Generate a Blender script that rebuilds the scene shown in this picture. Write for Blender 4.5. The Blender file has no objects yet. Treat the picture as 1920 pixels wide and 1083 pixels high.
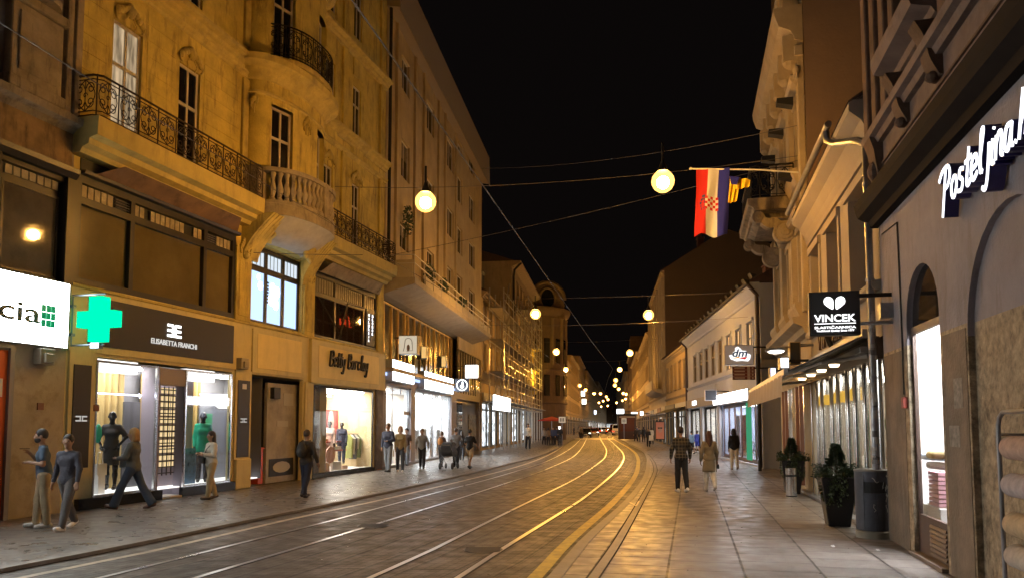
import bpy, bmesh, math, random
import numpy as np
from mathutils import Vector, Matrix
random.seed(7)
C = bpy.context.scene.collection
SC = bpy.context.scene
# ------------------------------------------------------------------ camera
FPX = 1400.0; PIT = math.atan(1400/20000); CX = 960.0; CY = 699.0; EYE = 1.85
cam = bpy.data.cameras.new('camera'); camo = bpy.data.objects.new('camera', cam); C.objects.link(camo)
camo.location = (0, 0, EYE); camo.rotation_euler = (math.pi/2 + PIT, 0, 0)
cam.sensor_width = 36; cam.lens = 36*FPX/1920; cam.shift_y = (CY-541.5)/1920; cam.clip_end = 3000; cam.clip_start = 0.1
SC.camera = camo
# ------------------------------------------------------------------ world (night)
w = bpy.data.worlds.new('World'); SC.world = w; w.use_nodes = True
nt = w.node_tree; bg = nt.nodes['Background']
sky = nt.nodes.new('ShaderNodeTexSky'); sky.sky_type = 'NISHITA'; sky.sun_disc = False
sky.sun_elevation = math.radians(-4); sky.sun_rotation = math.radians(200)
mx = nt.nodes.new('ShaderNodeMix'); mx.data_type = 'RGBA'; mx.inputs[0].default_value = 0.9
nt.links.new(sky.outputs[0], mx.inputs[6]); mx.inputs[7].default_value = (0.1, 0.075, 0.07, 1)
nt.links.new(mx.outputs[2], bg.inputs[0]); bg.inputs[1].default_value = 0.032
SC.view_settings.view_transform = 'Standard'; SC.view_settings.look = 'None'
SC.view_settings.exposure = 0.0; SC.view_settings.gamma = 1.0
SC.render.engine = 'CYCLES'
SC.cycles.use_denoising = True
SC.cycles.max_bounces = 5; SC.cycles.diffuse_bounces = 3; SC.cycles.glossy_bounces = 3; SC.cycles.transparent_max_bounces = 12
SC.cycles.sample_clamp_indirect = 6.0; SC.cycles.caustics_reflective = False; SC.cycles.caustics_refractive = False
SODIUM = (1.0, 0.50, 0.075)
# ------------------------------------------------------------------ pixel -> place (measuring the photograph)
def ray(px, py):
    dx = (px-CX)/FPX; dv = (CY-py)/FPX
    return Vector((dx, math.cos(PIT)-dv*math.sin(PIT), math.sin(PIT)+dv*math.cos(PIT)))
def gnd(px, py, z=0.05):
    r = ray(px, py); t = (z-EYE)/r.z
    return Vector((r.x*t, r.y*t, z))
def atY(px, py, Y):
    r = ray(px, py); t = Y/r.y
    return Vector((r.x*t, Y, EYE+r.z*t))
# ------------------------------------------------------------------ frames
class Frame:
    def __init__(s, o, ang=0.0, sgn=1, k=1.0):
        s.k = k; s.o = Vector((o[0], o[1], o[2] if len(o) > 2 else 0.0)); s.a = ang; s.s = sgn
        s.x = Vector((math.cos(ang), math.sin(ang), 0)); s.y = Vector((-math.sin(ang), math.cos(ang), 0))*sgn
    def W(s, u, d, z): return s.o + s.x*u*s.k + s.y*d*s.k + Vector((0, 0, z*s.k))
WORLD = Frame((0, 0, 0))
class Facade(Frame):
    """A = near end, B = far end on plan; side 'L' or 'R' of the street. u along, d out to the street, z up"""
    def __init__(s, A, B, side, k=1.0):
        v = Vector((B[0]-A[0], B[1]-A[1])); super().__init__((A[0], A[1], 0), math.atan2(v.y, v.x), 1 if side == 'R' else -1)
        s.L = v.length/k; s.k = k
    def q(s, px, py, d=0.0):
        r = ray(px, py); n = s.y; o = s.o + n*d*s.k; c = Vector((0, 0, EYE))
        t = (o-c).dot(n)/r.dot(n); p = c + r*t
        return ((p-s.o).dot(s.x)/s.k, p.z/s.k)
    def r(s, x0, x1, yt, yb, d=0.0):
        """x0 the edge at which yt,yb were read -> u0,u1,z0,z1"""
        a = s.q(x0, yt, d); b = s.q(x0, yb, d); c = s.q(x1, yb, d)
        u0, u1 = sorted((a[0], c[0])); z0, z1 = sorted((a[1], b[1]))
        return u0, u1, z0, z1
# ------------------------------------------------------------------ tagging
def tag(o, label=None, cat=None, group=None, kind=None):
    if label: o['label'] = label
    if cat: o['category'] = cat
    if group: o['group'] = group
    if kind: o['kind'] = kind
    return o
ORG = {}
def thing(name, label, cat, F=WORLD, u=0.0, d=0.0, z=0.0, group=None, rot=0.0):
    o = bpy.data.objects.new(name, None); C.objects.link(o); o.empty_display_size = 0.3
    o.location = F.W(u, d, z); o.rotation_euler = (0, 0, F.a+rot)
    ORG[o.name] = (u, d, z, F, rot)
    return tag(o, label, cat, group)
def copy_tree(o, parent=None):
    c = o.copy(); C.objects.link(c)
    if parent: c.parent = parent
    for ch in o.children: copy_tree(ch, c)
    return c
# ------------------------------------------------------------------ mesh builder, coordinates (u, d, z) of a frame
class MB:
    def __init__(s, F=WORLD): s.v = []; s.f = []; s.F = F; s.uv = None
    def add(s, vs, fs):
        n = len(s.v); s.v += [tuple(v) for v in vs]; s.f += [tuple(i+n for i in f) for f in fs]; return s
    def box(s, u0, u1, d0, d1, z0, z1):
        return s.add([(u0,d0,z0),(u1,d0,z0),(u1,d1,z0),(u0,d1,z0),(u0,d0,z1),(u1,d0,z1),(u1,d1,z1),(u0,d1,z1)],
                     [(0,3,2,1),(4,5,6,7),(0,1,5,4),(1,2,6,5),(2,3,7,6),(3,0,4,7)])
    def quad(s, *p): return s.add(p, [tuple(range(len(p)))])
    def prism(s, prof, u0, u1):
        """profile in (d,z), extruded along u"""
        n = len(prof); vs = [(u0, a, b) for a, b in prof]+[(u1, a, b) for a, b in prof]
        return s.add(vs, [tuple(range(n)), tuple(range(2*n-1, n-1, -1))]+[(i, (i+1)%n, n+(i+1)%n, n+i) for i in range(n)])
    def slab(s, poly, z0, z1):
        """polygon in (u,d), extruded up"""
        n = len(poly); vs = [(a, b, z0) for a, b in poly]+[(a, b, z1) for a, b in poly]
        return s.add(vs, [tuple(range(n)), tuple(range(2*n-1, n-1, -1))]+[(i, (i+1)%n, n+(i+1)%n, n+i) for i in range(n)])
    def plate(s, poly, d0, d1):
        """polygon in (u,z), extruded along d"""
        n = len(poly); vs = [(a, d0, b) for a, b in poly]+[(a, d1, b) for a, b in poly]
        return s.add(vs, [tuple(range(n)), tuple(range(2*n-1, n-1, -1))]+[(i, (i+1)%n, n+(i+1)%n, n+i) for i in range(n)])
    def tube(s, pts, r, n=6, r2=None):
        P = [Vector(p) for p in pts]; m = len(P); rings = []; a = None
        for i, p in enumerate(P):
            t = (P[min(i+1, m-1)]-P[max(i-1, 0)])
            if t.length < 1e-9: t = Vector((0, 0, 1))
            t.normalize()
            if a is not None: a = a-t*a.dot(t)
            if a is None or a.length < 1e-4: a = t.cross(Vector((0, 0, 1)) if abs(t.z) < 0.9 else Vector((1, 0, 0)))
            a.normalize(); b = t.cross(a)
            rr = r if r2 is None else r+(r2-r)*i/(m-1)
            rings.append([p+(a*math.cos(k*2*math.pi/n)+b*math.sin(k*2*math.pi/n))*rr for k in range(n)])
        vs = [v for q in rings for v in q]; fs = []
        for i in range(m-1):
            for k in range(n): fs.append((i*n+k, i*n+(k+1)%n, (i+1)*n+(k+1)%n, (i+1)*n+k))
        fs.append(tuple(range(n))[::-1]); fs.append(tuple((m-1)*n+k for k in range(n)))
        return s.add(vs, fs)
    def lathe(s, prof, c=(0, 0), n=16, z0=0.0):
        """profile (r,z)"""
        vs = []; fs = []; m = len(prof)
        for r, z in prof:
            for k in range(n): vs.append((c[0]+r*math.cos(2*math.pi*k/n), c[1]+r*math.sin(2*math.pi*k/n), z0+z))
        for i in range(m-1):
            for k in range(n): fs.append((i*n+k, i*n+(k+1)%n, (i+1)*n+(k+1)%n, (i+1)*n+k))
        if prof[0][0] > 1e-6: fs.append(tuple(range(n))[::-1])
        if prof[-1][0] > 1e-6: fs.append(tuple((m-1)*n+k for k in range(n)))
        return s.add(vs, fs)
    def ell(s, c, r, n=12, m=8):
        vs = []; fs = []
        for i in range(m+1):
            th = math.pi*i/m
            for k in range(n):
                ph = 2*math.pi*k/n
                vs.append((c[0]+r[0]*math.sin(th)*math.cos(ph), c[1]+r[1]*math.sin(th)*math.sin(ph), c[2]+r[2]*math.cos(th)))
        for i in range(m):
            for k in range(n): fs.append((i*n+k, (i+1)*n+k, (i+1)*n+(k+1)%n, i*n+(k+1)%n))
        return s.add(vs, fs)
    def build(s, name, mat, parent=None, smooth=False, bevel=0.0, weld=True):
        F = s.F
        if parent is not None:
            k = parent
            while k.name not in ORG: k = k.parent
            u0, d0, z0, F2, rot = ORG[k.name]
        else:
            a = np.array(s.v); u0, d0 = (a[:, 0].min()+a[:, 0].max())/2, (a[:, 1].min()+a[:, 1].max())/2; z0 = a[:, 2].min(); rot = 0
        me = bpy.data.meshes.new(name)
        me.from_pydata([((v[0]-u0)*F.k, F.s*(v[1]-d0)*F.k, (v[2]-z0)*F.k) for v in s.v], [], s.f)
        me.validate()
        if s.uv:
            lay = me.uv_layers.new(name='UVMap')
            for l in me.loops: lay.data[l.index].uv = s.uv[l.vertex_index]
        bm = bmesh.new(); bm.from_mesh(me)
        if weld and not s.uv: bmesh.ops.remove_doubles(bm, verts=bm.verts, dist=1e-5)
        bmesh.ops.recalc_face_normals(bm, faces=bm.faces)
        if bevel > 0:
            try: bmesh.ops.bevel(bm, geom=list(bm.edges), offset=bevel, segments=1, affect='EDGES', clamp_overlap=True)
            except Exception: pass
        bm.to_mesh(me); bm.free()
        if smooth:
            me.polygons.foreach_set('use_smooth', [True]*len(me.polygons))
            if smooth != 2 and hasattr(me, 'set_sharp_from_angle'): me.set_sharp_from_angle(angle=math.radians(42))
        o = bpy.data.objects.new(name, me); C.objects.link(o)
        if mat: me.materials.append(mat)
        if parent is not None:
            o.parent = parent
            if rot: o.rotation_euler = (0, 0, 0)
        else:
            o.location = F.W(u0, d0, z0); o.rotation_euler = (0, 0, F.a)
        return o
def wall(mb, u0, u1, z0, z1, holes, d=0.0, rev=0.3):
    """wall sheet at d with rectangular holes and their reveals"""
    us = sorted({u0, u1, *[h[0] for h in holes], *[h[1] for h in holes]}); zs = sorted({z0, z1, *[h[2] for h in holes], *[h[3] for h in holes]})
    us = [u for u in us if u0 <= u <= u1]; zs = [z for z in zs if z0 <= z <= z1]
    for i in range(len(us)-1):
        for j in range(len(zs)-1):
            cu = (us[i]+us[i+1])/2; cz = (zs[j]+zs[j+1])/2
            if any(h[0] < cu < h[1] and h[2] < cz < h[3] for h in holes): continue
            mb.quad((us[i], d, zs[j]), (us[i+1], d, zs[j]), (us[i+1], d, zs[j+1]), (us[i], d, zs[j+1]))
    for a, b, c, e in holes:
        mb.quad((a, d, c), (a, d-rev, c), (a, d-rev, e), (a, d, e)); mb.quad((b, d, c), (b, d-rev, c), (b, d-rev, e), (b, d, e))
        mb.quad((a, d, e), (b, d, e), (b, d-rev, e), (a, d-rev, e)); mb.quad((a, d, c), (b, d, c), (b, d-rev, c), (a, d-rev, c))
def hull(mb, u0, u1, z0, z1, d=0.0, deep=9.0):
    """sides, back and top of a building behind its front sheet"""
    mb.quad((u0, d, z0), (u0, d-deep, z0), (u0, d-deep, z1), (u0, d, z1)); mb.quad((u1, d, z0), (u1, d-deep, z0), (u1, d-deep, z1), (u1, d, z1))
    mb.quad((u0, d-deep, z0), (u1, d-deep, z0), (u1, d-deep, z1), (u0, d-deep, z1)); mb.quad((u0, d, z1), (u1, d, z1), (u1, d-deep, z1), (u0, d-deep, z1))
# ------------------------------------------------------------------ materials
MATS = {}
def mat(name, col, rough=0.8, metal=0.0, n=0.0, ns=3.0, bump=0.0, bs=30.0, stain=0.0, scol=None, emit=0.0, ecol=None, spec=0.5, streak=False):
    if name in MATS: return MATS[name]
    m = bpy.data.materials.new(name); m.use_nodes = True; t = m.node_tree; b = t.nodes['Principled BSDF']; L = t.links.new
    b.inputs['Base Color'].default_value = (*col, 1); b.inputs['Roughness'].default_value = rough; b.inputs['Metallic'].default_value = metal
    b.inputs['Specular IOR Level'].default_value = spec
    src = None
    if n or bump or stain:
        g = t.nodes.new('ShaderNodeNewGeometry')
    if n or stain:
        a = t.nodes.new('ShaderNodeTexNoise'); a.inputs['Scale'].default_value = ns; a.inputs['Detail'].default_value = 7; a.inputs['Roughness'].default_value = 0.65
        L(g.outputs['Position'], a.inputs['Vector'])
        r = t.nodes.new('ShaderNodeMapRange'); r.inputs[1].default_value = 0.3; r.inputs[2].default_value = 0.7; r.inputs[3].default_value = 1-n; r.inputs[4].default_value = 1+n*0.6
        L(a.outputs[0], r.inputs[0])
        h = t.nodes.new('ShaderNodeVectorMath'); h.operation = 'SCALE'; h.inputs[0].default_value = col; L(r.outputs[0], h.inputs['Scale']); src = h.outputs[0]
        if stain:
            mp = t.nodes.new('ShaderNodeMapping'); mp.inputs['Scale'].default_value = (1.6, 1.6, 0.35) if streak else (0.8, 0.8, 0.8); L(g.outputs['Position'], mp.inputs[0])
            a2 = t.nodes.new('ShaderNodeTexNoise'); a2.inputs['Scale'].default_value = 2.2; a2.inputs['Detail'].default_value = 9; a2.inputs['Roughness'].default_value = 0.7; L(mp.outputs[0], a2.inputs['Vector'])
            r2 = t.nodes.new('ShaderNodeMapRange'); r2.inputs[1].default_value = 0.52; r2.inputs[2].default_value = 0.68; r2.inputs[4].default_value = stain; L(a2.outputs[0], r2.inputs[0])
            k = t.nodes.new('ShaderNodeMix'); k.data_type = 'RGBA'; L(r2.outputs[0], k.inputs[0]); L(src, k.inputs[6]); k.inputs[7].default_value = (*(scol or tuple(c*0.35 for c in col)), 1); src = k.outputs[2]
        L(src, b.inputs['Base Color'])
        rr = t.nodes.new('ShaderNodeMapRange'); rv = min(.12, rough*.45); rr.inputs[3].default_value = max(0.02, rough-rv); rr.inputs[4].default_value = min(1, rough+rv); L(a.outputs[0], rr.inputs[0]); L(rr.outputs[0], b.inputs['Roughness'])
    if bump:
        a3 = t.nodes.new('ShaderNodeTexNoise'); a3.inputs['Scale'].default_value = bs; a3.inputs['Detail'].default_value = 6; L(g.outputs['Position'], a3.inputs['Vector'])
        bb = t.nodes.new('ShaderNodeBump'); bb.inputs['Strength'].default_value = bump; bb.inputs['Distance'].default_value = 0.02; L(a3.outputs[0], bb.inputs['Height']); L(bb.outputs[0], b.inputs['Normal'])
    if emit:
        b.inputs['Emission Color'].default_value = (*(ecol or col), 1); b.inputs['Emission Strength'].default_value = emit
    MATS[name] = m; return m
def glass(name, tint=(1, 1, 1), opaq=0.06, col=(0.02, 0.02, 0.02), rough=0.03, refl=1.0):
    if name in MATS: return MATS[name]
    m = bpy.data.materials.new(name); m.use_nodes = True; t = m.node_tree; L = t.links.new; t.nodes.remove(t.nodes['Principled BSDF']); out = t.nodes['Material Output']
    tr = t.nodes.new('ShaderNodeBsdfTransparent'); tr.inputs[0].default_value = (*tint, 1)
    df = t.nodes.new('ShaderNodeBsdfDiffuse'); df.inputs[0].default_value = (*col, 1)
    gl = t.nodes.new('ShaderNodeBsdfGlossy'); gl.inputs['Roughness'].default_value = rough
    m1 = t.nodes.new('ShaderNodeMixShader'); m1.inputs[0].default_value = opaq; L(tr.outputs[0], m1.inputs[1]); L(df.outputs[0], m1.inputs[2])
    lw = t.nodes.new('ShaderNodeLayerWeight'); lw.inputs[0].default_value = 0.5
    pw = t.nodes.new('ShaderNodeMath'); pw.operation = 'POWER'; pw.inputs[1].default_value = 4.0; L(lw.outputs['Facing'], pw.inputs[0])
    mu = t.nodes.new('ShaderNodeMath'); mu.operation = 'MULTIPLY_ADD'; mu.inputs[1].default_value = 0.8*refl; mu.inputs[2].default_value = 0.04; L(pw.outputs[0], mu.inputs[0])
    m2 = t.nodes.new('ShaderNodeMixShader'); L(mu.outputs[0], m2.inputs[0]); L(m1.outputs[0], m2.inputs[1]); L(gl.outputs[0], m2.inputs[2])
    L(m2.outputs[0], out.inputs[0]); MATS[name] = m; return m
def glow(name, col, s):
    if name in MATS: return MATS[name]
    m = bpy.data.materials.new(name); m.use_nodes = True; t = m.node_tree; t.nodes.remove(t.nodes['Principled BSDF'])
    e = t.nodes.new('ShaderNodeEmission'); e.inputs[0].default_value = (*col, 1); e.inputs[1].default_value = s
    t.links.new(e.outputs[0], t.nodes['Material Output'].inputs[0]); MATS[name] = m; return m
def bricks(name, c1, c2, mortar, bw, rh, msz, off=0.5, rough=0.5, fine=None, n=0.3, polish=0.0, bump=0.5):
    """paving laid out in the sheet's own (along, across) metres"""
    m = bpy.data.materials.new(name); m.use_nodes = True; t = m.node_tree; b = t.nodes['Principled BSDF']; L = t.links.new; b.inputs['Specular IOR Level'].default_value = 0.35
    uv = t.nodes.new('ShaderNodeUVMap'); uv.uv_map = 'UVMap'
    k = t.nodes.new('ShaderNodeTexBrick'); k.offset = off; k.inputs['Scale'].default_value = 1; k.inputs['Brick Width'].default_value = bw; k.inputs['Row Height'].default_value = rh
    k.inputs['Mortar Size'].default_value = msz; k.inputs['Mortar Smooth'].default_value = 0.3; k.inputs['Color1'].default_value = (*c1, 1); k.inputs['Color2'].default_value = (*c2, 1); k.inputs['Mortar'].default_value = (*mortar, 1)
    L(uv.outputs[0], k.inputs[0]); src = k.outputs[0]; hgt = k.outputs['Fac']
    if fine:
        k2 = t.nodes.new('ShaderNodeTexBrick'); k2.offset = 0.0; k2.inputs['Scale'].default_value = 1; k2.inputs['Brick Width'].default_value = fine[0]; k2.inputs['Row Height'].default_value = fine[1]
        k2.inputs['Mortar Size'].default_value = fine[2]; k2.inputs['Mortar Smooth'].default_value = 0.5
        k2.inputs['Color1'].default_value = (1, 1, 1, 1); k2.inputs['Color2'].default_value = (.82, .82, .82, 1); k2.inputs['Mortar'].default_value = (.3, .3, .3, 1); L(uv.outputs[0], k2.inputs[0])
        mm = t.nodes.new('ShaderNodeMix'); mm.data_type = 'RGBA'; mm.blend_type = 'MULTIPLY'; mm.inputs[0].default_value = 1; L(src, mm.inputs[6]); L(k2.outputs[0], mm.inputs[7]); src = mm.outputs[2]
        ad = t.nodes.new('ShaderNodeMath'); ad.operation = 'MAXIMUM'; L(hgt, ad.inputs[0]); L(k2.outputs['Fac'], ad.inputs[1]); hgt = ad.outputs[0]
    g = t.nodes.new('ShaderNodeNewGeometry')
    a = t.nodes.new('ShaderNodeTexNoise'); a.inputs['Scale'].default_value = 0.9; a.inputs['Detail'].default_value = 10; a.inputs['Roughness'].default_value = 0.7; L(g.outputs['Position'], a.inputs['Vector'])
    r = t.nodes.new('ShaderNodeMapRange'); r.inputs[1].default_value = 0.3; r.inputs[2].default_value = 0.7; r.inputs[3].default_value = 1-n; r.inputs[4].default_value = 1+n; L(a.outputs[0], r.inputs[0])
    h = t.nodes.new('ShaderNodeVectorMath'); h.operation = 'SCALE'; L(src, h.inputs[0]); L(r.outputs[0], h.inputs['Scale']); L(h.outputs[0], b.inputs['Base Color'])
    a2 = t.nodes.new('ShaderNodeTexNoise'); a2.inputs['Scale'].default_value = 3.5; a2.inputs['Detail'].default_value = 5; L(g.outputs['Position'], a2.inputs['Vector'])
    rr = t.nodes.new('ShaderNodeMapRange'); rr.inputs[1].default_value = 0.35; rr.inputs[2].default_value = 0.65; rr.inputs[3].default_value = rough-0.13; rr.inputs[4].default_value = rough+0.12; L(a2.outputs[0], rr.inputs[0]); ro = rr.outputs[0]
    if polish:
        vo = t.nodes.new('ShaderNodeTexVoronoi'); vo.inputs['Scale'].default_value = 3.0; L(g.outputs['Position'], vo.inputs['Vector'])
        lt = t.nodes.new('ShaderNodeMath'); lt.operation = 'LESS_THAN'; lt.inputs[1].default_value = polish; L(vo.outputs['Distance'], lt.inputs[0])
        mr = t.nodes.new('ShaderNodeMix'); mr.data_type = 'FLOAT'; L(lt.outputs[0], mr.inputs[0]); L(ro, mr.inputs[2]); mr.inputs[3].default_value = 0.16; ro = mr.outputs[0]
    L(ro, b.inputs['Roughness'])
    nz = t.nodes.new('ShaderNodeTexNoise'); nz.inputs['Scale'].default_value = 14; nz.inputs['Detail'].default_value = 4; L(g.outputs['Position'], nz.inputs['Vector'])
    su = t.nodes.new('ShaderNodeMath'); su.operation = 'MULTIPLY_ADD'; su.inputs[1].default_value = 0.10; L(nz.outputs[0], su.inputs[0])
    ng = t.nodes.new('ShaderNodeMath'); ng.operation = 'MULTIPLY'; ng.inputs[1].default_value = -1; L(hgt, ng.inputs[0]); L(ng.outputs[0], su.inputs[2])
    bb = t.nodes.new('ShaderNodeBump'); bb.inputs['Strength'].default_value = bump; bb.inputs['Distance'].default_value = 0.01; L(su.outputs[0], bb.inputs['Height']); L(bb.outputs[0], b.inputs['Normal'])
    return m
# ------------------------------------------------------------------ lettering: text set in the built-in face, turned into mesh
def text_mesh(txt, size=1.0, ext=0.02, shear=0.0, bold=0.0, sx=1.0, space=1.0):
    cu = bpy.data.curves.new('t', 'FONT'); cu.body = txt; cu.size = size; cu.extrude = ext; cu.shear = shear; cu.offset = bold; cu.space_character = space; cu.align_x = 'CENTER'; cu.align_y = 'CENTER'; cu.resolution_u = 3
    o = bpy.data.objects.new('t', cu); C.objects.link(o); dg = bpy.context.evaluated_depsgraph_get(); dg.update()
    me = bpy.data.meshes.new_from_object(o.evaluated_get(dg)); bpy.data.objects.remove(o); bpy.data.curves.remove(cu)
    v = [Vector(x.co) for x in me.vertices]; f = [tuple(p.vertices) for p in me.polygons]; bpy.data.meshes.remove(me)
    for x in v: x.x *= sx
    return v, f
def letter(mb, txt, cu, cz, d, wid, hei, mirror=False, vertical=False, face='d', ext=0.02, **k):
    """lettering centred at (cu,cz) filling wid x hei in (u,z), facing out at depth d; face='u': facing -u with width along d"""
    v, f = text_mesh(txt, 1.0, ext=0.5, **k)
    xs = [p.x for p in v]; ys = [p.y for p in v]; W_, H_ = max(xs)-min(xs), max(ys)-min(ys); x0, y0 = (max(xs)+min(xs))/2, (max(ys)+min(ys))/2
    mi = -1 if (mb.F.s == 1 and mb.F is not WORLD) != mirror else 1
    if face == 'd': vs = [(cu+mi*(p.x-x0)/W_*wid, d+p.z*ext*2, cz+(p.y-y0)/H_*hei) for p in v]
    else: vs = [(cu-p.z*ext*2, d+mi*(p.x-x0)/W_*wid, cz+(p.y-y0)/H_*hei) for p in v]
    return mb.add(vs, f)
# ================================================================== street layout (plan positions)
def lineAB(p, q, t0, t1):
    d = (q-p); L = d.length; d /= L
    return (p+d*t0), (p+d*t1)
_a = gnd(144, 956); _b = gnd(701, 881.5); dL = (_b-_a).normalized()
LA = _a-dL*7.0; LN = math.hypot(*(LA.xy))
FL = Facade(LA, LA+dL*40, 'L')                      # left frontage, near stretch
_c = gnd(1702.5, 1030); dR = Vector((0.240, 1, 0)).normalized()
RA = _c-dR*9.0
FR = Facade(RA, RA+dR*30, 'R')                      # right frontage, near stretch
def usol(F, px, z=2.0):
    """u where the vertical through pixel column px meets facade F"""
    return F.q(px, CY-(CY-797), 0)[0]
uL = lambda px: FL.q(px, 797)[0]
uR = lambda px: FR.q(px, 797)[0]
def turn(P, vp, pxend, px_at=None):
    '''point where the line from P toward vanishing column vp meets pixel column pxend'''
    sl = (vp-CX)/FPX; a = (pxend-CX)/FPX*math.cos(PIT); Y = (P.x-sl*P.y)/(a-sl); return Vector((P.x+sl*(Y-P.y), Y, 0))
GY0 = FL.W(22.28, 0, 0); PL0 = turn(GY0, 1145, 902)      # grey building runs from GY0 to PL0
FY = Facade(GY0, PL0, 'L'); GRAYEND = 36.0
def XG(u):
    p = FL.W(u, 0, EYE); return FY.q(CX+FPX*p.x/(p.y*math.cos(PIT)), 797)[0]
def xy(px, Y): return Vector(((px-CX)/FPX*Y, Y, 0))
PL1 = turn(PL0, 1142, 1001); PL2 = turn(PL1, 1240, 1052); PL3 = xy(1100, 232); PL4 = xy(1137, 520)
PR0 = FR.W(uR(1446), 0, 0)
PR1s = PR0+Vector((0.25, 0.6, 0)); PR1 = xy(1249, 67); PR2 = xy(1217, 93); PR3 = xy(1172, 235); PR4 = xy(1156, 520)
F2 = Facade(PL0, PL1, 'L', (PL1-PL0).length/32.2); F3 = Facade(PL1, PL2, 'L', (PL2-PL1).length/22.4); F4 = Facade(PL2, PL3, 'L'); F5 = Facade(PL3, PL4, 'L')
G2 = Facade(PR1s, PR1, 'R'); G3 = Facade(PR1, PR2, 'R'); G4 = Facade(PR2, PR3, 'R'); G5 = Facade(PR3, PR4, 'R')
print('LAYOUT', PL0, PL1, PL2, F2.k, F3.k, FY.L, 'x', 'LA', LA, 'gray end', GRAYEND, PL0, 'PR0', PR0, 'uR', {p: round(uR(p), 2) for p in (1900, 1774, 1703, 1655, 1512, 1446)}, 'uL', {p: round(uL(p), 2) for p in (0, 17, 118, 437, 470, 587, 717, 902)})
# ------------------------------------------------------------------ curves on the ground
def curve(pts, near=14.0, z=0.0, n=90, far=None):
    P = [gnd(x, y, z) for x, y in pts]
    if far: P += [Vector((p[0], p[1], z)) for p in far]
    d = Vector((0.25, 1, 0)).normalized(); d0 = (P[1]-P[0]).normalized(); d0 = (d0+d).normalized()
    P = [P[0]-d0*near, P[0]-d0*near*0.5]+P
    out = []
    for i in range(len(P)-1):
        p0 = P[max(i-1, 0)]; p1 = P[i]; p2 = P[i+1]; p3 = P[min(i+2, len(P)-1)]
        m1 = (p2-p0)/max((p2-p0).length, 1e-6)*(p2-p1).length*0.9; m2 = (p3-p1)/max((p3-p1).length, 1e-6)*(p2-p1).length*0.9
        k = max(3, min(24, int((p2-p1).length/1.0)))
        for j in range(k):
            t = j/k; h = (2*t**3-3*t*t+1)*p1+(t**3-2*t*t+t)*m1+(-2*t**3+3*t*t)*p2+(t**3-t*t)*m2
            out.append(h)
    out.append(P[-1]); return out
def resample(P, n):
    L = [0]
    for i in range(1, len(P)): L.append(L[-1]+(P[i]-P[i-1]).length)
    out = []; j = 0
    for k in range(n):
        s = L[-1]*(k/(n-1))
        while j < len(P)-2 and L[j+1] < s: j += 1
        t = (s-L[j])/max(L[j+1]-L[j], 1e-9); out.append(P[j].lerp(P[j+1], min(max(t, 0), 1)))
    return out
def far_pts(off):      # the street far on: parallel to the frontage, off metres from the left wall
    r = []
    for Y in (150, 200, 260, 380, 520):
        xl = PL2.x+(Y-PL2.y)*(PL3.x-PL2.x)/(232-PL2.y) if Y < 232 else PL3.x+(Y-232)*(PL4.x-PL3.x)/(520-232)
        xr = PR2.x+(Y-93)*(PR3.x-PR2.x)/(235-93) if Y < 235 else PR3.x+(Y-235)*(PR4.x-PR3.x)/(520-235)
        r.append((xl+(xr-xl)*off, Y))
    return r
KL = curve([(0,1073.7),(200,1035),(480,976),(632,945),(880,889),(960,869),(1007,856.5),(1043,842),(1066,828),(1080,820)], far=far_pts(0.16))
SL = curve([(37,1083),(325,1024),(480,987),(582,964),(680,944),(850,905),(960,877),(1011,860),(1043,844),(1072,823)], far=far_pts(0.2))
T1 = curve([(185,1083),(325,1049),(470,1012.5),(580,986),(825,921),(910,899.5),(980,879),(1020,866),(1052,851),(1075,836),(1090,822)], far=far_pts(0.28))
T2 = curve([(365,1083),(480,1049),(587,1017.5),(860,934),(940,908),(993,890.6),(1027,878),(1074,856),(1091,838),(1099,824),(1106,813)], far=far_pts(0.38))
T3 = curve([(692,1083),(800,1035),(880,995),(965,953),(1077,898),(1115,873),(1134,857),(1137,843),(1131,831),(1126,822),(1127,813)], far=far_pts(0.6))
T4 = curve([(857.5,1083),(950,1023),(1040,967.5),(1095,932.5),(1150,887.5),(1165,870),(1170,857),(1166,846),(1150,830),(1139,818)], far=far_pts(0.7))
YR = curve([(1005,1083),(1067,1015),(1146,946),(1182,906),(1194,886),(1197,872),(1197,860),(1191,848),(1178,838),(1163,829.5),(1149,819)], far=far_pts(0.8))
KR = curve([(1032,1083),(1090,1015),(1165,948),(1199,908),(1209,888),(1212,872),(1212,860),(1206,848),(1192,838),(1174,829),(1158,819)], far=far_pts(0.84))
IR = curve([(1112,1083),(1155,1020),(1200,942),(1222,900),(1229,880),(1224,864),(1212,850),(1195,840),(1177,831)], z=0.05, far=None)
def strip(name, A, B, m, nl=260, across=6, zA=0.0, zB=0.0, kind='structure', bevel=0):
    A = resample(A, nl); B = resample(B, nl); mb = MB(); mb.uv = []; s = 0; prev = None
    for i in range(nl):
        c = (A[i]+B[i])/2
        if prev is not None: s += (c-prev).length
        prev = c; wd = (B[i]-A[i]).length
        for j in range(across+1):
            t = j/across; p = A[i].lerp(B[i], t); mb.v.append((p.x, p.y, zA+(zB-zA)*t)); mb.uv.append((s, wd*t))
    n = across+1
    for i in range(nl-1):
        for j in range(across): mb.f.append((i*n+j, i*n+j+1, (i+1)*n+j+1, (i+1)*n+j))
    o = mb.build(name, m); o.location.z = 0; 
    me = o.data
    z0 = min(v[2] for v in mb.v)
    o.location.z = z0
    if kind: o['kind'] = kind
    return o
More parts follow.
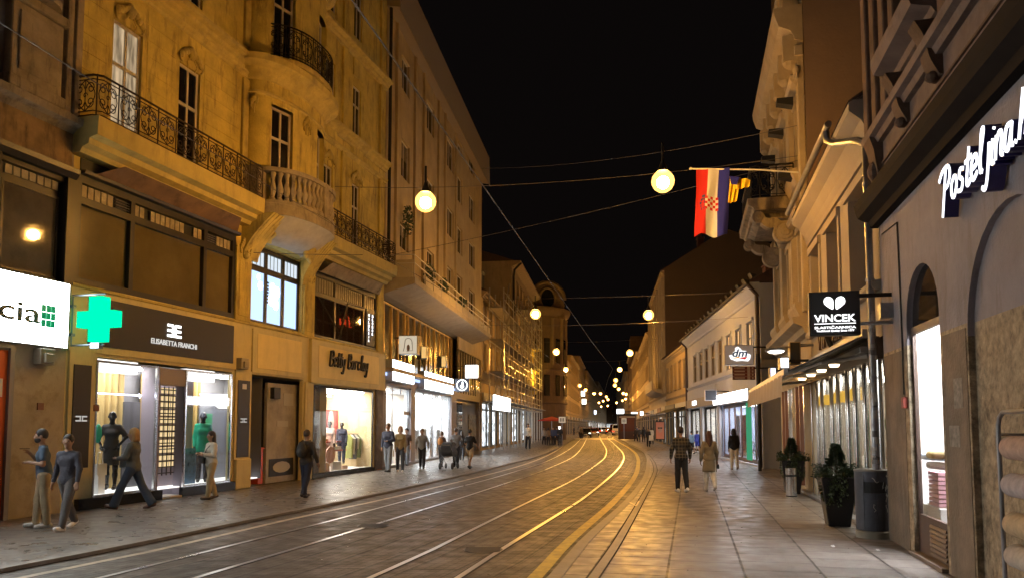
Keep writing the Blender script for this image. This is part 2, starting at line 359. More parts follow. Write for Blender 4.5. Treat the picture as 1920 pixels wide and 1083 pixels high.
def ribbon(mb, P, w0, w1, z, zt=None, step=1):
    """band between lateral offsets w0..w1 (to the right) of polyline P"""
    vs = []; 
    for i, p in enumerate(P):
        t = (P[min(i+1, len(P)-1)]-P[max(i-1, 0)]); t.z = 0; t.normalize(); n = Vector((t.y, -t.x, 0))
        a = p+n*w0; b = p+n*w1; vs += [(a.x, a.y, z), (b.x, b.y, z)]
        if zt is not None: vs += [(a.x, a.y, zt), (b.x, b.y, zt)]
    k = 2 if zt is None else 4; fs = []
    for i in range(len(P)-1):
        o = i*k; q = o+k
        if zt is None: fs.append((o, o+1, q+1, q))
        else: fs += [(o+2, o+3, q+3, q+2), (o, o+2, q+2, q), (o+1, o+3, q+3, q+1)]
    mb.add(vs, fs)
m_ground = mat('earth_dark', (0.05, 0.045, 0.04), 0.9)
mb = MB(); mb.quad((-900, -200, -0.06), (900, -200, -0.06), (900, 1600, -0.06), (-900, 1600, -0.06)); tag(mb.build('ground', m_ground), kind='structure')
m_road = bricks('road_setts', (0.125, 0.103, 0.083), (0.09, 0.075, 0.061), (0.02, 0.017, 0.014), 1.0, 0.62, 0.02, 0.5, 0.55, fine=(0.145, 0.125, 0.009), n=0.45, polish=0.05, bump=0.7)
m_pavR = bricks('pavement_slabs', (0.21, 0.183, 0.163), (0.175, 0.153, 0.137), (0.035, 0.03, 0.026), 0.62, 0.92, 0.018, 0.31, 0.42, n=0.25, bump=0.4)
m_pavL = bricks('pavement_slabs_dark', (0.15, 0.135, 0.12), (0.128, 0.115, 0.103), (0.04, 0.035, 0.03), 1.6, 1.2, 0.016, 0.4, 0.38, n=0.3, bump=0.4)
m_kerb = mat('kerb_stone', (0.2, 0.175, 0.15), 0.5, n=0.35, ns=2.5, bump=0.3, bs=20)
m_dark = mat('dark_joint', (0.02, 0.017, 0.014), 0.8)
NR = 420
KLr = resample(KL, NR); KRr = resample(KR, NR)
strip('road', KL, KR, m_road, NR, 8)
WLs = [v for v in (FL.W(-12, -14, 0), FL.W(GRAYEND, -14, 0), Vector((PL1.x-14, PL1.y, 0)), Vector((PL2.x-14, PL2.y, 0)), Vector((PL3.x-14, PL3.y, 0)), Vector((PL4.x-14, 540, 0)))]
WLl = [FL.W(-12, -14, 0), FL.W(GRAYEND, -14, 0)]
# pavements: sheets whose rows follow the kerb, reaching under the buildings
def offs(P, w):
    out = []
    for i, p in enumerate(P):
        t = (P[min(i+4, len(P)-1)]-P[max(i-4, 0)]); t.z = 0; t.normalize(); out.append(p+Vector((t.y, -t.x, 0))*w)
    return out
def across_uv(name, inner, F_dir, width, m, side):
    """pavement sheet from the kerb outward; rows run parallel to the near frontage line"""
    mb = MB(); mb.uv = []; n = len(inner); ac = 10
    d = F_dir; nrm = Vector((d.y, -d.x, 0))
    for i, p in enumerate(inner):
        for j in range(ac+1):
            q = p+Vector((side*width*j/ac, 0, 0)); mb.v.append((q.x, q.y, 0.05)); mb.uv.append((q.dot(d), q.dot(nrm)+50))
    k = ac+1
    for i in range(n-1):
        for j in range(ac): mb.f.append((i*k+j, i*k+j+1, (i+1)*k+j+1, (i+1)*k+j))
    o = mb.build(name, m); tag(o, kind='structure'); return o
across_uv('pavement', KLr, dL, 40, m_pavL, -1)
across_uv('pavement', KRr, dR, 45, m_pavR, 1)
mb = MB(); ribbon(mb, KLr, -0.0, -0.16, -0.02, 0.058); tag(mb.build('kerb', m_kerb), kind='structure')
mb = MB(); ribbon(mb, KRr, 0.0, 0.17, -0.02, 0.058); tag(mb.build('kerb', m_kerb), kind='structure')
mb = MB(); ribbon(mb, KLr, -0.0, 0.03, 0.006); tag(mb.build('gutter_groove', m_dark), kind='structure')
IRr = resample(IR, 150)
mb = MB(); ribbon(mb, IRr, -0.06, 0.06, 0.055); tag(mb.build('kerb_band', m_kerb), kind='structure')
mb = MB(); ribbon(mb, IRr, 0.06, 0.085, 0.057); ribbon(mb, IRr, -0.085, -0.06, 0.057); tag(mb.build('joint_line', m_dark), kind='structure')
m_slabs = bricks('drain_slabs', (0.2, 0.17, 0.14), (0.13, 0.11, 0.095), (0.03, 0.025, 0.02), 1.0, 9.0, 0.02, 0.0, 0.33, n=0.3)
# rails
m_rail = mat('rail_steel', (0.55, 0.54, 0.53), 0.3, 1.0, n=0.15, ns=1.0)
m_white = mat('worn_line_paint', (0.5, 0.42, 0.3), 0.45, n=0.5, ns=3)
m_yel = mat('yellow_line_paint', (0.42, 0.29, 0.05), 0.5, n=0.5, ns=6, stain=.85, scol=(.09, .075, .05))
for T, mr in ((T1, 'left'), (T2, 'left'), (T3, 'r'), (T4, 'r')):
    Tr = resample(T, 380)
    mb = MB(); ribbon(mb, Tr, -0.04, 0.04, -0.01, 0.006); rl = mb.build('tram_rail', m_rail)
    tag(rl, kind='structure')
    mb = MB(); ribbon(mb, Tr, 0.035, 0.075, 0.004); ribbon(mb, Tr, -0.06, -0.035, 0.004); tag(mb.build('rail_groove', m_dark), kind='structure')
mb = MB(); ribbon(mb, resample(SL, 300), -0.06, 0.07, 0.0045); tag(mb.build('edge_line', m_white), kind='structure')
mb = MB(); Yr = resample(YR, 400)
k = 0
mbl = MB(); ribbon(mbl, Yr, -0.105, 0.075, 0.0045); yl = mbl.build('edge_line', m_yel); tag(yl, kind='structure')
# crossing bar in the middle distance and a loose chalk tick
mb = MB(); a = gnd(1066, 822.2, 0); b = gnd(1150, 822.6, 0); a2 = gnd(1066, 821, 0); b2 = gnd(1150, 821.3, 0)
mb.quad((a.x, a.y, .007), (b.x, b.y, .007), (b2.x, b2.y, .007), (a2.x, a2.y, .007)); tag(mb.build('stop_line', m_white), kind='structure')
# ------------------------------------------------------------------ suspended street lamps
m_bulb = glow('lamp_bulb_glow', (1.0, 0.47, 0.085), 980.0)
def shellmat(nm='lamp_globe_shell', c=(1, .52, .12, 1), st=1.5):
    m = bpy.data.materials.new(nm); m.use_nodes = True; t = m.node_tree; t.nodes.remove(t.nodes['Principled BSDF'])
    tr = t.nodes.new('ShaderNodeBsdfTransparent'); e = t.nodes.new('ShaderNodeEmission'); e.inputs[0].default_value = c; e.inputs[1].default_value = st
    a = t.nodes.new('ShaderNodeAddShader'); t.links.new(tr.outputs[0], a.inputs[0]); t.links.new(e.outputs[0], a.inputs[1]); t.links.new(a.outputs[0], t.nodes['Material Output'].inputs[0]); return m
m_globe = shellmat(); m_globef = shellmat('lamp_globe_shell_amber', (1, .43, .09, 1), 1.9); m_bulbf = glow('lamp_bulb_small', (1.0, 0.47, 0.085), 9500.0)
m_iron = mat('dark_iron', (0.03, 0.026, 0.022), 0.5, 0.6)
m_wire = mat('wire_grey', (0.12, 0.105, 0.09), 0.6, 0.3)
def lamp(px, py, Y, label, r=0.27, n=20):
    p = atY(px, py, Y); F = Frame((p.x, p.y, 0)); t = thing('street_lamp', label, 'street lamp', F, 0, 0, p.z, group='globe lamps hung over the street')
    mb = MB(F); mb.lathe([(0.001, -r), (r*.4, -r*.93), (r*.75, -r*.68), (r*.96, -r*.28), (r, 0), (r*.93, r*.35), (r*.75, r*.62), (r*.5, r*.88)], n=n, z0=p.z); mb.build('globe', m_globe if n > 10 else m_globef, t, smooth=2)
    q = r*(.54 if n > 10 else .17); mb = MB(F); mb.ell((0, 0, p.z-r*.12), (q, q, q), 14 if n > 10 else 8, 10 if n > 10 else 6); mb.build('bulb', m_bulb if n > 10 else m_bulbf, t, smooth=2)
    mb = MB(F); mb.lathe([(r*.53, r*.86), (r*.4, r*1.15), (r*.2, r*1.6), (r*.1, r*1.9), (0.03, r*2.1), (0.03, r*3.4), (0.001, r*3.42)], n=12, z0=p.z); mb.build('hood', m_iron, t, smooth=True)
    return p, t
LAMPS = []
ordl = ['first', 'second', 'third', 'fourth', 'fifth', 'sixth', 'seventh', 'eighth', 'ninth', 'tenth', 'eleventh', 'twelfth']
nl = [(798,378,18.7,'hanging before the grey building'),(1004,588,37.3,'before the scaffolded house'),(1043,659,56.5,'level with the domed corner house'),(1061,692,76,'just past the domed corner house')]
nr = [(1243,340,17.2,'beside the striped flag'),(1216,590,37.5,'before the blank firewall'),(1181,661,57,'beyond the tall gabled house'),(1162,692,77,'over the middle of the bend')]
for i, (x, y, Y, t_) in enumerate(nl): LAMPS.append(lamp(x, y, Y, '%s glowing globe lamp of the left row, %s' % (ordl[i], t_))[0])
for i, (x, y, Y, t_) in enumerate(nr): LAMPS.append(lamp(x, y, Y, '%s glowing globe lamp of the right row, %s' % (ordl[i], t_))[0])
fl = [(1087,722,100),(1098,730,115),(1114,737,130),(1126,737,131),(1123,754,190),(1131,751,178),(1127,761,235),(1137,743,147),(1140,748,162),(1139.5,760,225)]
fr = [(1154.5,712,92),(1153,721.5,104),(1160,728.5,116),(1168.5,736.5,130),(1174,738,133),(1173,747,158),(1167,750,170),(1156,754,188)]
for i, (x, y, Y) in enumerate(fl): lamp(x, y, Y, 'small distant globe lamp, %s of the left row counted from the bend' % ordl[i], 0.28, 10)
for i, (x, y, Y) in enumerate(fr): lamp(x, y, Y, 'small distant globe lamp, %s of the right row counted from the bend' % ordl[i], 0.28, 10)
# ------------------------------------------------------------------ wires
def sag(a, b, s=0.2, n=14): return [a.lerp(b, i/n)+Vector((0, 0, -4*s*(i/n)*(1-i/n))) for i in range(n+1)]
def wire(name, pts, r, label, cat='cable', group=None):
    mb = MB(); mb.tube(pts, r, 5); return tag(mb.build(name, m_wire), label, cat, group)
def mid(A, B, n=200, z=5.5):
    A = resample(A, n); B = resample(B, n); return [Vector(((a.x+b.x)/2, (a.y+b.y)/2, z)) for a, b in zip(A, B)]
cwl = [Vector((x, y, 5.5)) for x, y in ((-7.4, -10), (-4.5, 7.5), (.6, 32), (5.3, 59), (13.5, 130), (31, 300))]
cwr = [Vector((x, y, 5.5)) for x, y in ((-4.4, -10), (-.44, 11.2), (3.5, 32.5), (6.5, 48), (7.6, 59), (15.5, 130), (33, 300))]
wire('contact_wire', cwl, 0.006, 'taut tram contact wire over the left-hand track passing the wrought iron balcony')
wire('contact_wire', cwr, 0.009, 'taut tram contact wire over the right-hand track crossing the black sky')
def span(x0, y0, Y0, x1, y1, Y1, s, lab, r=0.008):
    wire('span_wire', sag(atY(x0, y0, Y0), atY(x1, y1, Y1), s), r, lab)
span(628, 350, 25.3, 1500, 292, 19.8, 0.32, 'lamp cable strung from the bow balcony across to the tall ornate house')
span(903, 316, 30, 1512, 232, 19.4, 0.3, 'thin upper cable crossing the sky above the first lamps')
span(735, 478, 31, 1500, 300, 20, 0.12, 'cable rising from the white balcony rail behind the striped flag')
span(905, 560, 54, 1445, 545, 31.5, 0.1, 'cable carrying the second pair of lamps')
span(870, 607, 48, 1445, 590, 33, 0.25, 'thin cable passing below the second pair of lamps')
span(1010, 640, 92, 1236, 633, 75, 0.2, 'cable carrying the third pair of lamps')
span(1055, 676, 118, 1218, 672, 92, 0.2, 'cable carrying the fourth pair of lamps')
span(456, 473, 21.8, 680, 478, 21.0, 0.02, 'short bracket wire from the rosette beside the bright mezzanine window')
# ================================================================== shared pieces for facades
m_ochre = mat('ochre_plaster', (0.58, 0.45, 0.115), 0.85, n=0.3, ns=1.6, bump=0.45, bs=25, stain=0.85, scol=(0.2, 0.14, 0.05), streak=True)
m_ochre2 = mat('ochre_trim', (0.52, 0.41, 0.13), 0.85, n=0.3, ns=2.0, bump=0.3, bs=30, stain=0.5, scol=(0.18, 0.14, 0.09), streak=True)
m_cream = mat('cream_shop_cladding', (0.62, 0.52, 0.26), 0.65, n=0.12, ns=1.7, bump=0.15, bs=18, stain=0.35, scol=(0.3, 0.24, 0.15), streak=True)
m_grey = mat('grey_beige_render', (0.44, 0.34, 0.19), 0.9, n=0.2, ns=1.0, bump=0.3, bs=22, stain=0.4, scol=(0.17, 0.14, 0.11), streak=True)
m_stone = mat('dirty_stone', (0.30, 0.25, 0.19), 0.88, n=0.35, ns=2.5, bump=0.6, bs=14, stain=0.8, scol=(0.06, 0.045, 0.035), streak=True)
m_frame = mat('dark_timber', (0.028, 0.022, 0.018), 0.4, n=0.3, ns=4)
m_wframe = mat('white_window_paint', (0.5, 0.45, 0.38), 0.5, n=0.15, ns=6)
m_dwall = mat('dark_room', (0.03, 0.026, 0.022), 0.9)
m_pane = mat('dark_pane', (0.012, 0.011, 0.011), 0.06, n=0.0, spec=0.8)
m_drape = mat('net_curtain_behind_pane', (0.2, 0.17, 0.13), 0.25, n=0.5, ns=1.2, spec=0.8)
m_black = mat('black_gloss', (0.008, 0.008, 0.009), 0.18)
m_blackm = mat('black_matt', (0.015, 0.015, 0.016), 0.6)
m_chrome = mat('brushed_steel', (0.7, 0.7, 0.7), 0.2, 1.0, n=0.1, ns=8)
m_zinc = mat('zinc_pipe', (0.33, 0.33, 0.35), 0.38, 0.8, n=0.3, ns=4)
m_wpaint = mat('white_paint', (0.75, 0.74, 0.72), 0.5)
m_glass = glass('shop_glass', (0.96, 0.98, 0.98), 0.0)
m_warmwin = glow('warm_lit_window', (1.0, 0.62, 0.28), 0.9)
m_shopw = glow('shop_light_white', (1.0, 0.97, 0.93), 14.0)
m_shopb = glow('shop_light_cool', (0.86, 0.93, 1.0), 16.0)
m_shopwarm = glow('shop_light_warm', (1.0, 0.86, 0.62), 12.0)
m_inw = mat('shop_interior_white', (0.82, 0.8, 0.78), 0.6)
def window(F, par, u0, u1, z0, z1, d=-0.2, fm=None, pm=None, nv=1, tr=(0.66,), fw=0.07, name='window', surround=None, sw=0.14, sill=False):
    fm = fm or m_wframe; pm = pm or m_pane
    mb = MB(F); t = 0.05
    mb.box(u0, u0+fw, d, d+t, z0, z1); mb.box(u1-fw, u1, d, d+t, z0, z1); mb.box(u0+fw, u1-fw, d, d+t, z0, z0+fw); mb.box(u0+fw, u1-fw, d, d+t, z1-fw, z1)
    for i in range(nv):
        x = u0+(u1-u0)*(i+1)/(nv+1); mb.box(x-fw*.45, x+fw*.45, d, d+t*1.1, z0+fw, z1-fw)
    for f in tr:
        z = z0+(z1-z0)*f; mb.box(u0+fw, u1-fw, d, d+t*1.2, z-fw*.5, z+fw*.5)
    w_ = mb.build(name, fm, par)
    mb = MB(F); mb.box(u0+fw*.5, u1-fw*.5, d+0.012, d+0.022, z0+fw*.5, z1-fw*.5); mb.build('pane', pm, w_)
    h_ = int(u0*37+z0*91) % 5
    if pm is m_pane and h_ in (1, 3):       # blind or half drawn curtain seen in the pane
        mb = MB(F); mb.box(u0+fw, u1-fw, d+.023, d+.027, z0+(z1-z0)*(.55 if h_ == 1 else .3), z1-fw) if h_ == 1 else mb.box(u0+fw, u0+(u1-u0)*.42, d+.023, d+.027, z0+fw, z1-fw); mb.build('blind', m_drape, w_)
    if surround:
        mb = MB(F); s = 0.035
        mb.box(u0-sw, u0, 0.001, s, z0, z1); mb.box(u1, u1+sw, 0.001, s, z0, z1); mb.box(u0-sw-.03, u1+sw+.03, 0.001, s+.05, z1, z1+sw)
        if sill: mb.box(u0-sw-.05, u1+sw+.05, 0.001, s+.1, z0-sw*.7, z0)
        mb.build('surround', surround, w_)
    return w_
def room(F, par, u0, u1, z0, z1, deep, wm, lm, d=-0.1, nl=2, name='interior', front=True):
    """a lit room behind an opening: floor, ceiling, sides, back and ceiling lights"""
    mb = MB(F); e = d-deep
    mb.quad((u0, d, z0), (u1, d, z0), (u1, e, z0), (u0, e, z0)); mb.quad((u0, d, z1), (u1, d, z1), (u1, e, z1), (u0, e, z1))
    mb.quad((u0, d, z0), (u0, e, z0), (u0, e, z1), (u0, d, z1)); mb.quad((u1, d, z0), (u1, e, z0), (u1, e, z1), (u1, d, z1)); mb.quad((u0, e, z0), (u1, e, z0), (u1, e, z1), (u0, e, z1))
    r = mb.build(name, wm, par)
    if nl:
        w_ = (u1-u0)/nl
        for i in range(nl):
            mb = MB(F); mb.box(u0+w_*(i+.15), u0+w_*(i+.85), d-deep*.75, d-deep*.25, z1-0.05, z1-0.02); mb.build('ceiling_light', lm, r)
    return r
def pane(F, par, u0, u1, z0, z1, d, m=None, name='glass', nm=0, fm=None, fw=0.04):
    mb = MB(F); mb.box(u0, u1, d, d+0.01, z0, z1); g = mb.build(name, m or m_glass, par)
    if fm:
        mb = MB(F)
        for i in range(nm+2):
            x = u0+(u1-u0)*i/(nm+1); mb.box(x-fw/2, x+fw/2, d-.02, d+.035, z0, z1)
        mb.box(u0, u1, d-.021, d+.034, z0, z0+fw); mb.box(u0, u1, d-.021, d+.034, z1-fw, z1); mb.build('frame', fm, g)
    return g
def mould(F, par, u0, u1, z, prof, m, name='cornice', path=None):
    """moulding: profile (d,z) list run along u"""
    mb = MB(F); mb.prism([(a, z+b) for a, b in prof], u0, u1); return mb.build(name, m, par)
CORN = [(0, 0), (0.06, 0), (0.08, .08), (0.16, .12), (0.18, .2), (0.32, .24), (0.34, .34), (0, .42)]
STRG = [(0, 0), (0.05, 0.02), (0.07, .08), (0.13, .12), (0.14, .18), (0, .22)]
def scrolls(mb, P, z0, z1, bay=0.62, r=0.009, bars=True, dense=1):
    """wrought ironwork along the plan path P [(u,d)..] between z0 and z1"""
    L = [0.0]
    for i in range(1, len(P)): L.append(L[-1]+math.hypot(P[i][0]-P[i-1][0], P[i][1]-P[i-1][1]))
    def at(s, z):
        s = min(max(s, 0), L[-1]); i = 0
        while i < len(P)-2 and L[i+1] < s: i += 1
        t = (s-L[i])/max(L[i+1]-L[i], 1e-9); return (P[i][0]+(P[i+1][0]-P[i][0])*t, P[i][1]+(P[i+1][1]-P[i][1])*t, z)
    n = max(1, round(L[-1]/bay)); w_ = L[-1]/n; h = z1-z0; k = max(12, int(L[-1]/.25))
    for zz, rr in ((z1, r*2.2), (z1-.09, r*1.1), (z0+.03, r*1.4), (z0+.12, r)): mb.tube([at(L[-1]*i/k, zz) for i in range(k+1)], rr, 5)
    for i in range(n+1): mb.tube([at(i*w_, z0), at(i*w_, z1)], r*1.4, 5)
    def spiral(cs, cz, R, turns, a0, dr):
        pts = []
        for j in range(int(10*turns)+1):
            a = a0+dr*j/10*2*math.pi; rr = R*(1-j/(10*turns)*.82); pts.append(at(cs+rr*math.cos(a), cz+rr*math.sin(a)*1.15))
        mb.tube(pts, r, 4)
    for i in range(n):
        c = (i+.5)*w_; hh = h-.21; b = z0+.12
        for s_ in (-1, 1):
            spiral(c+s_*w_*.23, b+hh*.72, w_*.2, 1.4, math.pi*(0 if s_ < 0 else 1), -s_)
            spiral(c+s_*w_*.22, b+hh*.28, w_*.2, 1.4, math.pi*(0 if s_ < 0 else 1), s_)
            pts = [at(c+s_*w_*(.42*math.sin(t*math.pi)), b+hh*t) for t in [j/8 for j in range(9)]]; mb.tube(pts, r, 4)
        mb.tube([at(c, b), at(c, b+hh)], r, 4)
        spiral(c, b+hh*.5, w_*.1, 1.0, 0, 1)
def carving(mb, u, z, w_, h, d=0.0, seed=1, n=9):
    """small relief of leaves and volutes on a wall"""
    rn = random.Random(seed)
    for i in range(n):
        a = i/(n-1)*2-1; mb.ell((u+a*w_*.5, d+.02, z+h*.5*(1-abs(a))+rn.uniform(-.04, .04)*h), (w_*.12, .07, h*.2), 8, 5)
    mb.ell((u, d+.03, z+h*.25), (w_*.16, .1, h*.32), 10, 6)
    for s_ in (-1, 1):
        pts = [(u+s_*w_*(.5-.12*math.cos(t*5)*(1-t/2)), d+.03, z-h*.1+h*.3*math.sin(t*5)*(1-t*.6)-h*.2*t) for t in [j/10 for j in range(11)]]; mb.tube(pts, .022, 5)
        mb.tube([(u+s_*w_*.1, d+.03, z), (u+s_*w_*.25, d+.04, z-h*.3), (u+s_*w_*.18, d+.02, z-h*.6)], .02, 5)
# ================================================================== LEFT: pharmacy building
U = uL
phb = thing('pharmacy_building', 'dark stained stone building at the left frame edge with large framed mezzanine window', 'building', FL, 3.0, 0, 0.05)
P0, P1_ = -2.0, U(118)
mb = MB(FL); wall(mb, P0, P1_, 0.05, 3.5, [(1.2, 5.25, .05, 3.3), (-1.7, .9, .3, 3.3)], 0, .25); hull(mb, P0, P1_, 0.05, 21, 0, 9)
mb.build('wall', mat('pale_plaster_wall', (0.42, 0.36, 0.27), 0.85, n=0.2, ns=1.5, bump=0.3, stain=0.6, scol=(0.16, 0.12, 0.07)), phb)
mb = MB(FL); wall(mb, P0, P1_, 3.5, 7.1, [(-1.5, 4.55, 4.85, 6.95), (4.9, 6.36, 4.85, 6.95)], 0, .2); mb.build('timber_wall', m_frame, phb)
mb = MB(FL); wall(mb, P0, P1_, 7.1, 21, [(3.4, 4.5, 10.0, 13.0), (3.4, 4.5, 15.0, 18)], 0, .3); mb.build('upper_wall', m_stone, phb)
m_ylwglass = mat('yellowish_clouded_pane', (0.15, 0.115, 0.05), 0.16, n=0.3, ns=0.8, spec=0.9)
m_greyglass = mat('grey_clouded_pane', (0.12, 0.105, 0.085), 0.035, n=0.4, ns=1.0, spec=1.0, stain=0.4)
m_milk = mat('milky_transom_pane', (0.42, 0.36, 0.25), 0.25, n=0.3, ns=5)
def transoms(F, par, u0, u1, z0, z1, n, d, dark=(), m=None, name='transom_light'):
    mb = MB(F); w_ = (u1-u0)/n; o = None
    for i in range(n+1):
        if i in dark or i == n:
            if mb.v: o = mb.build(name, m or m_milk, par)
            mb = MB(F); continue
        mb.box(u0+w_*(i+.1), u0+w_*(i+.9), d, d+.02, z0, z1)
    return o
def louver(F, par, u0, u1, z0, z1, d, n=5):
    mb = MB(F)
    for i in range(n):
        z = z0+(z1-z0)*(i+.5)/n; mb.prism([(d, z-.03), (d+.07, z-.05), (d+.075, z-.035), (d, z+.0)], u0, u1)
    return mb.build('louver', mat('louver_grey', (0.12, 0.1, 0.08), 0.5), par)
for a, b, g, n in ((1.2, 4.45, m_greyglass, 12), (4.98, 6.30, m_greyglass, 7)):
    w_ = window(FL, phb, a, b, 4.88, 6.62, -.12, m_frame, g, 0, (), .05)
    transoms(FL, w_, a+.05, b-.02, 6.75, 6.93, n, -.1)
    mb = MB(FL); mb.box(a, b, -.13, -.12, 6.6, 6.95); mb.build('transom_backing', m_frame, w_)
for u in (4.72, 6.47):
    mb = MB(FL); mb.box(u-.13, u+.1, 0.0, .1, 4.8, 7.1); mb.build('pilaster', m_frame, phb)
mould(FL, phb, P0, P1_-.02, 7.05, [(0, 0), (.12, 0), (.2, .1), (.22, .2), (0, .22)], m_frame)
mb = MB(FL); mb.box(P0, P1_-.15, 0, .1, 7.27, 8.0); mb.build('frieze', mat('rusty_frieze', (0.26, 0.17, 0.08), 0.8, n=0.5, ns=2, stain=0.8, scol=(0.03, 0.02, 0.015), streak=True), phb)
mould(FL, phb, P0, P1_, 8.0, [(0, 0), (.1, 0), (.2, .1), (.34, .16), (.36, .3), (0, .36)], m_stone)
for (a, b) in ((4.75, 6.05),):
    mb = MB(FL); mb.box(a, b, 0, .26, 8.36, 8.6); mb.box(a+.06, b-.06, 0, .2, 8.6, 10.1); mb.box(a-.02, b+.02, 0, .27, 10.1, 10.3); mb.box(a+.2, b-.2, .2, .24, 8.75, 9.95)
    mb.build('pedestal', m_stone, phb, bevel=.02)
    mb = MB(FL); mb.lathe([(.5, 0), (.5, .15), (.42, .3), (.4, 8)], ((a+b)/2, .02), 16, 10.3); mb.build('column', m_stone, phb, smooth=True)
for a, w_ in ((6.12, .16), (6.34, .18)):
    mb = MB(FL); mb.box(a, a+w_, 0, .16, 8.36, 20.8); mb.build('pilaster', m_stone, phb, bevel=.015)
for z in (10.0, 15.0): window(FL, phb, 3.42, 4.48, z, z+3, -.25, m_frame)
# ground: orange door surround
m_orange = mat('orange_paint', (0.75, 0.13, 0.02), 0.45, n=0.1)
mb = MB(FL); mb.box(1.2, 5.3, -.06, -.02, .05, 3.3); mb.build('door_panel', m_orange, phb)
mb = MB(FL); mb.box(5.24, 5.34, -.05, .05, .05, 3.34); mb.box(1.1, 5.34, -.05, .05, 3.34, 3.42); mb.build('door_frame', mat('grey_alu', (0.25, 0.24, 0.23), 0.4, 0.6), phb)
mb = MB(FL); mb.box(5.0, 5.15, -.019, -.012, 2.4, 2.75); mb.build('notice', m_wpaint, phb)
room(FL, phb, -1.7, .9, .3, 3.28, 2.5, m_inw, glow('unseen_pharmacy_fill', (.95, 1, .98), 110), -.26, 2, 'shop_interior')  # unseen lit shop room, added to throw neutral light across the street
# pharmacy sign
sg = thing('pharmacy_sign', 'large glowing white pharmacy sign box ending in cia and a green square', 'sign', FL, 3.3, 0, 3.42)
sd = .16
s0, s1 = FL.q(132, 533, sd)[0]-6.4, FL.q(132, 533, sd)[0]; z0, z1 = FL.q(132, 652, sd)[1]-.01, FL.q(132, 533, sd)[1]
mb = MB(FL); mb.box(s0, s1, .005, sd-.012, z0, z1); mb.build('housing', mat('sign_housing_white', (.6, .62, .6), .4), sg)
mb = MB(FL); mb.box(s0+.01, s1-.012, sd-.011, sd, z0+.01, z1-.01); mb.build('face', glow('sign_white', (0.95, 1.0, 0.97), 16.0), sg)
cu0 = FL.q(28, 580, sd)[0]; zc = FL.q(28, 580, sd)[1]
mb = MB(FL); letter(mb, 'farmacia', FL.q(55, 577, sd)[0]-1.22, zc-.0, sd+.012, 2.95, .4, ext=.006, bold=.012); mb.build('lettering', mat('sign_letter_grey', (0.09, 0.11, 0.12), .5), sg)
a = FL.q(77, 585, sd); b = FL.q(104, 585, sd)
mb = MB(FL)
gw = (b[0]-a[0])/3
for i in range(3):
    for j in range(3): mb.box(a[0]+gw*i+.004, a[0]+gw*(i+1)-.004, sd+.001, sd+.008+.003*((i+j) % 2), zc-.24+.15*j, zc-.24+.15*(j+1)-.006)
mb.build('green_square', mat('sign_green', (0.01, 0.35, 0.17), .4, emit=.25, ecol=(0, .5, .22)), sg)
# pharmacy cross
m_cross = glow('cross_green', (0.0, 1.0, 0.46), 1.25)
cr = thing('pharmacy_cross', 'glowing turquoise green cross sign on a bracket over the black fascia', 'sign', FL, 6.9, 0.0, 3.6, )
ctr = FL.q(186, 598, .75); cx_, cz_ = ctr; a_ = .17; L_ = .47
Fx = Frame(FL.W(0, 0, 0), FL.a, -1)
# cross stands out from the wall, its face turned to passers-by
mb = MB(FL)
hx = .11
def crossbox(mb, u, e):
    mb.box(u-hx-e, u+hx+e, .75-a_, .75+a_, cz_-L_, cz_+L_); mb.box(u-hx, u+hx, .75-L_, .75-a_, cz_-a_, cz_+a_); mb.box(u-hx, u+hx, .75+a_, .75+L_, cz_-a_, cz_+a_)
crossbox(mb, cx_, 0.0); mb.build('cross_face', m_cross, cr)
mb = MB(FL)
for s_ in (-1, 1):
    mb.tube([(cx_+s_*.0, 0, cz_+s_*(L_+.06)), (cx_, .9, cz_+s_*(L_+.06))], .022, 6)
mb.tube([(cx_, .05, cz_-L_-.06), (cx_, .05, cz_+L_+.06)], .02, 6); mb.box(cx_-.06, cx_+.06, .6, .82, cz_-L_-.14, cz_-L_-.02)
for z in (-.3, .3): mb.box(cx_-.05, cx_+.05, 0, .1, cz_+z-.03, cz_+z+.03)
mb.build('bracket', mat('bracket_bluegrey', (.2, .25, .3), .4, .7), cr)
# small wall boxes
for (px, py, lab, cat) in ((80, 668, 'small square alarm box with siren below the white pharmacy sign', 'alarm'), (452, 681, 'pale cube shaped alarm box on the shopfront edge above the tagged pillar', 'alarm')):
    u, z = FL.q(px, py, .06); mb = MB(FL); mb.box(u-.17, u+.17, .001, .2, z-.16, z+.16); mb.box(u-.1, u+.1, .2, .26, z-.12, z+.06); tag(mb.build('alarm_box', mat('beige_box', (.35, .3, .22), .5), bevel=.01), lab, cat)
for (px, py, lab) in ((76, 761, 'tiny brown plaque on the plain plaster wall'), (181, 764, 'small dark red plaque beside the boutique window edge')):
    u, z = FL.q(px, py, .02); mb = MB(FL); mb.box(u-.07, u+.07, .001, .03, z-.07, z+.07); mb.box(u-.04, u+.04, .03, .033, z-.04, z+.04); tag(mb.build('wall_plaque', mat('plaque', (.2, .08, .04), .5), bevel=.004), lab, 'plaque')
# ================================================================== LEFT: the ochre art nouveau house
M0, M1 = U(118)+.001, U(717)-.02
MW = 20.9; TOPZ = 22.0
nou = thing('art_nouveau_house', 'tall ochre art nouveau house with bow front, iron balconies and three shop bays', 'building', FL, 14.0, 0, 0.05)
BC, BH, BP = 14.5, 1.95, .85        # bow centre, half width, projection
def bow(h, p, n=22, c=BC, e=2.4):
    r = []
    for i in range(n+1):
        a = math.pi*(1-i/n); cu, su = math.cos(a), math.sin(a)
        r.append((c+h*math.copysign(abs(cu)**(2/e), cu), p*abs(su)**(2/e)))
    return r
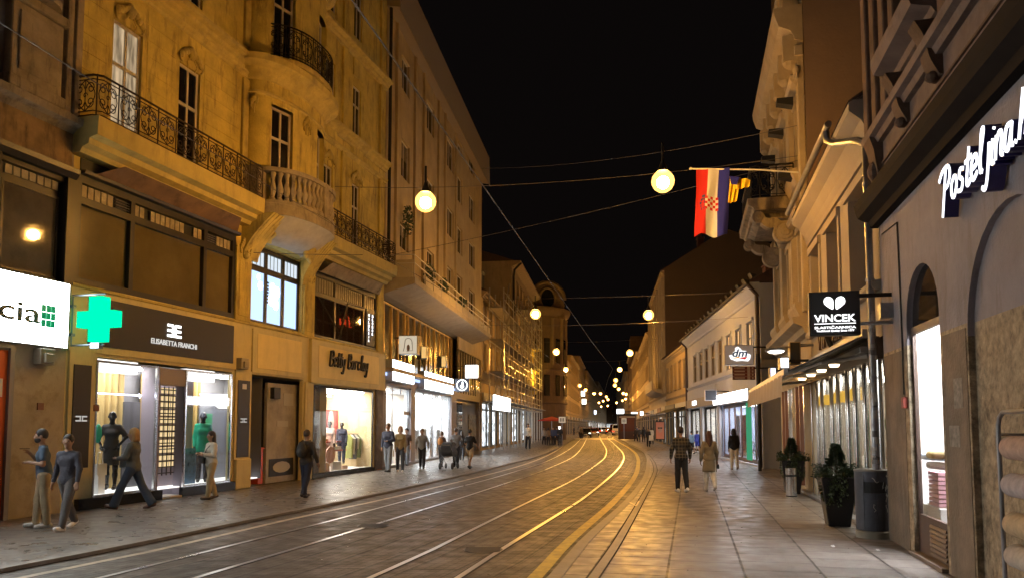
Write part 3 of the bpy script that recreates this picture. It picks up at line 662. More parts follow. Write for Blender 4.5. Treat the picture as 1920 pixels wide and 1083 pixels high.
# ground and mezzanine openings
G_sh1 = (U(178), U(292), .28, 3.34); G_dr = (U(297), U(346), .06, 3.3); G_sh2 = (U(346)+.02, U(432), .28, 3.31); G_ps = (U(470), U(566), .055, 3.37); G_sh3 = (U(587), U(699), .16, 3.25)
MZ1 = (6.68, 12.15, 4.95, 7.25); MZ2 = (12.98, 15.86, 4.93, 7.28); MZ3 = (16.62, 21.74, 4.88, 7.22)
mb = MB(FL); wall(mb, M0, M1, .055, 3.44, [(G_sh1[0], G_sh2[1], .055, 3.36), G_ps, G_sh3], 0, .12)
wall(mb, M0, M1, 3.44, 4.86, [], 0, 0); mb.build('shopfront_cladding', m_cream, nou)
mb = MB(FL); wall(mb, M0, M1, 4.86, 7.6, [MZ1, MZ2, MZ3], 0, .35); hull(mb, M0, M1, .05, TOPZ, 0, 10)
W1 = (7.49, 8.4, 8.5, 11.19); W2 = (9.69, 10.5, 8.5, 11.22); W3 = (17.14, 17.8, 8.5, 11.13); W4 = (19.3, 19.95, 8.5, 11.1)
U2 = [(7.49, 8.4, 13.0, 15.0), (9.69, 10.5, 13.0, 15.0), (17.14, 17.86, 13.05, 15.02), (19.27, 19.95, 13.02, 14.95)]
U3 = [(7.49, 8.4, 16.9, 19.0), (9.69, 10.5, 16.9, 19.0), (17.14, 17.86, 16.9, 19.0), (19.27, 19.95, 16.9, 19.0)]
wall(mb, M0, M1, 7.6, TOPZ, [W1, W2, W3, W4]+U2+U3, 0, .16)
for z in [7.9+.42*i for i in range(0)]: pass
mb.build('wall', m_ochre, nou)
# first floor rustication: raised blocks with thin open joints between
for a, b in [(M0+.05, 7.34), (8.55, 9.54), (10.65, 12.25), (16.8, 17.0), (17.95, 18.3), (18.7, 19.1), (20.1, 21.4)]:
    mb = MB(FL)
    for i in range(9): mb.box(a, b, 0.0, .012, 8.4+.4*i, 8.4+.4*i+.375)
    mb.build('rustication', m_ochre, nou)
def litpane(nm, c, s_):
    m = bpy.data.materials.new(nm); m.use_nodes = True; t = m.node_tree; t.nodes.remove(t.nodes['Principled BSDF']); L = t.links.new
    g = t.nodes.new('ShaderNodeNewGeometry'); mp = t.nodes.new('ShaderNodeMapping'); mp.inputs['Scale'].default_value = (5, 5, .9); L(g.outputs['Position'], mp.inputs[0]); a = t.nodes.new('ShaderNodeTexNoise'); a.inputs['Scale'].default_value = 1.2; a.inputs['Detail'].default_value = 3; L(mp.outputs[0], a.inputs['Vector'])
    r = t.nodes.new('ShaderNodeMapRange'); r.inputs[1].default_value = .35; r.inputs[2].default_value = .65; r.inputs[3].default_value = s_*.35; r.inputs[4].default_value = s_*1.3; L(a.outputs[0], r.inputs[0]); e = t.nodes.new('ShaderNodeEmission'); e.inputs[0].default_value = (*c, 1); L(r.outputs[0], e.inputs[1]); L(e.outputs[0], t.nodes['Material Output'].inputs[0]); return m
m_litw = litpane('curtained_lit_window', (1.0, .72, .42), .55)
window(FL, nou, *W1, -.12, m_wframe, m_litw, 1, (.62,), .08)
window(FL, nou, *W2, -.12, m_wframe, m_pane, 1, (.62,), .08); window(FL, nou, *W3, -.12); window(FL, nou, *W4, -.12)
for w_ in U2+U3: window(FL, nou, *w_, -.12, m_wframe, m_pane, 1, (.62,), .07)
for i, (a, b, c, e) in enumerate((W1, W2, W3, W4)):
    mb = MB(FL); carving(mb, (a+b)/2, e+.22, .75, .5, .02, i); mb.build('relief', m_ochre2, nou, smooth=True)
for (a, b, c, e) in U2[2:]:
    mb = MB(FL); mb.box(a-.14, b+.14, 0, .05, c-1.0, c-.15); mb.box(a-.05, b+.05, .05, .07, c-.9, c-.25); mb.build('apron', m_ochre, nou, bevel=.01)
    mb = MB(FL); mb.box(a-.05, b+.05, 0, .05, e+.35, e+1.5); mb.build('apron', m_ochre, nou, bevel=.01)
for zz, pr in ((12.05, STRG), (12.5, STRG), (16.1, CORN)):
    if zz == 12.5: mould(FL, nou, 16.4, M1, zz-.05, CORN, m_ochre2); mould(FL, nou, M0, 12.5, zz-.2, CORN, m_ochre2); continue
    mould(FL, nou, M0, 12.52, zz, pr, m_ochre2); mould(FL, nou, 16.42, M1, zz-.1, pr, m_ochre2)
mould(FL, nou, M0, M1, TOPZ-.6, [(0, 0), (.2, .1), (.5, .3), (.9, .35), (.95, .6), (0, .6)], m_ochre2)
for a in (12.3, 16.45, 21.6, 18.35):
    mb = MB(FL); mb.box(a, a+.28, 0, .09, 8.4, 12.0); mb.box(a, a+.28, 0, .09, 13.0, 16.0); mb.box(a, a+.28, 0, .09, 16.6, 21.3); mb.build('pilaster', m_ochre2 if a < 18 else m_ochre, nou, bevel=.012)
# the bow
def shell(mb, path, z0, z1, holes=()):
    """curved wall over plan path; holes (i0,i1,z0,z1) in segment numbers"""
    for i in range(len(path)-1):
        (a, b), (c, e) = path[i], path[i+1]; cuts = sorted(h for h in holes if h[0] <= i < h[1]); zz = z0
        for h in sorted(cuts, key=lambda q: q[2]):
            mb.quad((a, b, zz), (c, e, zz), (c, e, h[2]), (a, b, h[2])); zz = h[3]
        mb.quad((a, b, zz), (c, e, zz), (c, e, z1), (a, b, z1))
bp = bow(BH, BP, 40)
bh = [(9, 16, 8.5, 11.4), (24, 31, 8.5, 11.5), (9, 16, 12.95, 15.4), (24, 31, 12.95, 15.4), (9, 16, 17, 19.2), (24, 31, 17, 19.2)]
mb = MB(FL); shell(mb, bp, 7.9, TOPZ-.2, bh)
for h in bh:
    for i in (h[0], h[1]):
        (a, b) = bp[i]; mb.quad((a, b, h[2]), (a+(BC-a)*.12, b-.22, h[2]), (a+(BC-a)*.12, b-.22, h[3]), (a, b, h[3]))
mb.build('bow_wall', m_ochre, nou, smooth=True)
for h in bh:
    A_, B_ = bp[h[0]], bp[h[1]]; a = (A_[0]+(BC-A_[0])*.12*.6, A_[1]-.16); b = (B_[0]+(BC-B_[0])*.12*.6, B_[1]-.16)
    def on(t, z, o=0): 
        n = Vector((-(b[1]-a[1]), b[0]-a[0])).normalized(); return (a[0]+(b[0]-a[0])*t+n.x*o, a[1]+(b[1]-a[1])*t+n.y*o, z)
    mb = MB(FL)
    for t0, t1, q0, q1 in ((0, .09, h[2], h[3]), (.91, 1, h[2], h[3]), (.46, .54, h[2], h[3]), (0, 1, h[2], h[2]+.08), (0, 1, h[3]-.08, h[3]), (0, 1, h[2]+(h[3]-h[2])*.66, h[2]+(h[3]-h[2])*.66+.08)):
        mb.add([on(t0, q0, .0), on(t1, q0, .0), on(t1, q0, .05), on(t0, q0, .05), on(t0, q1, .0), on(t1, q1, .0), on(t1, q1, .05), on(t0, q1, .05)], [(0,3,2,1),(4,5,6,7),(0,1,5,4),(1,2,6,5),(2,3,7,6),(3,0,4,7)])
    wn = mb.build('window', m_wframe, nou)
    mb = MB(FL); mb.quad(on(0, h[2], .01), on(1, h[2], .01), on(1, h[3], .01), on(0, h[3], .01)); mb.build('pane', m_pane, wn)
def bowmould(z, prof, m, h=BH, p=BP, name='cornice', n=30):
    mb = MB(FL); rings = []
    for a, b in prof: rings.append([(x, y, z+b) for x, y in bow(h+a, p+a, n)])
    k = len(rings)
    for i in range(k):
        r0, r1 = rings[i], rings[(i+1) % k]
        for j in range(n): mb.quad(r0[j], r0[j+1], r1[j+1], r1[j])
    return mb.build(name, m, nou, smooth=True)
bowmould(12.05, [(0, 0), (.06, .02), (.08, .1), (.2, .2), (.22, .3), (.45, .42), (.47, .6), (0, .66)], m_ochre2)
bowmould(16.2, CORN, m_ochre2); bowmould(11.6, [(0, 0), (.05, .03), (.05, .1), (0, .13)], m_ochre2)
bowmould(TOPZ-.6, [(0, 0), (.2, .1), (.6, .35), (.65, .6), (0, .62)], m_ochre2)
for i in (3, 20, 36):
    mb = MB(FL); carving(mb, bp[i][0], 11.3, .35, .5, bp[i][1], i+5); mb.build('relief', m_ochre2, nou, smooth=True)
# second-floor curved iron balcony
mb = MB(FL); pth = bow(BH-.25, BP+.5, 30); mb.slab(pth+[(pth[-1][0], 0), (pth[0][0], 0)], 12.72, 12.86); bs = mb.build('curved_balcony', m_ochre2, nou)
mb = MB(FL); scrolls(mb, pth, 12.88, 13.85, .5, .011); 
for i in range(46):
    p_ = resample([Vector((a, b, 0)) for a, b in pth], 46)[i]; mb.tube([(p_.x, p_.y, 12.88), (p_.x, p_.y, 13.85)], .009, 4)
mb.build('railing', m_iron, bs)
# stone balcony on the first floor: floor, pier, balusters, rail
pth = bow(1.78, 1.42, 34, 14.42)
mb = MB(FL); mb.slab(bow(1.95, 1.5, 34, 14.42), 7.98, 8.32); mb.build('stone_balcony', m_stone, nou, bevel=.02)
mb = MB(FL)
rg = [(1.95, 1.5, 7.98), (1.75, 1.35, 7.86), (1.55, 1.15, 7.66), (1.2, .8, 7.4), (1.0, .4, 7.3)]
for (h0, p0, q0), (h1, p1, q1) in zip(rg, rg[1:]):
    A_, B_ = bow(h0, p0, 30, 14.42), bow(h1, p1, 30, 14.42)
    for j in range(30): mb.quad((*A_[j], q0), (*A_[j+1], q0), (*B_[j+1], q1), (*B_[j], q1))
mb.build('balcony_underside', mat('pale_soffit', (0.4, 0.38, 0.33), 0.7, n=0.2), nou, smooth=True)
mb = MB(FL)
for zz, w0, w1, h in ((9.26, -.13, .13, .13), (8.32, -.1, .1, .1)):
    A_, B_ = bow(1.78+w1, 1.42+w1, 34, 14.42), bow(1.78+w0, 1.42+w0, 34, 14.42)
    for j in range(34):
        for c_, q in ((A_, B_),): 
            mb.quad((*c_[j], zz), (*c_[j+1], zz), (*c_[j+1], zz+h), (*c_[j], zz+h)); mb.quad((*q[j], zz), (*q[j+1], zz), (*q[j+1], zz+h), (*q[j], zz+h)); mb.quad((*c_[j], zz+h), (*c_[j+1], zz+h), (*q[j+1], zz+h), (*q[j], zz+h)); mb.quad((*c_[j], zz), (*c_[j+1], zz), (*q[j+1], zz), (*q[j], zz))
mb.build('balustrade_rail', m_stone, nou)
pl = resample([Vector((a, b, 0)) for a, b in pth], 27)
for i in range(4, 26):
    p_ = pl[i]; mb = MB(FL); mb.lathe([(.085, 0), (.085, .06), (.05, .1), (.1, .28), (.105, .36), (.045, .6), (.06, .7), (.085, .78), (.085, .85)], (p_.x, p_.y), 8, 8.42); mb.build('baluster', m_stone, nou, smooth=True)
for i in (0, 2, 14):
    p_ = pl[i]; mb = MB(FL); k_ = .22 if i < 4 else .13; mb.box(p_.x-k_, p_.x+k_, max(p_.y-.3, 0), p_.y+.13, 8.32, 9.42); mb.build('balustrade_pier', m_stone, nou, bevel=.02)
# iron balconies either side: slab, fascia mouldings, ironwork
m_slab = mat('balcony_plaster', (0.52, 0.42, 0.14), 0.85, n=0.2, ns=1.5, stain=0.4, scol=(.2, .15, .08), streak=True)
for (a, b, lab) in ((6.42, 12.5, 0), (16.3, 21.95, 1)):
    mb = MB(FL); mb.prism([(0, 7.62), (.28, 7.62), (.34, 7.72), (.5, 7.78), (.52, 7.9), (.72, 7.95), (.74, 8.36), (0, 8.38)], a, b); bal = mb.build('balcony', m_slab, nou)
    mb = MB(FL); pth2 = [(a+.04, .02), (a+.04, .67), (b-.04, .67)]+([(b-.04, .02)] if lab else [])
    scrolls(mb, pth2, 8.38, 9.28, .6, .0115); mb.build('railing', mat('rusty_iron', (0.045, 0.028, 0.018), 0.55, 0.3, n=.3), bal)
# consoles carrying the bow and mask
def console(mb, u, w_, d1, z0, z1):
    pr = []
    n = 10
    for i in range(n+1):
        t = i/n; pr.append((.06+d1*(t**1.6), z0+(z1-z0)*t))
    pr = [(0, z0)]+pr+[(0, z1)]
    mb.prism(pr, u-w_/2, u+w_/2)
mb = MB(FL); console(mb, 12.85, .75, 1.0, 6.7, 7.95)
for k in range(4): console(mb, 12.6+.17*k, .07, 1.03, 6.72, 7.94)
mb.build('console', m_ochre, nou)
mb = MB(FL); console(mb, 16.05, .6, .95, 6.5, 7.95)
for k in range(4): console(mb, 15.86+.13*k, .06, .98, 6.52, 7.94)
mb.build('console', m_ochre, nou)
mb = MB(FL); mb.prism([(0, 7.3), (.3, 7.32), (.62, 7.5), (.8, 7.9), (0, 7.9)], 13.2, 15.8); mb.build('coving', m_ochre, nou)
mb = MB(FL); u_, d_, z_ = 15.1, .72, 7.45
mb.ell((u_, d_, z_), (.17, .17, .24), 14, 10); mb.ell((u_, d_+.17, z_-.02), (.035, .05, .06), 8, 6)
for k in range(9):
    a = math.pi*k/8; mb.ell((u_+.22*math.cos(a), d_-.02, z_+.08+.22*math.sin(a)), (.08, .09, .09), 8, 6)
for s_ in (-1, 1): mb.ell((u_+s_*.2, d_-.05, z_-.15), (.08, .08, .16), 8, 6); mb.ell((u_+s_*.06, d_+.14, z_+.05), (.03, .03, .02), 6, 4)
mb.ell((u_, d_, z_-.3), (.12, .1, .14), 8, 6); mb.build('carved_mask', m_ochre2, nou, smooth=True)
# mezzanine bay 1
bay = mb = MB(FL)
wall(mb, MZ1[0]-.05, MZ1[1]+.05, 4.86, 7.3, [(6.78, 8.2, 5.02, 6.62), (8.33, 10.82, 5.02, 6.62), (10.95, 12.06, 5.02, 6.62), (6.78, 8.2, 6.78, 7.08), (8.33, 10.82, 6.78, 7.08), (10.95, 12.06, 6.78, 7.08)], .02, .14)
mz = mb.build('mezzanine_frame', m_frame, nou)
for a, b in ((6.78, 8.2), (8.33, 10.82), (10.95, 12.06)):
    mb = MB(FL); mb.box(a, b, -.1, -.09, 5.02, 6.62); mb.build('pane', m_ylwglass, mz)
transoms(FL, mz, 6.8, 7.72, 6.8, 7.06, 5, -.06); louver(FL, mz, 7.76, 8.18, 6.78, 7.08, -.08)
transoms(FL, mz, 8.35, 10.8, 6.8, 7.06, 14, -.06, dark=(2, 10, 11)); louver(FL, mz, 10.97, 11.35, 6.78, 7.08, -.08); transoms(FL, mz, 11.4, 12.04, 6.8, 7.06, 4, -.06)
mb = MB(FL); mb.box(6.7, 12.12, -.12, -.11, 6.7, 7.15); mb.build('backing', m_blackm, mz)
# sloping hood over bay 1
mb = MB(FL); mb.add([(6.95, .12, 7.3), (12.1, .12, 7.3), (11.75, .5, 7.62), (7.45, .5, 7.62)], [(0, 1, 2, 3)]); mb.build('sloping_hood', mat('rust_hood', (0.2, 0.12, 0.07), 0.6, n=0.35, ns=2, stain=.6, scol=(.05, .03, .02)), nou)
mb = MB(FL); mb.prism([(0, 7.25), (.18, 7.25), (.2, 7.32), (0, 7.34)], 6.68, 12.2); mb.build('dark_moulding', m_frame, nou)
mb = MB(FL); mb.box(6.72, 12.18, .0, .02, 7.33, 7.62); mb.build('hood_backing', m_blackm, nou)
# bay 2 : bright window
mb = MB(FL); hs = []
us = [(13.08, 13.88), (14.02, 14.82), (14.98, 15.76)]
for a, b in us: hs += [(a, b, 5.02, 6.5), (a, b, 6.68, 7.15)]
wall(mb, MZ2[0]-.03, MZ2[1]+.03, 4.9, 7.3, hs, -.12, .06); f2 = mb.build('bright_window', m_frame, nou)
m_bluelit = glow('cool_lit_pane', (0.50, 0.68, 1.0), 1.5)
for a, b in us:
    mb = MB(FL); mb.box(a, b, -.17, -.16, 5.02, 6.5); mb.build('pane', m_bluelit, f2)
    for k in range(4): mb = MB(FL); mb.box(a+.03+k*.2, a+.03+k*.2+.15, -.17, -.16, 6.7, 7.13); mb.build('transom_light', glow('cool_lit_transom', (0.7, 0.78, 0.85), 1.1), f2)
for (u_, z_, r_) in ((14.35, 6.15, .14), (14.45, 5.95, .2), (14.6, 6.05, .16), (14.3, 5.75, .16), (14.55, 5.65, .15), (13.7, 6.1, .12), (13.6, 6.35, .08)): mb = MB(FL); mb.ell((u_, -.15, z_), (r_, .012, r_*1.1), 12, 6); mb.build('lamp_behind_pane', glow('bright_lamp_spot', (.9, .96, 1.0), 12), f2)
mb = MB(FL)
for z_ in [5.6+.1*k for k in range(7)]: mb.box(13.9, 13.99, -.06, -.05, z_, z_+.06)
mb.build('edge_lights', m_frame, f2)
# bay 3 : dark casements, one leaning open, neon behind
mb = MB(FL); hs = []
us3 = [(16.74, 18.22), (18.34, 20.55), (20.68, 21.62)]
for a, b in us3: hs += [(a, b, 5.0, 6.35), (a, b, 6.5, 7.02)]
wall(mb, MZ3[0]-.03, MZ3[1]+.03, 4.86, 7.25, hs, -.08, .08); f3 = mb.build('casement_bank', m_frame, nou)
m_seeth = glass('dim_glass', (.5, .48, .45), .35, (.05, .04, .03))
mb = MB(FL); mb.quad((16.7, -1.6, 4.9), (21.7, -1.6, 4.9), (21.7, -1.6, 7), (16.7, -1.6, 7)); mb.quad((16.7, -1.6, 7.03), (21.7, -1.6, 7.03), (21.7, -.2, 7.03), (16.7, -.2, 7.03)); mb.build('dim_room', mat('brown_room', (.12, .08, .05), .8), f3)
for a, b in us3:
    mb = MB(FL); mb.box(a, b, -.15, -.14, 5.0, 6.35); mb.build('pane', m_seeth, f3)
    transoms(FL, f3, a+.03, b-.03, 6.52, 7.0, int((b-a)/.17), -.13, m=mat('ribbed_transom', (.14, .115, .07), .35))
    mb = MB(FL); mb.box(a, b, -.15, -.14, 6.45, 7.02); mb.build('transom_backing', m_blackm, f3)
mb = MB(FL)
for x in (17.35, 17.9, 19.05, 19.75, 20.3, 20.9): mb.box(x, x+.09, -.4, -.36, 4.95, 6.4)
mb.box(16.7, 21.6, -.4, -.35, 5.55, 5.63); mb.build('inner_sashes', m_wpaint, f3)
mb = MB(FL); mb.tube([(18.45, .02, 5.02), (18.5, .3, 6.3), (20.0, .3, 6.35), (20.45, .02, 5.02)], .035, 4); mb.tube([(16.9, .02, 6.3), (18.1, .25, 5.1)], .03, 4); mb.build('tilted_sash', m_frame, f3)
mb = MB(FL)
rn = random.Random(3)
for k in range(26):
    x = 19.1+rn.random()*1.5; z = 5.72+rn.random()*.34; mb.tube([(x, -.6, z), (x+rn.uniform(-.15, .2), -.6, z+rn.uniform(-.15, .15)), (x+rn.uniform(-.2, .2), -.6, z+rn.uniform(-.15, .15))], .018, 4)
mb.build('red_neon', glow('red_neon', (1.0, .08, .02), 6), f3)
mb = MB(FL); mb.add([(16.85, .1, 7.15), (21.6, .1, 7.15), (21.3, .42, 7.52), (17.15, .42, 7.52)], [(0, 1, 2, 3)]); mb.build('sloping_light', mat('old_glass_hood', (.3, .24, .15), .3, n=.6, ns=1.6, stain=.5, scol=(.1, .05, .03)), nou)
mb = MB(FL); mb.box(16.62, 21.75, 0, .03, 7.2, 7.62); mb.build('hood_backing', m_frame, nou)
# upright lettered panel in the last casement
mb = MB(FL); mb.box(20.74, 21.5, -.06, -.03, 5.02, 6.33); vp_ = mb.build('upright_sign_panel', m_blackm, f3)
for word, x in (('GALERIJA', 20.95), ('BLOBOR', 21.28)):
    for k, ch in enumerate(word):
        mb = MB(FL); letter(mb, ch, x, 6.24-.145*k, -.022, .11 if ch not in 'IJ' else .05, .11, ext=.004, bold=.03); mb.build('letter', glow('upright_letters', (.9, .95, 1), 2.5), vp_)
# mezzanine piers
for a, b in ((12.2, 12.92), (15.9, 16.58)):
    mb = MB(FL); mb.box(a, b, .0, .07, 4.86, 7.0); mb.box(a+.12, b-.12, .07, .09, 5.0, 6.6); mb.build('pier', m_ochre, nou, bevel=.012)
mb = MB(FL); carving(mb, 12.55, 7.0, .4, .5, .08, 31); mb.ell((12.56, .12, 6.75), (.1, .1, .1)); mb.build('rosette', m_ochre2, nou, smooth=True)
mb = MB(FL); carving(mb, 16.25, 6.85, .4, .35, .08, 32); mb.build('rosette', m_ochre2, nou, smooth=True)
# string between mezzanine and signs
mould(FL, nou, M0, M1, 4.8, [(0, 0), (.05, 0), (.06, .05), (.04, .08), (0, .08)], m_ochre2, 'ledge')
# sign zone : boutique fascia
b0 = U(150)
mb = MB(FL); mb.box(M0+.02, 12.32, .0, .05, 3.44, 4.78); mb.build('fascia_frame', m_cream, nou)
mb = MB(FL); mb.box(7.05, 12.14, .05, .075, 3.6, 4.66); fb = mb.build('boutique_fascia', mat('boutique_black', (0.022, 0.018, 0.015), 0.5), nou)
zc = FL.q(328, 644, .08)[1]; uc = FL.q(328, 644, .08)[0]
mb = MB(FL); letter(mb, 'ELISABETTA FRANCHI', uc, zc, .08, 1.65, .13, ext=.008, bold=.01); mb.build('lettering', glow('letter_white_dim', (1, .97, .9), .75), fb)
# twin mirrored monogram over the name
lu, lz = FL.q(327, 620, .09)
mb = MB(FL)
for s_ in (-1, 1):
    c = lu+s_*.14; mb.box(c-.1, c+.1, .08, .1, lz+.1, lz+.16); mb.box(c-s_*.1-.03, c-s_*.1+.03, .08, .1, lz-.16, lz+.13) if s_ > 0 else mb.box(c+.07, c+.13, .08, .1, lz-.16, lz+.13); mb.box(c-.1, c+.1, .08, .1, lz-.03, lz+.03); mb.box(c-.1, c+.12, .08, .1, lz-.16, lz-.1)
mb.build('monogram', glow('monogram_white', (1, 1, .97), 3), fb)
for (a, b, px, lab) in ((6.72, 7.18, 142, 0), (12.42, 12.98, 455, 1)):
    mb = MB(FL); mb.box(a-.1, b+.1, .0, .05, .9 if lab else .6, 3.44); mb.build('panel_surround', m_cream, nou)
    mb = MB(FL); mb.box(a, b, .05, .07, .95, 3.15); pn = mb.build('dark_panel', fb.data.materials[0], nou)
    mb = MB(FL); c = (a+b)/2; z = 2.0
    for s_ in (-1, 1): mb.box(c+s_*.08-.07, c+s_*.08+.07, .07, .075, z+.03, z+.06); mb.box(c+s_*.08-.07, c+s_*.08+.07, .07, .075, z-.06, z-.03); mb.box(c+s_*.03-.012, c+s_*.03+.012, .07, .075, z-.06, z+.06)
    mb.build('monogram', glow('monogram_dim', (1, .97, .9), .5), pn)
def scribble(mb, F, u0, u1, z0, z1, d, n, r, seed, flat=.006):
    rn = random.Random(seed)
    for k in range(n):
        cu, cz = rn.uniform(u0, u1), rn.uniform(z0, z1); R = rn.uniform(.25, .6)*min(u1-u0, z1-z0)*.5; a0 = rn.uniform(0, 6); tw = rn.choice((-1, 1)); pts = []
        for j in range(14):
            a = a0+tw*j*.42; q = R*(1+.25*math.sin(j*1.3+k)); pts.append((min(max(cu+q*math.cos(a)+j*.004*R, u0), u1), cz+q*1.1*math.sin(a), d))
        for p, q in zip(pts, pts[1:]):
            dx, dz = q[0]-p[0], q[2]-p[2]; l = math.hypot(dx, dz) or 1; nx, nz = -dz/l*r, dx/l*r
            mb.add([(p[0]+nx, d, p[2]+nz), (p[0]-nx, d, p[2]-nz), (q[0]-nx, d, q[2]-nz), (q[0]+nx, d, q[2]+nz)], [(0, 1, 2, 3)])
m_tagw = mat('graffiti_white', (.6, .58, .55), .6); m_tagk = mat('graffiti_black', (.02, .02, .02), .6); m_tagr = mat('graffiti_dark_red', (.22, .03, .05), .7)
mb = MB(FL); scribble(mb, FL, 12.5, 12.9, 1.5, 2.3, .0745, 9, .012, 5); scribble(mb, FL, 12.5, 12.9, 1.2, 1.5, .0745, 4, .008, 6); tg = mb.build('graffiti', m_tagw, pn)
mb = MB(FL); mb.box(12.36, 13.06, .0, .12, .05, .9); mb.build('pedestal', m_cream, nou, bevel=.02)
mb = MB(FL); mb.box(12.6, 12.8, .0705, .076, 3.15-.25, 3.15-.1); mb.build('house_number', m_tagw, pn)
# passage bay panel, Betty sign
mb = MB(FL); mb.box(13.1, 16.0, 0, .05, 3.42, 4.72); mb.build('panel_surround', m_cream, nou); mb = MB(FL); mb.box(13.32, 15.8, .05, .065, 3.56, 4.6); mb.build('blank_panel', mat('bright_cream', (.78, .62, .26), .6, n=.08, stain=.15, streak=True), nou, bevel=.006)
mb = MB(FL); mb.box(16.35, 22.25, 0, .12, 3.3, 4.78); mb.build('fascia_frame', m_cream, nou); mb = MB(FL); mb.box(16.8, 21.6, .12, .135, 3.5, 4.6); bb_ = mb.build('cream_fascia', mat('bright_cream', (.78, .62, .26), .6, n=.08, stain=.15, streak=True), nou, bevel=.006)
# handwriting letters by strokes: unit box letters
STK = {
 'B': [[(.1,0),(.2,1)],[(.15,1),(.5,1.05),(.62,.8),(.45,.6),(.2,.52)],[(.2,.52),(.6,.5),(.68,.2),(.4,-.02),(.1,0)]],
 'e': [[(.05,.3),(.45,.35),(.4,.6),(.15,.55),(.05,.25),(.2,0),(.5,.12)]],
 't': [[(.3,1),(.15,.1),(.3,0),(.42,.1)],[(.0,.65),(.5,.7)]],
 'y': [[(.05,.6),(.12,.15),(.4,.1)],[(.5,.62),(.38,.0),(.2,-.45),(0,-.35)]],
 'a': [[(.45,.55),(.15,.55),(.05,.15),(.25,0),(.42,.4)],[(.45,.58),(.4,.1),(.55,.02)]],
 'r': [[(.1,.6),(.1,0)],[(.1,.4),(.25,.6),(.42,.55)]],
 'c': [[(.45,.5),(.2,.6),(.05,.25),(.2,0),(.45,.1)]],
 'l': [[(.2,0),(.12,.3),(.35,1.05),(.2,1.0),(.15,.2),(.3,.0)]],
 'P': [[(.15,-.35),(.38,1)],[(-.2,.8),(.1,1.02),(.55,1.05),(.75,.8),(.6,.5),(.25,.45)]],
 'o': [[(.25,.58),(.05,.4),(.08,.08),(.28,0),(.45,.25),(.4,.5),(.25,.58)]],
 's': [[(.45,.55),(.2,.6),(.12,.42),(.38,.25),(.3,.02),(.02,.05)]],
 'j': [[(.35,.6),(.25,-.2),(.1,-.5),(-.1,-.4)]],
 'i': [[(.2,.6),(.12,.05),(.3,.0)],[(.26,.8),(.28,.86)]],
 'n': [[(.1,.6),(.05,0)],[(.07,.35),(.25,.6),(.42,.52),(.38,.08),(.52,.0)]],
 '.': [[(.1,.0),(.14,.06)]],
 'h': [[(.25,1.1),(.05,0)],[(.1,.3),(.3,.58),(.45,.45),(.38,.0)]]}
def strokes(mb, txt, u0, u1, zb, H, d, r, sgn=1, slant=.18, rise=0.0, th=.03):
    x = 0; W_ = {'P': .85, 'B': .72, '.': .25, 'i': .32, 'j': .38, 'l': .38, 't': .42}; tot = sum(W_.get(c, .55) if c != ' ' else .45 for c in txt); k = (u1-u0)/tot
    for c in txt:
        if c == ' ': x += .45; continue
        for s_ in STK[c]:
            P = [Vector((x+a+slant*b*.5, b)) for a, b in s_]; Q = []
            for i in range(len(P)-1):
                p0, p1, p2, p3 = P[max(i-1, 0)], P[i], P[i+1], P[min(i+2, len(P)-1)]
                for j in range(4):
                    t = j/4; Q.append(.5*((2*p1)+(p2-p0)*t+(2*p0-5*p1+4*p2-p3)*t*t+(3*p1-p0-3*p2+p3)*t**3))
            Q.append(P[-1]); pts = [((u0+q.x*k) if sgn > 0 else (u1-q.x*k), zb+q.y*H+rise*q.x) for q in Q]
            L_, R_ = [], []
            for i, p in enumerate(pts):
                a, b = pts[max(i-1, 0)], pts[min(i+1, len(pts)-1)]; dx, dz = b[0]-a[0], b[1]-a[1]; l = math.hypot(dx, dz) or 1; nx, nz = -dz/l*r, dx/l*r
                L_.append((p[0]+nx, p[1]+nz)); R_.append((p[0]-nx, p[1]-nz))
            for i in range(len(pts)-1):
                q = [L_[i], R_[i], R_[i+1], L_[i+1]]; mb.plate(q, d, d+th)
        x += W_.get(c, .55)
a = FL.q(616, 680, .16); b = FL.q(688, 695, .16)
mb = MB(FL); strokes(mb, 'Betty Barclay', a[0], b[0], 3.96, .5, .16, .025, th=.07); mb.build('lettering', m_blackm, bb_)
# piers of shopfront
for a, b in ((16.1, 16.6), (21.55, 22.2)):
    mb = MB(FL); mb.box(a, b, 0, .06, .06, 3.3); mb.box(a+.1, b-.1, .06, .075, .5, 3.1); mb.build('pier', m_cream if a < 20 else mat('tagged_pier', (.14, .11, .09), .6, n=.5, stain=.6, scol=(.35, .3, .25)), nou, bevel=.008)
mb = MB(FL); scribble(mb, FL, 21.65, 22.1, 1.0, 2.2, .08, 6, .018, 9); mb.build('graffiti', mat('graffiti_orange', (.5, .16, .05), .6), nou)
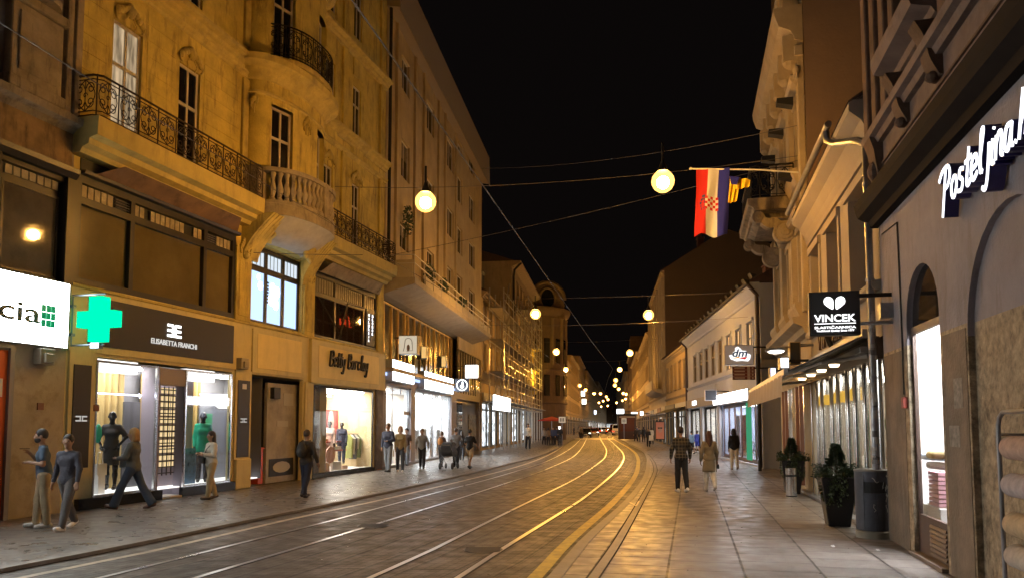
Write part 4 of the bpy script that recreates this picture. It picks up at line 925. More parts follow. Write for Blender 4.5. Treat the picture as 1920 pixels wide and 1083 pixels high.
# passage interior
mb = MB(FL); a, b = G_ps[0], G_ps[1]
B_ = b+1.4
mb.quad((a, -.12, .06), (a+2.2, -1.42, .06), (a+2.2, -1.42, 3.37), (a, -.12, 3.37)); mb.quad((b, -.12, .06), (B_, -.14, .06), (B_, -.14, 3.37), (b, -.12, 3.37)); mb.quad((B_, -.14, .06), (B_, -1.5, .06), (B_, -1.5, 3.37), (B_, -.14, 3.37)); mb.quad((a, -3, .06), (B_+3, -3, .06), (B_+3, -3, 3.37), (a, -3, 3.37)); mb.quad((a, -.12, 3.3), (B_, -.12, 3.3), (B_+2, -3, 3.3), (a, -3, 3.3))
mb.quad((a, -.0, .058), (B_, -.0, .058), (B_+2, -3, .058), (a, -3, .058))
pas = mb.build('passage', mat('passage_wall', (.12, .1, .085), .8, n=.3), nou)
gx = FL.q(500, 800, -.3)[0]
mb = MB(FL); gx1 = FL.q(561, 800, -.3)[0]; mb.box(gx, gx1, -.4, -.3, .06, 3.2); gw_ = mb.build('passage_wall_panel', mat('poster_wall', (.42, .38, .33), .75, n=.35, ns=1.5, stain=.4), nou)
mb = MB(FL); scribble(mb, FL, gx+.2, gx+1.5, 1.05, 1.95, -.293, 11, .02, 12); mb.build('graffiti', m_tagk, gw_)
mb = MB(FL)
for (x0, x1, y0, y1) in ((gx+.9, gx+1.5, 2.5, 2.9), (gx+.55, gx+1.2, 1.82, 2.0)): mb.box(x0, x1, -.295, -.287, y0, y1)
mb.build('pasted_notices', mat('paper', (.5, .48, .44), .7), gw_)
mb = MB(FL); mb.box(gx+.15, gx+1.55, -.295, -.28, .25, .8); lb = mb.build('letter_panel', m_blackm, gw_)
mb = MB(FL); mb.plate([(gx+.85+.5*math.cos(t*.5), .53+.18*math.sin(t*.5)) for t in range(13)], -.28, -.272); mb.build('oval_sign', mat('oval_pale', (.5, .47, .4), .6), lb)
mb = MB(FL); mb.box(gx+.15, gx+.5, -.3, -.15, 2.7, 3.05); mb.build('speaker', m_blackm, nou)
# orange barrier unit in the passage
bu = FL.q(483, 870, -.45)[0]
br = thing('ticket_machine', 'orange red parking barrier box standing in the dark passage mouth', 'barrier', FL, bu, -.5, .06)
mb = MB(FL); mb.box(bu-.12, bu+.14, -.65, -.35, .06, 1.12); mb.box(bu-.15, bu+.17, -.68, -.32, 1.12, 1.18); mb.build('cabinet', mat('orange_red', (.6, .08, .03), .4), br, bevel=.012)
mb = MB(FL); mb.box(bu-.9, bu-.12, -.56, -.5, .72, .84); mb.build('arm', mat('orange_red', (.6, .08, .03), .4), br)
mb = MB(FL); mb.box(bu-.7, bu-.5, -.498, -.49, .73, .83); mb.build('reflector', m_wpaint, br)
# ================================================================== shop interiors of the ochre house
m_gold = mat('gold_drape', (0.42, 0.30, 0.12), 0.6, n=0.15, ns=2)
m_floorw = glow('lit_display_floor', (1.0, .95, .9), 1.6)
def drape(F, par, u0, u1, z0, z1, d, amp=.05, wave=.16, m=None, name='curtain'):
    mb = MB(F); n = int((u1-u0)/.02); top = [(u0+(u1-u0)*i/n, d+amp*math.sin(2*math.pi*(u0+(u1-u0)*i/n)/wave)*(1+.3*math.sin(i*.7))) for i in range(n+1)]
    for i in range(n): mb.quad((*top[i], z0), (*top[i+1], z0), (*top[i+1], z1), (*top[i], z1))
    return mb.build(name, m or m_gold, par, smooth=2)
bq = lambda px, py, d: FL.q(px, py, d)
v1 = room(FL, nou, 7.28, 13.75, .28, 3.3, 1.35, mat('shop_grey', (.2, .2, .22), .5), glow('boutique_light', (1, .93, .85), 30), -.03, 3, 'display_window')
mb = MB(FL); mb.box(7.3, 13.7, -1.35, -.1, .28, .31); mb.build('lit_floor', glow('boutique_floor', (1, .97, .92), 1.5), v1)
for (a, b) in ((G_sh1[0], G_sh1[1]), (G_sh2[0], G_sh2[1])): pane(FL, nou, a, b, .28, 3.3, -.02, m_glass, 'glass', 0, m_chrome, .05)
m_lbox = glow('light_box_white', (1, .95, .9), 1.8); m_lstrip = glow('strip_violet', (.8, .78, 1.0), 8)
for (xa, xb, y0, y1) in ((184, 259, 671, 695), (350, 403, 690, 712)):
    a_, z1_ = bq(xa, y0, -.3); b_, _ = bq(xb, y0, -.3); _, z0_ = bq(xa, y1, -.3); mb = MB(FL); mb.box(a_, b_, -.5, -.3, z0_, z1_); mb.build('light_box', m_lbox, v1)
for (xa, xb) in ((184, 232), (352, 373), (262, 290)): drape(FL, v1, bq(xa, 800, -1.2)[0], bq(xb, 800, -1.2)[0], .3, 3.2, -1.2, wave=.2, amp=.06)
for (xa, xb, c_, nm) in ((232, 262, (.1, .1, .11), 'mirror_panel'), (375, 430, (.22, .23, .28), 'grey_screen')): mb = MB(FL); mb.box(bq(xa, 800, -1.1)[0], bq(xb, 800, -1.1)[0], -1.15, -1.1, .31, 2.45 if xa < 300 else 2.75); mb.build(nm, mat(nm, c_, .15), v1)
mb = MB(FL); mb.box(bq(380, 800, -1.05)[0], bq(398, 800, -1.05)[0], -1.08, -1.05, 1.1, 2.2); mb.build('green_poster', mat('poster_green', (.03, .25, .12), .5), v1)
mb = MB(FL); mb.box(bq(347, 800, -.35)[0], bq(369, 800, -.35)[0], -.38, -.35, .31, 1.25); mb.build('blue_display_panel', mat('blue_water', (.03, .1, .2), .3, n=.8, ns=6), v1)
for (x0, y0, x1, y1) in ((183, 736, 288, 742), (375, 738, 430, 741)):
    p, q_ = bq(x0, y0, -.6), bq(x1, y1, -.6); mb = MB(FL); mb.tube([(p[0], -.6, p[1]), (q_[0], -.6, q_[1])], .014, 5); mb.build('light_strip', m_lstrip, v1)
p, q_ = bq(235, 738, -.6), bq(262, 745, -1.0); mb = MB(FL); mb.tube([(p[0], -.2, p[1]), (q_[0], -1.0, q_[1])], .012, 5); mb.build('light_strip', m_lstrip, v1)
p = bq(420, 752, -.8); mb = MB(FL); mb.lathe([(.16, -.2), (.26, -.1), (.27, .1), (.2, .22)], (p[0], -.8), 14, p[1]); mb.build('round_lamp', m_lbox, v1)
p = bq(188, 880, -.35); mb = MB(FL); mb.box(p[0]-.14, p[0]+.14, -.42, -.3, p[1]-.12, p[1]+.14); mb.tube([(p[0]-.08, -.36, p[1]+.14), (p[0]-.06, -.36, p[1]+.4), (p[0]+.06, -.36, p[1]+.4), (p[0]+.08, -.36, p[1]+.14)], .012, 5); mb.box(p[0]-.1, p[0]+.1, -.42, -.3, .31, p[1]-.12); mb.build('white_handbag_on_stand', m_wpaint, v1)
p = bq(184, 812, -.3); mb = MB(FL); mb.ell((p[0], -.3, p[1]), (.09, .06, .22), 10, 8); mb.build('turquoise_garment', mat('turq', (.02, .5, .42), .5), v1)
# plinths and door grille
for (p0, p1) in ((144, 301), (339, 437)):
    mb = MB(FL); mb.box(U(p0), U(p1), -.0, .13, .052, .29); mb.build('plinth', m_black, nou, bevel=.008)
a, b = G_dr[0]+.03, G_dr[1]-.03
mb = MB(FL); mb.box(G_dr[0]-.02, G_dr[0]+.03, -.5, 0, .06, 3.3); mb.box(G_dr[1], G_dr[1]+.04, -.3, 0, .06, 3.3); mb.quad((a, -.52, .06), (b+1, -.52, .06), (b+1, -.52, 3.3), (a, -.52, 3.3)); dr_ = mb.build('entrance', mat('entrance_grey', (.25, .22, .27), .5), nou)
ga, gb_ = bq(297, 800, -.3)[0], bq(346, 800, -.3)[0]; la, lb_ = bq(300, 800, -.5)[0], bq(346, 800, -.5)[0]
for i in range(5):
    for j in range(11):
        if i > 2 and j < 4: continue
        x = la+(lb_-la)*i/5; mb = MB(FL); mb.box(x+.02, x+(lb_-la)/5-.02, -.515, -.5, .78+.19*j, .78+.19*j+.14); mb.build('lit_panel', glow('lit_beige_panels', (1, .74, .38), .95), dr_)
mb = MB(FL)
for i in range(7): x = ga+(gb_-ga)*i/6; mb.box(x-.01, x+.01, -.3, -.28, .6, 2.85)
for j in range(15):
    z = .66+.15*j; mb.box(ga, gb_, -.3, -.275, z-.013, z+.013)
mb.build('roller_grille', m_frame, dr_)
mb = MB(FL); mb.box(a-.05, b+.05, -.5, .1, .056, .1); mb.build('threshold', mat('pale_step', (.5, .45, .4), .6), dr_)
mb = MB(FL); mb.box(a-.05, b+.05, -.3, -.02, 2.86, 3.28); mb.build('lintel_panel', mat('lilac_panel', (.3, .26, .3), .6), dr_)
# Betty shop
a, b = G_sh3[0]+.02, G_sh3[1]-.02
r3 = room(FL, nou, 17.7, 24.6, .18, 3.22, 2.6, m_inw, glow('fashion_light', (1, .92, .82), 44), -.04, 3, 'shop_interior')
pane(FL, nou, a, b, .18, 3.22, -.02, m_glass, 'glass', 0, m_black, .05)
mb = MB(FL); mb.box(a-.1, b+.1, -.02, .06, .052, .2); mb.build('plinth', m_black, nou, bevel=.006)
def inbox(par, nm, m_, x0, x1, y0, y1, d, th=.1):
    a_, z1_ = FL.q(x0, y0, d); b_, z0_ = FL.q(x1, y1, d); _, z0_ = FL.q(x0, y1, d); mb = MB(FL); mb.box(a_, b_, d-th, d, max(z0_, .2), z1_); return mb.build(nm, m_, par, bevel=.004)
p_ = inbox(r3, 'red_poster', mat('poster_red', (.3, .04, .04), .5), 609, 634, 767, 830, -1.6); 
pf = FL.q(620, 790, -1.58); mb = MB(FL); mb.ell((pf[0], -1.57, pf[1]), (.25, .02, .45), 12, 8); mb.build('poster_figure', mat('poster_pink', (.6, .3, .28), .6), p_)
pf = FL.q(620, 852, -.4); mb = MB(FL); mb.plate([(pf[0]+.36*math.cos(k*math.pi/10), pf[1]+.3*math.sin(k*math.pi/10)) for k in range(20)], -.43, -.4); mb.build('round_disc', mat('disc_pink', (.6, .32, .24), .5), r3)
cr_ = [('crate_red', (.4, .06, .04)), ('crate_wood', (.35, .18, .08)), ('crate_white', (.7, .66, .6)), ('crate_tan', (.55, .35, .25))]
for k, (x0, x1, y0, y1, d) in enumerate(((590, 604, 862, 885, -.3), (605, 618, 868, 886, -.3), (624, 640, 865, 883, -.35), (642, 652, 872, 882, -.4), (590, 612, 838, 846, -.7), (606, 628, 822, 830, -.9), (628, 640, 836, 842, -.7), (596, 606, 852, 858, -.5), (590, 600, 800, 815, -1.2))): inbox(r3, 'display_box', mat(cr_[k % 4][0], cr_[k % 4][1], .6), x0, x1, y0, y1, d)
for k, (x0, x1, y0, y1) in enumerate(((588, 700, 845, 848), (588, 640, 828, 830))): inbox(r3, 'shelf', mat('shelf_red', (.4, .1, .07), .5), x0, (x1 if k else 650), y0, y1, -.8, .2)
ra, rz = FL.q(652, 812, -1.0); rb, _ = FL.q(682, 812, -1.0); mb = MB(FL); mb.tube([(ra, -1.0, rz), (rb, -1.0, rz)], .015, 6); rk = mb.build('clothes_rail', m_chrome, r3)
cols = [(.25, .27, .08), (.5, .45, .36), (.05, .05, .06), (.55, .5, .42), (.12, .15, .06), (.4, .36, .3), (.06, .06, .08)]
for k in range(8):
    x = ra+(rb-ra)*(k+.3)/8; lo = (.55, .7, .5, .9)[k % 4]; mb = MB(FL); mb.prism([(-1.15, lo), (-.85, lo), (-.82, rz-.2), (-1.0, rz-.02), (-1.18, rz-.2)], x, x+.1); mb.build('hanging_garment', mat('cloth%d' % (k % 7), cols[k % 7], .9), rk)
for x in (617, 636, 652, 672):
    p = FL.q(x, 735, -.5); mb = MB(FL); mb.lathe([(.03, 0), (.09, -.12), (.1, -.16)], (p[0], -.5), 10, p[1]); mb.build('spotlight', glow('spot_warm', (1, .9, .75), 6), r3)
# ================================================================== LEFT: grey modern building
Gu0, Gu1 = .001, FY.L
gry = thing('grey_apartment_building', 'tall grey beige apartment block with ribbed front and long concrete balcony', 'building', FY, (Gu0+Gu1)/2, 0, .05)
GW = [(754,768,100,165),(753,768,257,329),(750,766,415,462),(801,814,185,240),(801,814,330,375),(801,814,465,492),(839,851,255,310),(839,851,384,438),(839,849,497,528),(855,867,320,370),(855,867,417,468),(855,867,510,545),(880,890,270,318),(880,890,360,408),(880,890,450,495),(880,890,540,585),(858,866,262,282)]
GR = [FY.r(*g) for g in GW]
GR = [(a, b, c, e) for a, b, c, e in GR]
sh = [(XG(22.75), XG(25.45), .06, 3.6), (XG(25.95), XG(30.9), .06, 3.6), (XG(31.7), XG(35.7), .06, 3.5)]
mb = MB(FY); wall(mb, Gu0, Gu1, .052, 4.3, sh, -.05, .2); mb.build('ground_floor_wall', mat('brownish_stone', (.2, .17, .17), .5, n=.2), gry)
mb = MB(FY); wall(mb, Gu0, Gu1, 7.4, 21.6, [g for g in GR if g[2] > 7.5], 0, .22); hull(mb, Gu0, Gu1, .052, 21.6, -.05, 11); gwall = mb.build('wall', m_grey, gry)
for g in GR: window(FY, gry, *g, d=-.16, fm=m_wframe, nv=1, tr=(), fw=.06)
mb = MB(FY)
for x in (XG(23.2), XG(25.3), XG(26.4), XG(28.4), XG(29.4)): 
    mb = MB(FY); mb.box(x, x+.18, 0, .12, 8.0, 21.5); mb.build('rib', m_grey, gry)
mb = MB(FY); mb.box(XG(31.1), XG(31.25), 0, .1, 7.4, 21.5); mb.build('rib', m_grey, gry)
mb = MB(FY); mb.prism([(0, 21.6), (.55, 21.65), (.6, 19.5), (.6, 19.65), (0, 19.75)], Gu0-.05, Gu1+.1); mb.build('eaves', mat('eaves_grey', (.3, .25, .2), .8), gry)
mb = MB(FY); mb.tube([(Gu0+.12, .14, 7.9), (Gu0+.12, .14, 21.5)], .07, 8); mb.build('downpipe', m_dark, gry)
# black glass mezzanine
mb = MB(FY); mb.box(Gu0+.1, XG(31.8), -.45, -.4, 4.32, 7.4); mzg = mb.build('black_glass_wall', m_black, gry)
m_brass = mat('gilt_mullion', (.75, .55, .25), .3, .9)
for k, x in enumerate([XG(23.1), XG(23.9), XG(24.6), XG(25.35), XG(25.75), XG(26.5), XG(27.2), XG(27.9), XG(28.4), XG(29.1), XG(29.8), XG(30.5), XG(31.1), XG(31.7)]):
    mb = MB(FY); mb.box(x-.035, x+.035, -.4, -.33, 4.32, 7.2); mb.build('mullion', m_brass, mzg)
mb = MB(FY); mb.box(Gu0+.6, XG(31.7), -.4, -.32, 7.15, 7.22); mb.build('mullion', m_brass, mzg)
mb = MB(FY); mb.box(XG(31.85), Gu1-.05, -.12, -.06, 3.9, 6.6); m2g = mb.build('mezzanine_glazing', mat('greenish_pane', (.10, .08, .04), .1, n=.3, ns=1), gry)
for k in range(8):
    x = XG(31.9)+.85*k; mb = MB(FY); mb.box(x-.03, x+.03, -.06, .0, 3.9, 6.6); mb.build('mullion', m_frame, m2g)
mb = MB(FY); mb.box(XG(31.8), Gu1, -.06, .03, 6.6, 7.4); mb.build('spandrel', m_grey, gry)
# concrete balcony
bc0, bc1 = Gu0+.05, XG(34.2)
mb = MB(FY); mb.prism([(-.4, 7.3), (.0, 7.35), (1.25, 7.72), (1.3, 7.74), (1.3, 8.0), (0, 8.0), (-.4, 7.5)], bc0, bc1); cb = mb.build('concrete_balcony', mat('concrete_tan', (.42, .35, .25), .85, n=.15, ns=2, stain=.3), gry)
mb = MB(FY); mb.box(bc0+2.0, bc1-.05, 1.2, 1.26, 8.0, 8.42); mb.box(bc0+.05, bc0+.1, .05, 1.2, 8.0, 8.75); mb.build('parapet_panel', mat('parapet_cream', (.5, .42, .28), .8, n=.1), cb)
m_rl = mat('white_rail_paint', (.55, .5, .42), .4)
mb = MB(FY)
P_ = [(bc0+.03, .05), (bc0+.03, 1.27), (bc1-.03, 1.27)]
for z in (8.95, 8.6): mb.tube([(a, b, z) for a, b in P_], .025, 6)
for x in [bc0+.03+1.7*k for k in range(13)]: mb.tube([(x, 1.27, 8.0), (x, 1.27, 8.95)], .02, 5)
mb.build('balcony_railing', m_rl, cb)
def leafball(mb, c, r, n, s, rn, F=None):
    for i in range(n):
        d = Vector((rn.gauss(0, 1), rn.gauss(0, 1), rn.gauss(0, 1))); d.normalize(); rr = rn.random()**.5
        p = Vector((c[0]+d.x*r[0]*rr, c[1]+d.y*r[1]*rr, c[2]+d.z*r[2]*rr)); a = Vector((rn.uniform(-1, 1), rn.uniform(-1, 1), rn.uniform(-1, 1))).normalized(); b = a.orthogonal().normalized(); l = s*rn.uniform(.6, 1.4)
        mb.add([p-a*l, p+b*l*.45, p+a*l, p-b*l*.45], [(0, 1, 2, 3)])
m_leafd = mat('dark_leaves', (.05, .075, .03), .6, n=.4, ns=9)
rn = random.Random(4)
for (px, py, w_, h_, lab) in ((806, 492, .9, .55, 'bushy dark balcony plants hanging over the white rail at its middle'), (832, 515, .6, .4, 'low dark plants on the concrete balcony beyond the bushier clump'), (868, 560, .8, .35, 'small dark plants near the far end of the concrete balcony')):
    u, z = FY.q(px, py, 1.15); mb = MB(FY); leafball(mb, (u, 1.15, 8.75), (w_, .22, h_), 260, .07, rn); mb.box(u-w_*.7, u+w_*.7, 1.02, 1.18, 8.02, 8.4); pb = mb.build('balcony_plant', m_leafd); tag(pb, lab, 'plant')
u, z = FY.q(757, 435, .1); mb = MB(FY); leafball(mb, (u, .3, z+.5), (.5, .25, .8), 160, .09, rn); mb.tube([(u, .1, z-.6), (u, .3, z+.9)], .02, 5); tag(mb.build('potted_shrub', m_leafd), 'thin leggy shrub growing up the ribbed wall above the balcony corner', 'plant')
# shop fronts of the grey building
for (a, b, c, e), lm, nm in ((sh[0], m_shopb, 2), (sh[1], m_shopb, 2)):
    rr = room(FY, gry, a+.02, b-.02, .1, e-.02, 3.5, mat('bright_shop_white', (.9, .9, .9), .6), glow('shop_light_hot', (.93, .97, 1.0), 60), -.25, 3, 'shop_interior')
    pane(FY, gry, a, b, .1, e, -.2, m_glass, 'glass', 2 if a < 5 else 3, m_zinc, .07)
    if a < 5: 
        mb = MB(FY); mb.box(a+(b-a)*.5, b-.05, -.19, -.12, 2.35, 2.5); mb.build('door_transom', m_zinc, gry)
rn = random.Random(5)
for k in range(5):
    x = XG(26.5)+1.6*k; mb = MB(FY); mb.box(x, x+.8, -1.0, -.7, .12, rn.uniform(.8, 1.9)); mb.build('shop_shelf', mat('shelf_pale', (.5, .5, .52), .5), gry)
mb = MB(FY); mb.box(XG(22.8), XG(31), -.1, .1, .052, .16); mb.build('plinth', mat('plinth_grey', (.15, .15, .16), .5), gry)
mb = MB(FY); mb.box(XG(22.5), XG(31.6), -.04, .35, 4.12, 4.28); mb.build('shelf_band', mat('tan_band', (.45, .33, .18), .6), gry)
mb = MB(FY); mb.box(XG(31.75), XG(35.65), -.3, -.25, .06, 3.5); dk = mb.build('dark_shopfront', mat('anthracite', (.05, .05, .055), .35), gry)
for k in range(4):
    for j in range(4): mb = MB(FY); mb.box(XG(31.9)+.6*k, XG(31.9)+.5+.6*k, -.24, -.23, .4+.75*j, 1.05+.75*j); mb.build('shop_pane', mat('pane_mirror', (.04, .04, .045), .05, spec=1), dk)
mb = MB(FY); mb.box(XG(34.2), XG(35.6), -.24, -.2, .5, 2.6); mb.build('poster_panel', mat('torn_posters', (.25, .24, .22), .7, n=.8, ns=7), dk)
# hanging signs of the grey building
def bladesign(name, label, F, pxs, pys, d0, d1, t, faces, cat='sign', zz=None):
    pass
def cubesign(F, label, x0, x1, y0, y1, dep, glowm, side_m, dout, name='hanging_sign'):
    """box sign whose near face spans pixels x0..x1,y0..y1, on plan centred at distance dout from the wall"""
    u, zt = F.q((x0+x1)/2, y0, dout); _, zb = F.q((x0+x1)/2, y1, dout)
    p = F.W(u, dout, 0); hw = (x1-x0)/FPX*p.y/2/abs(F.y.x)
    t = thing(name, label, 'sign', F, u, dout, zb)
    mb = MB(F); mb.box(u, u+dep, dout-hw, dout+hw, zb, zt); mb.build('housing', side_m, t)
    mb = MB(F); mb.box(u-.012, u-.001, dout-hw+.02, dout+hw-.02, zb+.02, zt-.02); fc = mb.build('face', glowm, t)
    mb = MB(F); mb.box(u+dep*.4, u+dep*.55, 0, dout-hw, zt-.1, zt-.04); mb.build('bracket', m_iron, t)
    return t, u, hw, zb, zt, fc
t, u_, hw, zb, zt, fc = cubesign(FY, 'pale cube sign with a seated bird figure at the near end of the black glazing', 747, 783, 628, 663, .55, glow('pale_sign', (1, .85, .62), .62), mat('cube_side', (.12, .09, .06), .5), .72)
mb = MB(FY); zc = (zb+zt)/2; dd = .72
mb.tube([(u_-.02, dd+.02+.17*math.cos(a_), zc+.08+.2*math.sin(a_)) for a_ in [i*.35-.3 for i in range(9)]]+[(u_-.02, dd-.16, zc-.15), (u_-.02, dd-.2, zc-.28)], .014, 4)
mb.tube([(u_-.02, dd+.19, zc+.1), (u_-.02, dd+.21, zc-.25), (u_-.02, dd-.05, zc-.28)], .014, 4); mb.plate([], 0, 0) if 0 else None
mb.ell((u_-.015, dd+.02, zc-.14), (.01, .07, .15), 8, 6); mb.build('bird_outline', mat('sign_brown', (.22, .15, .1), .6), fc)
mS = mat('sign_side_dark', (.04, .045, .05), .4)
cubesign(FY, 'glowing blank white box sign highest of the two above the round emblem sign', 872, 897, 683, 708, .35, glow('sign_white_hot', (.92, .97, 1.0), 5), mS, 1.15)
t, u_, hw, zb, zt, fc = cubesign(FY, 'dark blue sign with a white ringed emblem hanging below the glowing box', 853, 880, 709, 733, .3, mat('navy_sign', (.01, .015, .04), .3), mS, .85)
mb = MB(FY); zc = (zb+zt)/2
mb.tube([(u_-.03, .85+hw*.72*math.cos(k*math.pi/10), zc+hw*.72*math.sin(k*math.pi/10)) for k in range(21)], .035, 5); mb.ell((u_-.03, .85, zc-.08), (.02, hw*.3, hw*.28), 10, 6); mb.ell((u_-.03, .88, zc+.1), (.02, hw*.14, hw*.3), 10, 6); mb.build('ring_emblem', glow('emblem_white', (.95, 1, 1), 2.2), fc)
for (px, py, lab) in ((795, 660, 'small dark box lamp with amber face under the gilt mullions, nearer one'), (832, 677, 'small dark box lamp with amber face under the gilt mullions, farther one')):
    u, z = FY.q(px, py, .35); t = thing('wall_lantern', lab, 'lantern', FY, u, .3, z-.3); mb = MB(FY); mb.box(u-.12, u+.3, .0, .5, z-.3, z+.3); mb.build('housing', mS, t); mb = MB(FY); mb.box(u-.125, u-.121, .26, .48, z-.28, z+.28); mb.build('face', glow('amber_face', (1, .6, .2), .9), t)
# light fascia boxes along the shops
for (x0, x1, y0, y1, lab, g_) in ((737, 777, 672, 712, 'wide glowing blank white fascia sign over the first bright shop door', 4), (797, 850, 694, 728, 'wide glowing blank white fascia sign over the second bright shop', 5)):
    a, z1_ = FY.q(x0, y0, .3); b, _ = FY.q(x1, y0, .3); _, z0_ = FY.q(x0, y1, .3); t = thing('shop_fascia_sign', lab, 'sign', FY, (a+b)/2, .2, z0_)
    mb = MB(FY); mb.box(a, b, -.04, .28, z0_, z1_); mb.build('housing', mat('housing_pale', (.4, .42, .45), .4), t); mb = MB(FY); mb.box(a+.02, b-.02, .281, .3, z0_+.02, z1_-.02); mb.build('face', glow('sign_white_cool', (.9, .96, 1.0), g_*2), t)
mb = MB(FY); mb.box(Gu0+.15, XG(31.2), .01, .05, 3.95, 4.08); tag(mb.build('neon_strip', glow('blue_strip', (.45, .6, 1.0), 1.6)), 'long bluish white light strip running above the bright shop signs', 'light strip')
# ================================================================== generic street houses
def house(F, u0, u1, H, label, wm, floors=3, z_g=4.0, ww=1.0, gap=2.4, trim=None, lit=(), deep=10, shops=True, roof=0.0, frames=None, sil=True, seed=0, pane_m=None, name='town_house', shopglow=None, awn=None, wh=1.75, corn=None, skip_windows=False, nsh=None):
    rn = random.Random(seed); t = thing(name, label, 'building', F, (u0+u1)/2, 0, .05); trim = trim or wm
    n = max(1, int((u1-u0)/gap)); holes = []; fh = (H-z_g-.6)/floors
    for j in range(floors):
        for i in range(n):
            c = u0+(u1-u0)*(i+.5)/n; zb = z_g+.45+fh*j; holes.append((c-ww/2, c+ww/2, zb+.2, min(zb+.2+wh, zb+fh-.3)))
    if skip_windows: holes = []
    ns = nsh or max(1, int((u1-u0)/5.0)); shs = []
    if shops:
        for i in range(ns):
            a = u0+(u1-u0)*i/ns+.35; b = u0+(u1-u0)*(i+1)/ns-.35; shs.append((a, b, .15, min(z_g-1.0, 3.0)))
    mb = MB(F); wall(mb, u0, u1, .052, H, holes+shs, 0, .22); hull(mb, u0, u1, .052, H, 0, deep); mb.build('wall', wm, t)
    for k, h in enumerate(holes):
        window(F, t, *h, d=-.17, fm=frames or m_wframe, pm=(m_warmwin if rn.random() < .06 or k in lit else (pane_m or (m_pane if rn.random() < .8 else m_drape))), nv=1, tr=(.65,), fw=.06, surround=trim if sil else None, sill=True)
    mould(F, t, u0+.01, u1-.01, H-.42, corn or CORN, trim); mould(F, t, u0+.01, u1-.01, z_g-.1, STRG, trim, 'string_course')
    if roof: mb = MB(F); mb.prism([(.3, H), (-deep*.45, H+roof), (-deep, H)], u0, u1); mb.build('roof', mat('dark_tiles', (.06, .035, .025), .8, n=.4, ns=5), t)
    for k, (a, b, c, e) in enumerate(shs):
        sg_ = rn.choice([(1, .96, .9), (.9, .96, 1), (1, .88, .68)]); st = rn.uniform(.4, 1.5)*(shopglow if shopglow is not None else 1.0)
        mb = MB(F); mb.box(a, b, -.6, -.55, c, e); g = mb.build('shop_window', shoplook(k+seed, sg_, st), t)
        mb = MB(F)
        for q in range(4): x = a+(b-a)*q/3; mb.box(x-.05, x+.05, -.15, -.05, c, e)
        mb.box(a, b, -.15, -.05, c-.1, c+.12); mb.box(a, b, -.16, -.06, e-.5, e-.4); mb.build('shop_frame', m_frame, g)
        mb = MB(F); mb.box(a-.1, b+.1, .01, .12, e+.08, min(e+.6, z_g-.2)); mb.build('shop_fascia', mat('fascia%d' % ((k+seed) % 4), [(.05, .05, .05), (.3, .28, .25), (.12, .03, .02), (.4, .38, .33)][(k+seed) % 4], .5), t)
    return t
def shoplook(i, c, s):
    """lit goods seen in a shop window: broken up light and dark"""
    nm = 'shop_look_%d' % i
    if nm in MATS: return MATS[nm]
    m = bpy.data.materials.new(nm); m.use_nodes = True; t = m.node_tree; L = t.links.new; t.nodes.remove(t.nodes['Principled BSDF'])
    g = t.nodes.new('ShaderNodeNewGeometry'); mp = t.nodes.new('ShaderNodeMapping'); mp.inputs['Scale'].default_value = (2.2, 2.2, 1.3); L(g.outputs['Position'], mp.inputs[0])
    v = t.nodes.new('ShaderNodeTexVoronoi'); v.inputs['Scale'].default_value = 1.6; L(mp.outputs[0], v.inputs['Vector'])
    r = t.nodes.new('ShaderNodeMapRange'); r.inputs[1].default_value = .1; r.inputs[2].default_value = .9; r.inputs[3].default_value = .15; r.inputs[4].default_value = 1.5
    x = t.nodes.new('ShaderNodeSeparateColor'); L(v.outputs['Color'], x.inputs[0]); L(x.outputs[0], r.inputs[0])
    mu = t.nodes.new('ShaderNodeMath'); mu.operation = 'MULTIPLY'; mu.inputs[1].default_value = s*1.6; L(r.outputs[0], mu.inputs[0])
    e = t.nodes.new('ShaderNodeEmission'); e.inputs[0].default_value = (*c, 1); L(mu.outputs[0], e.inputs[1]); L(e.outputs[0], t.nodes['Material Output'].inputs[0]); MATS[nm] = m; return m
m_w1 = mat('amber_plaster', (.38, .27, .13), .85, n=.15, ns=1.2, stain=.35, streak=True); m_w2 = mat('sand_plaster', (.33, .25, .16), .85, n=.18, ns=1.1, stain=.4, streak=True)
m_w3 = mat('brown_stone_plaster', (.12, .075, .05), .85, n=.25, ns=1.5, stain=.5, streak=True, bump=.3); m_w4 = mat('pale_plaster', (.4, .34, .26), .85, n=.12, ns=1.3, stain=.3, streak=True)
m_tr = mat('stone_trim', (.3, .23, .15), .8, n=.25, ns=3)
# scaffolded low house, taller house behind it, small gilded house
s1 = house(F2, .02, 14.45, 9.9, 'low amber house behind the scaffolding, dark dormer roof', m_w1, 2, 4.3, 1.0, 2.4, m_tr, roof=2.4, seed=1, shopglow=1.0)
for u in (1.2, 4.0):
    mb = MB(F2); mb.prism([(-.6, 10.4), (-.6, 11.7), (-.5, 11.8), (-3, 11.9), (-3, 10.4)], u-.6, u+.6); dm = mb.build('dormer', m_blackm, s1)
s2 = house(F2, 14.47, 32.2, 14.9, 'taller plaster house with blank gable rising over the scaffolding', m_w2, 3, 4.3, 1.05, 2.5, m_tr, roof=1.6, seed=2, corn=[(0, 0), (.1, .02), (.7, .25), (.75, .42), (0, .45)], shopglow=1.2, wh=2.1)
mb = MB(F2); mb.tube([(14.7, .75, 14.75), (14.7, .2, 14.2), (14.7, .12, 13.6), (14.7, .12, 8)], .09, 8); mb.build('downpipe', m_dark, s2)
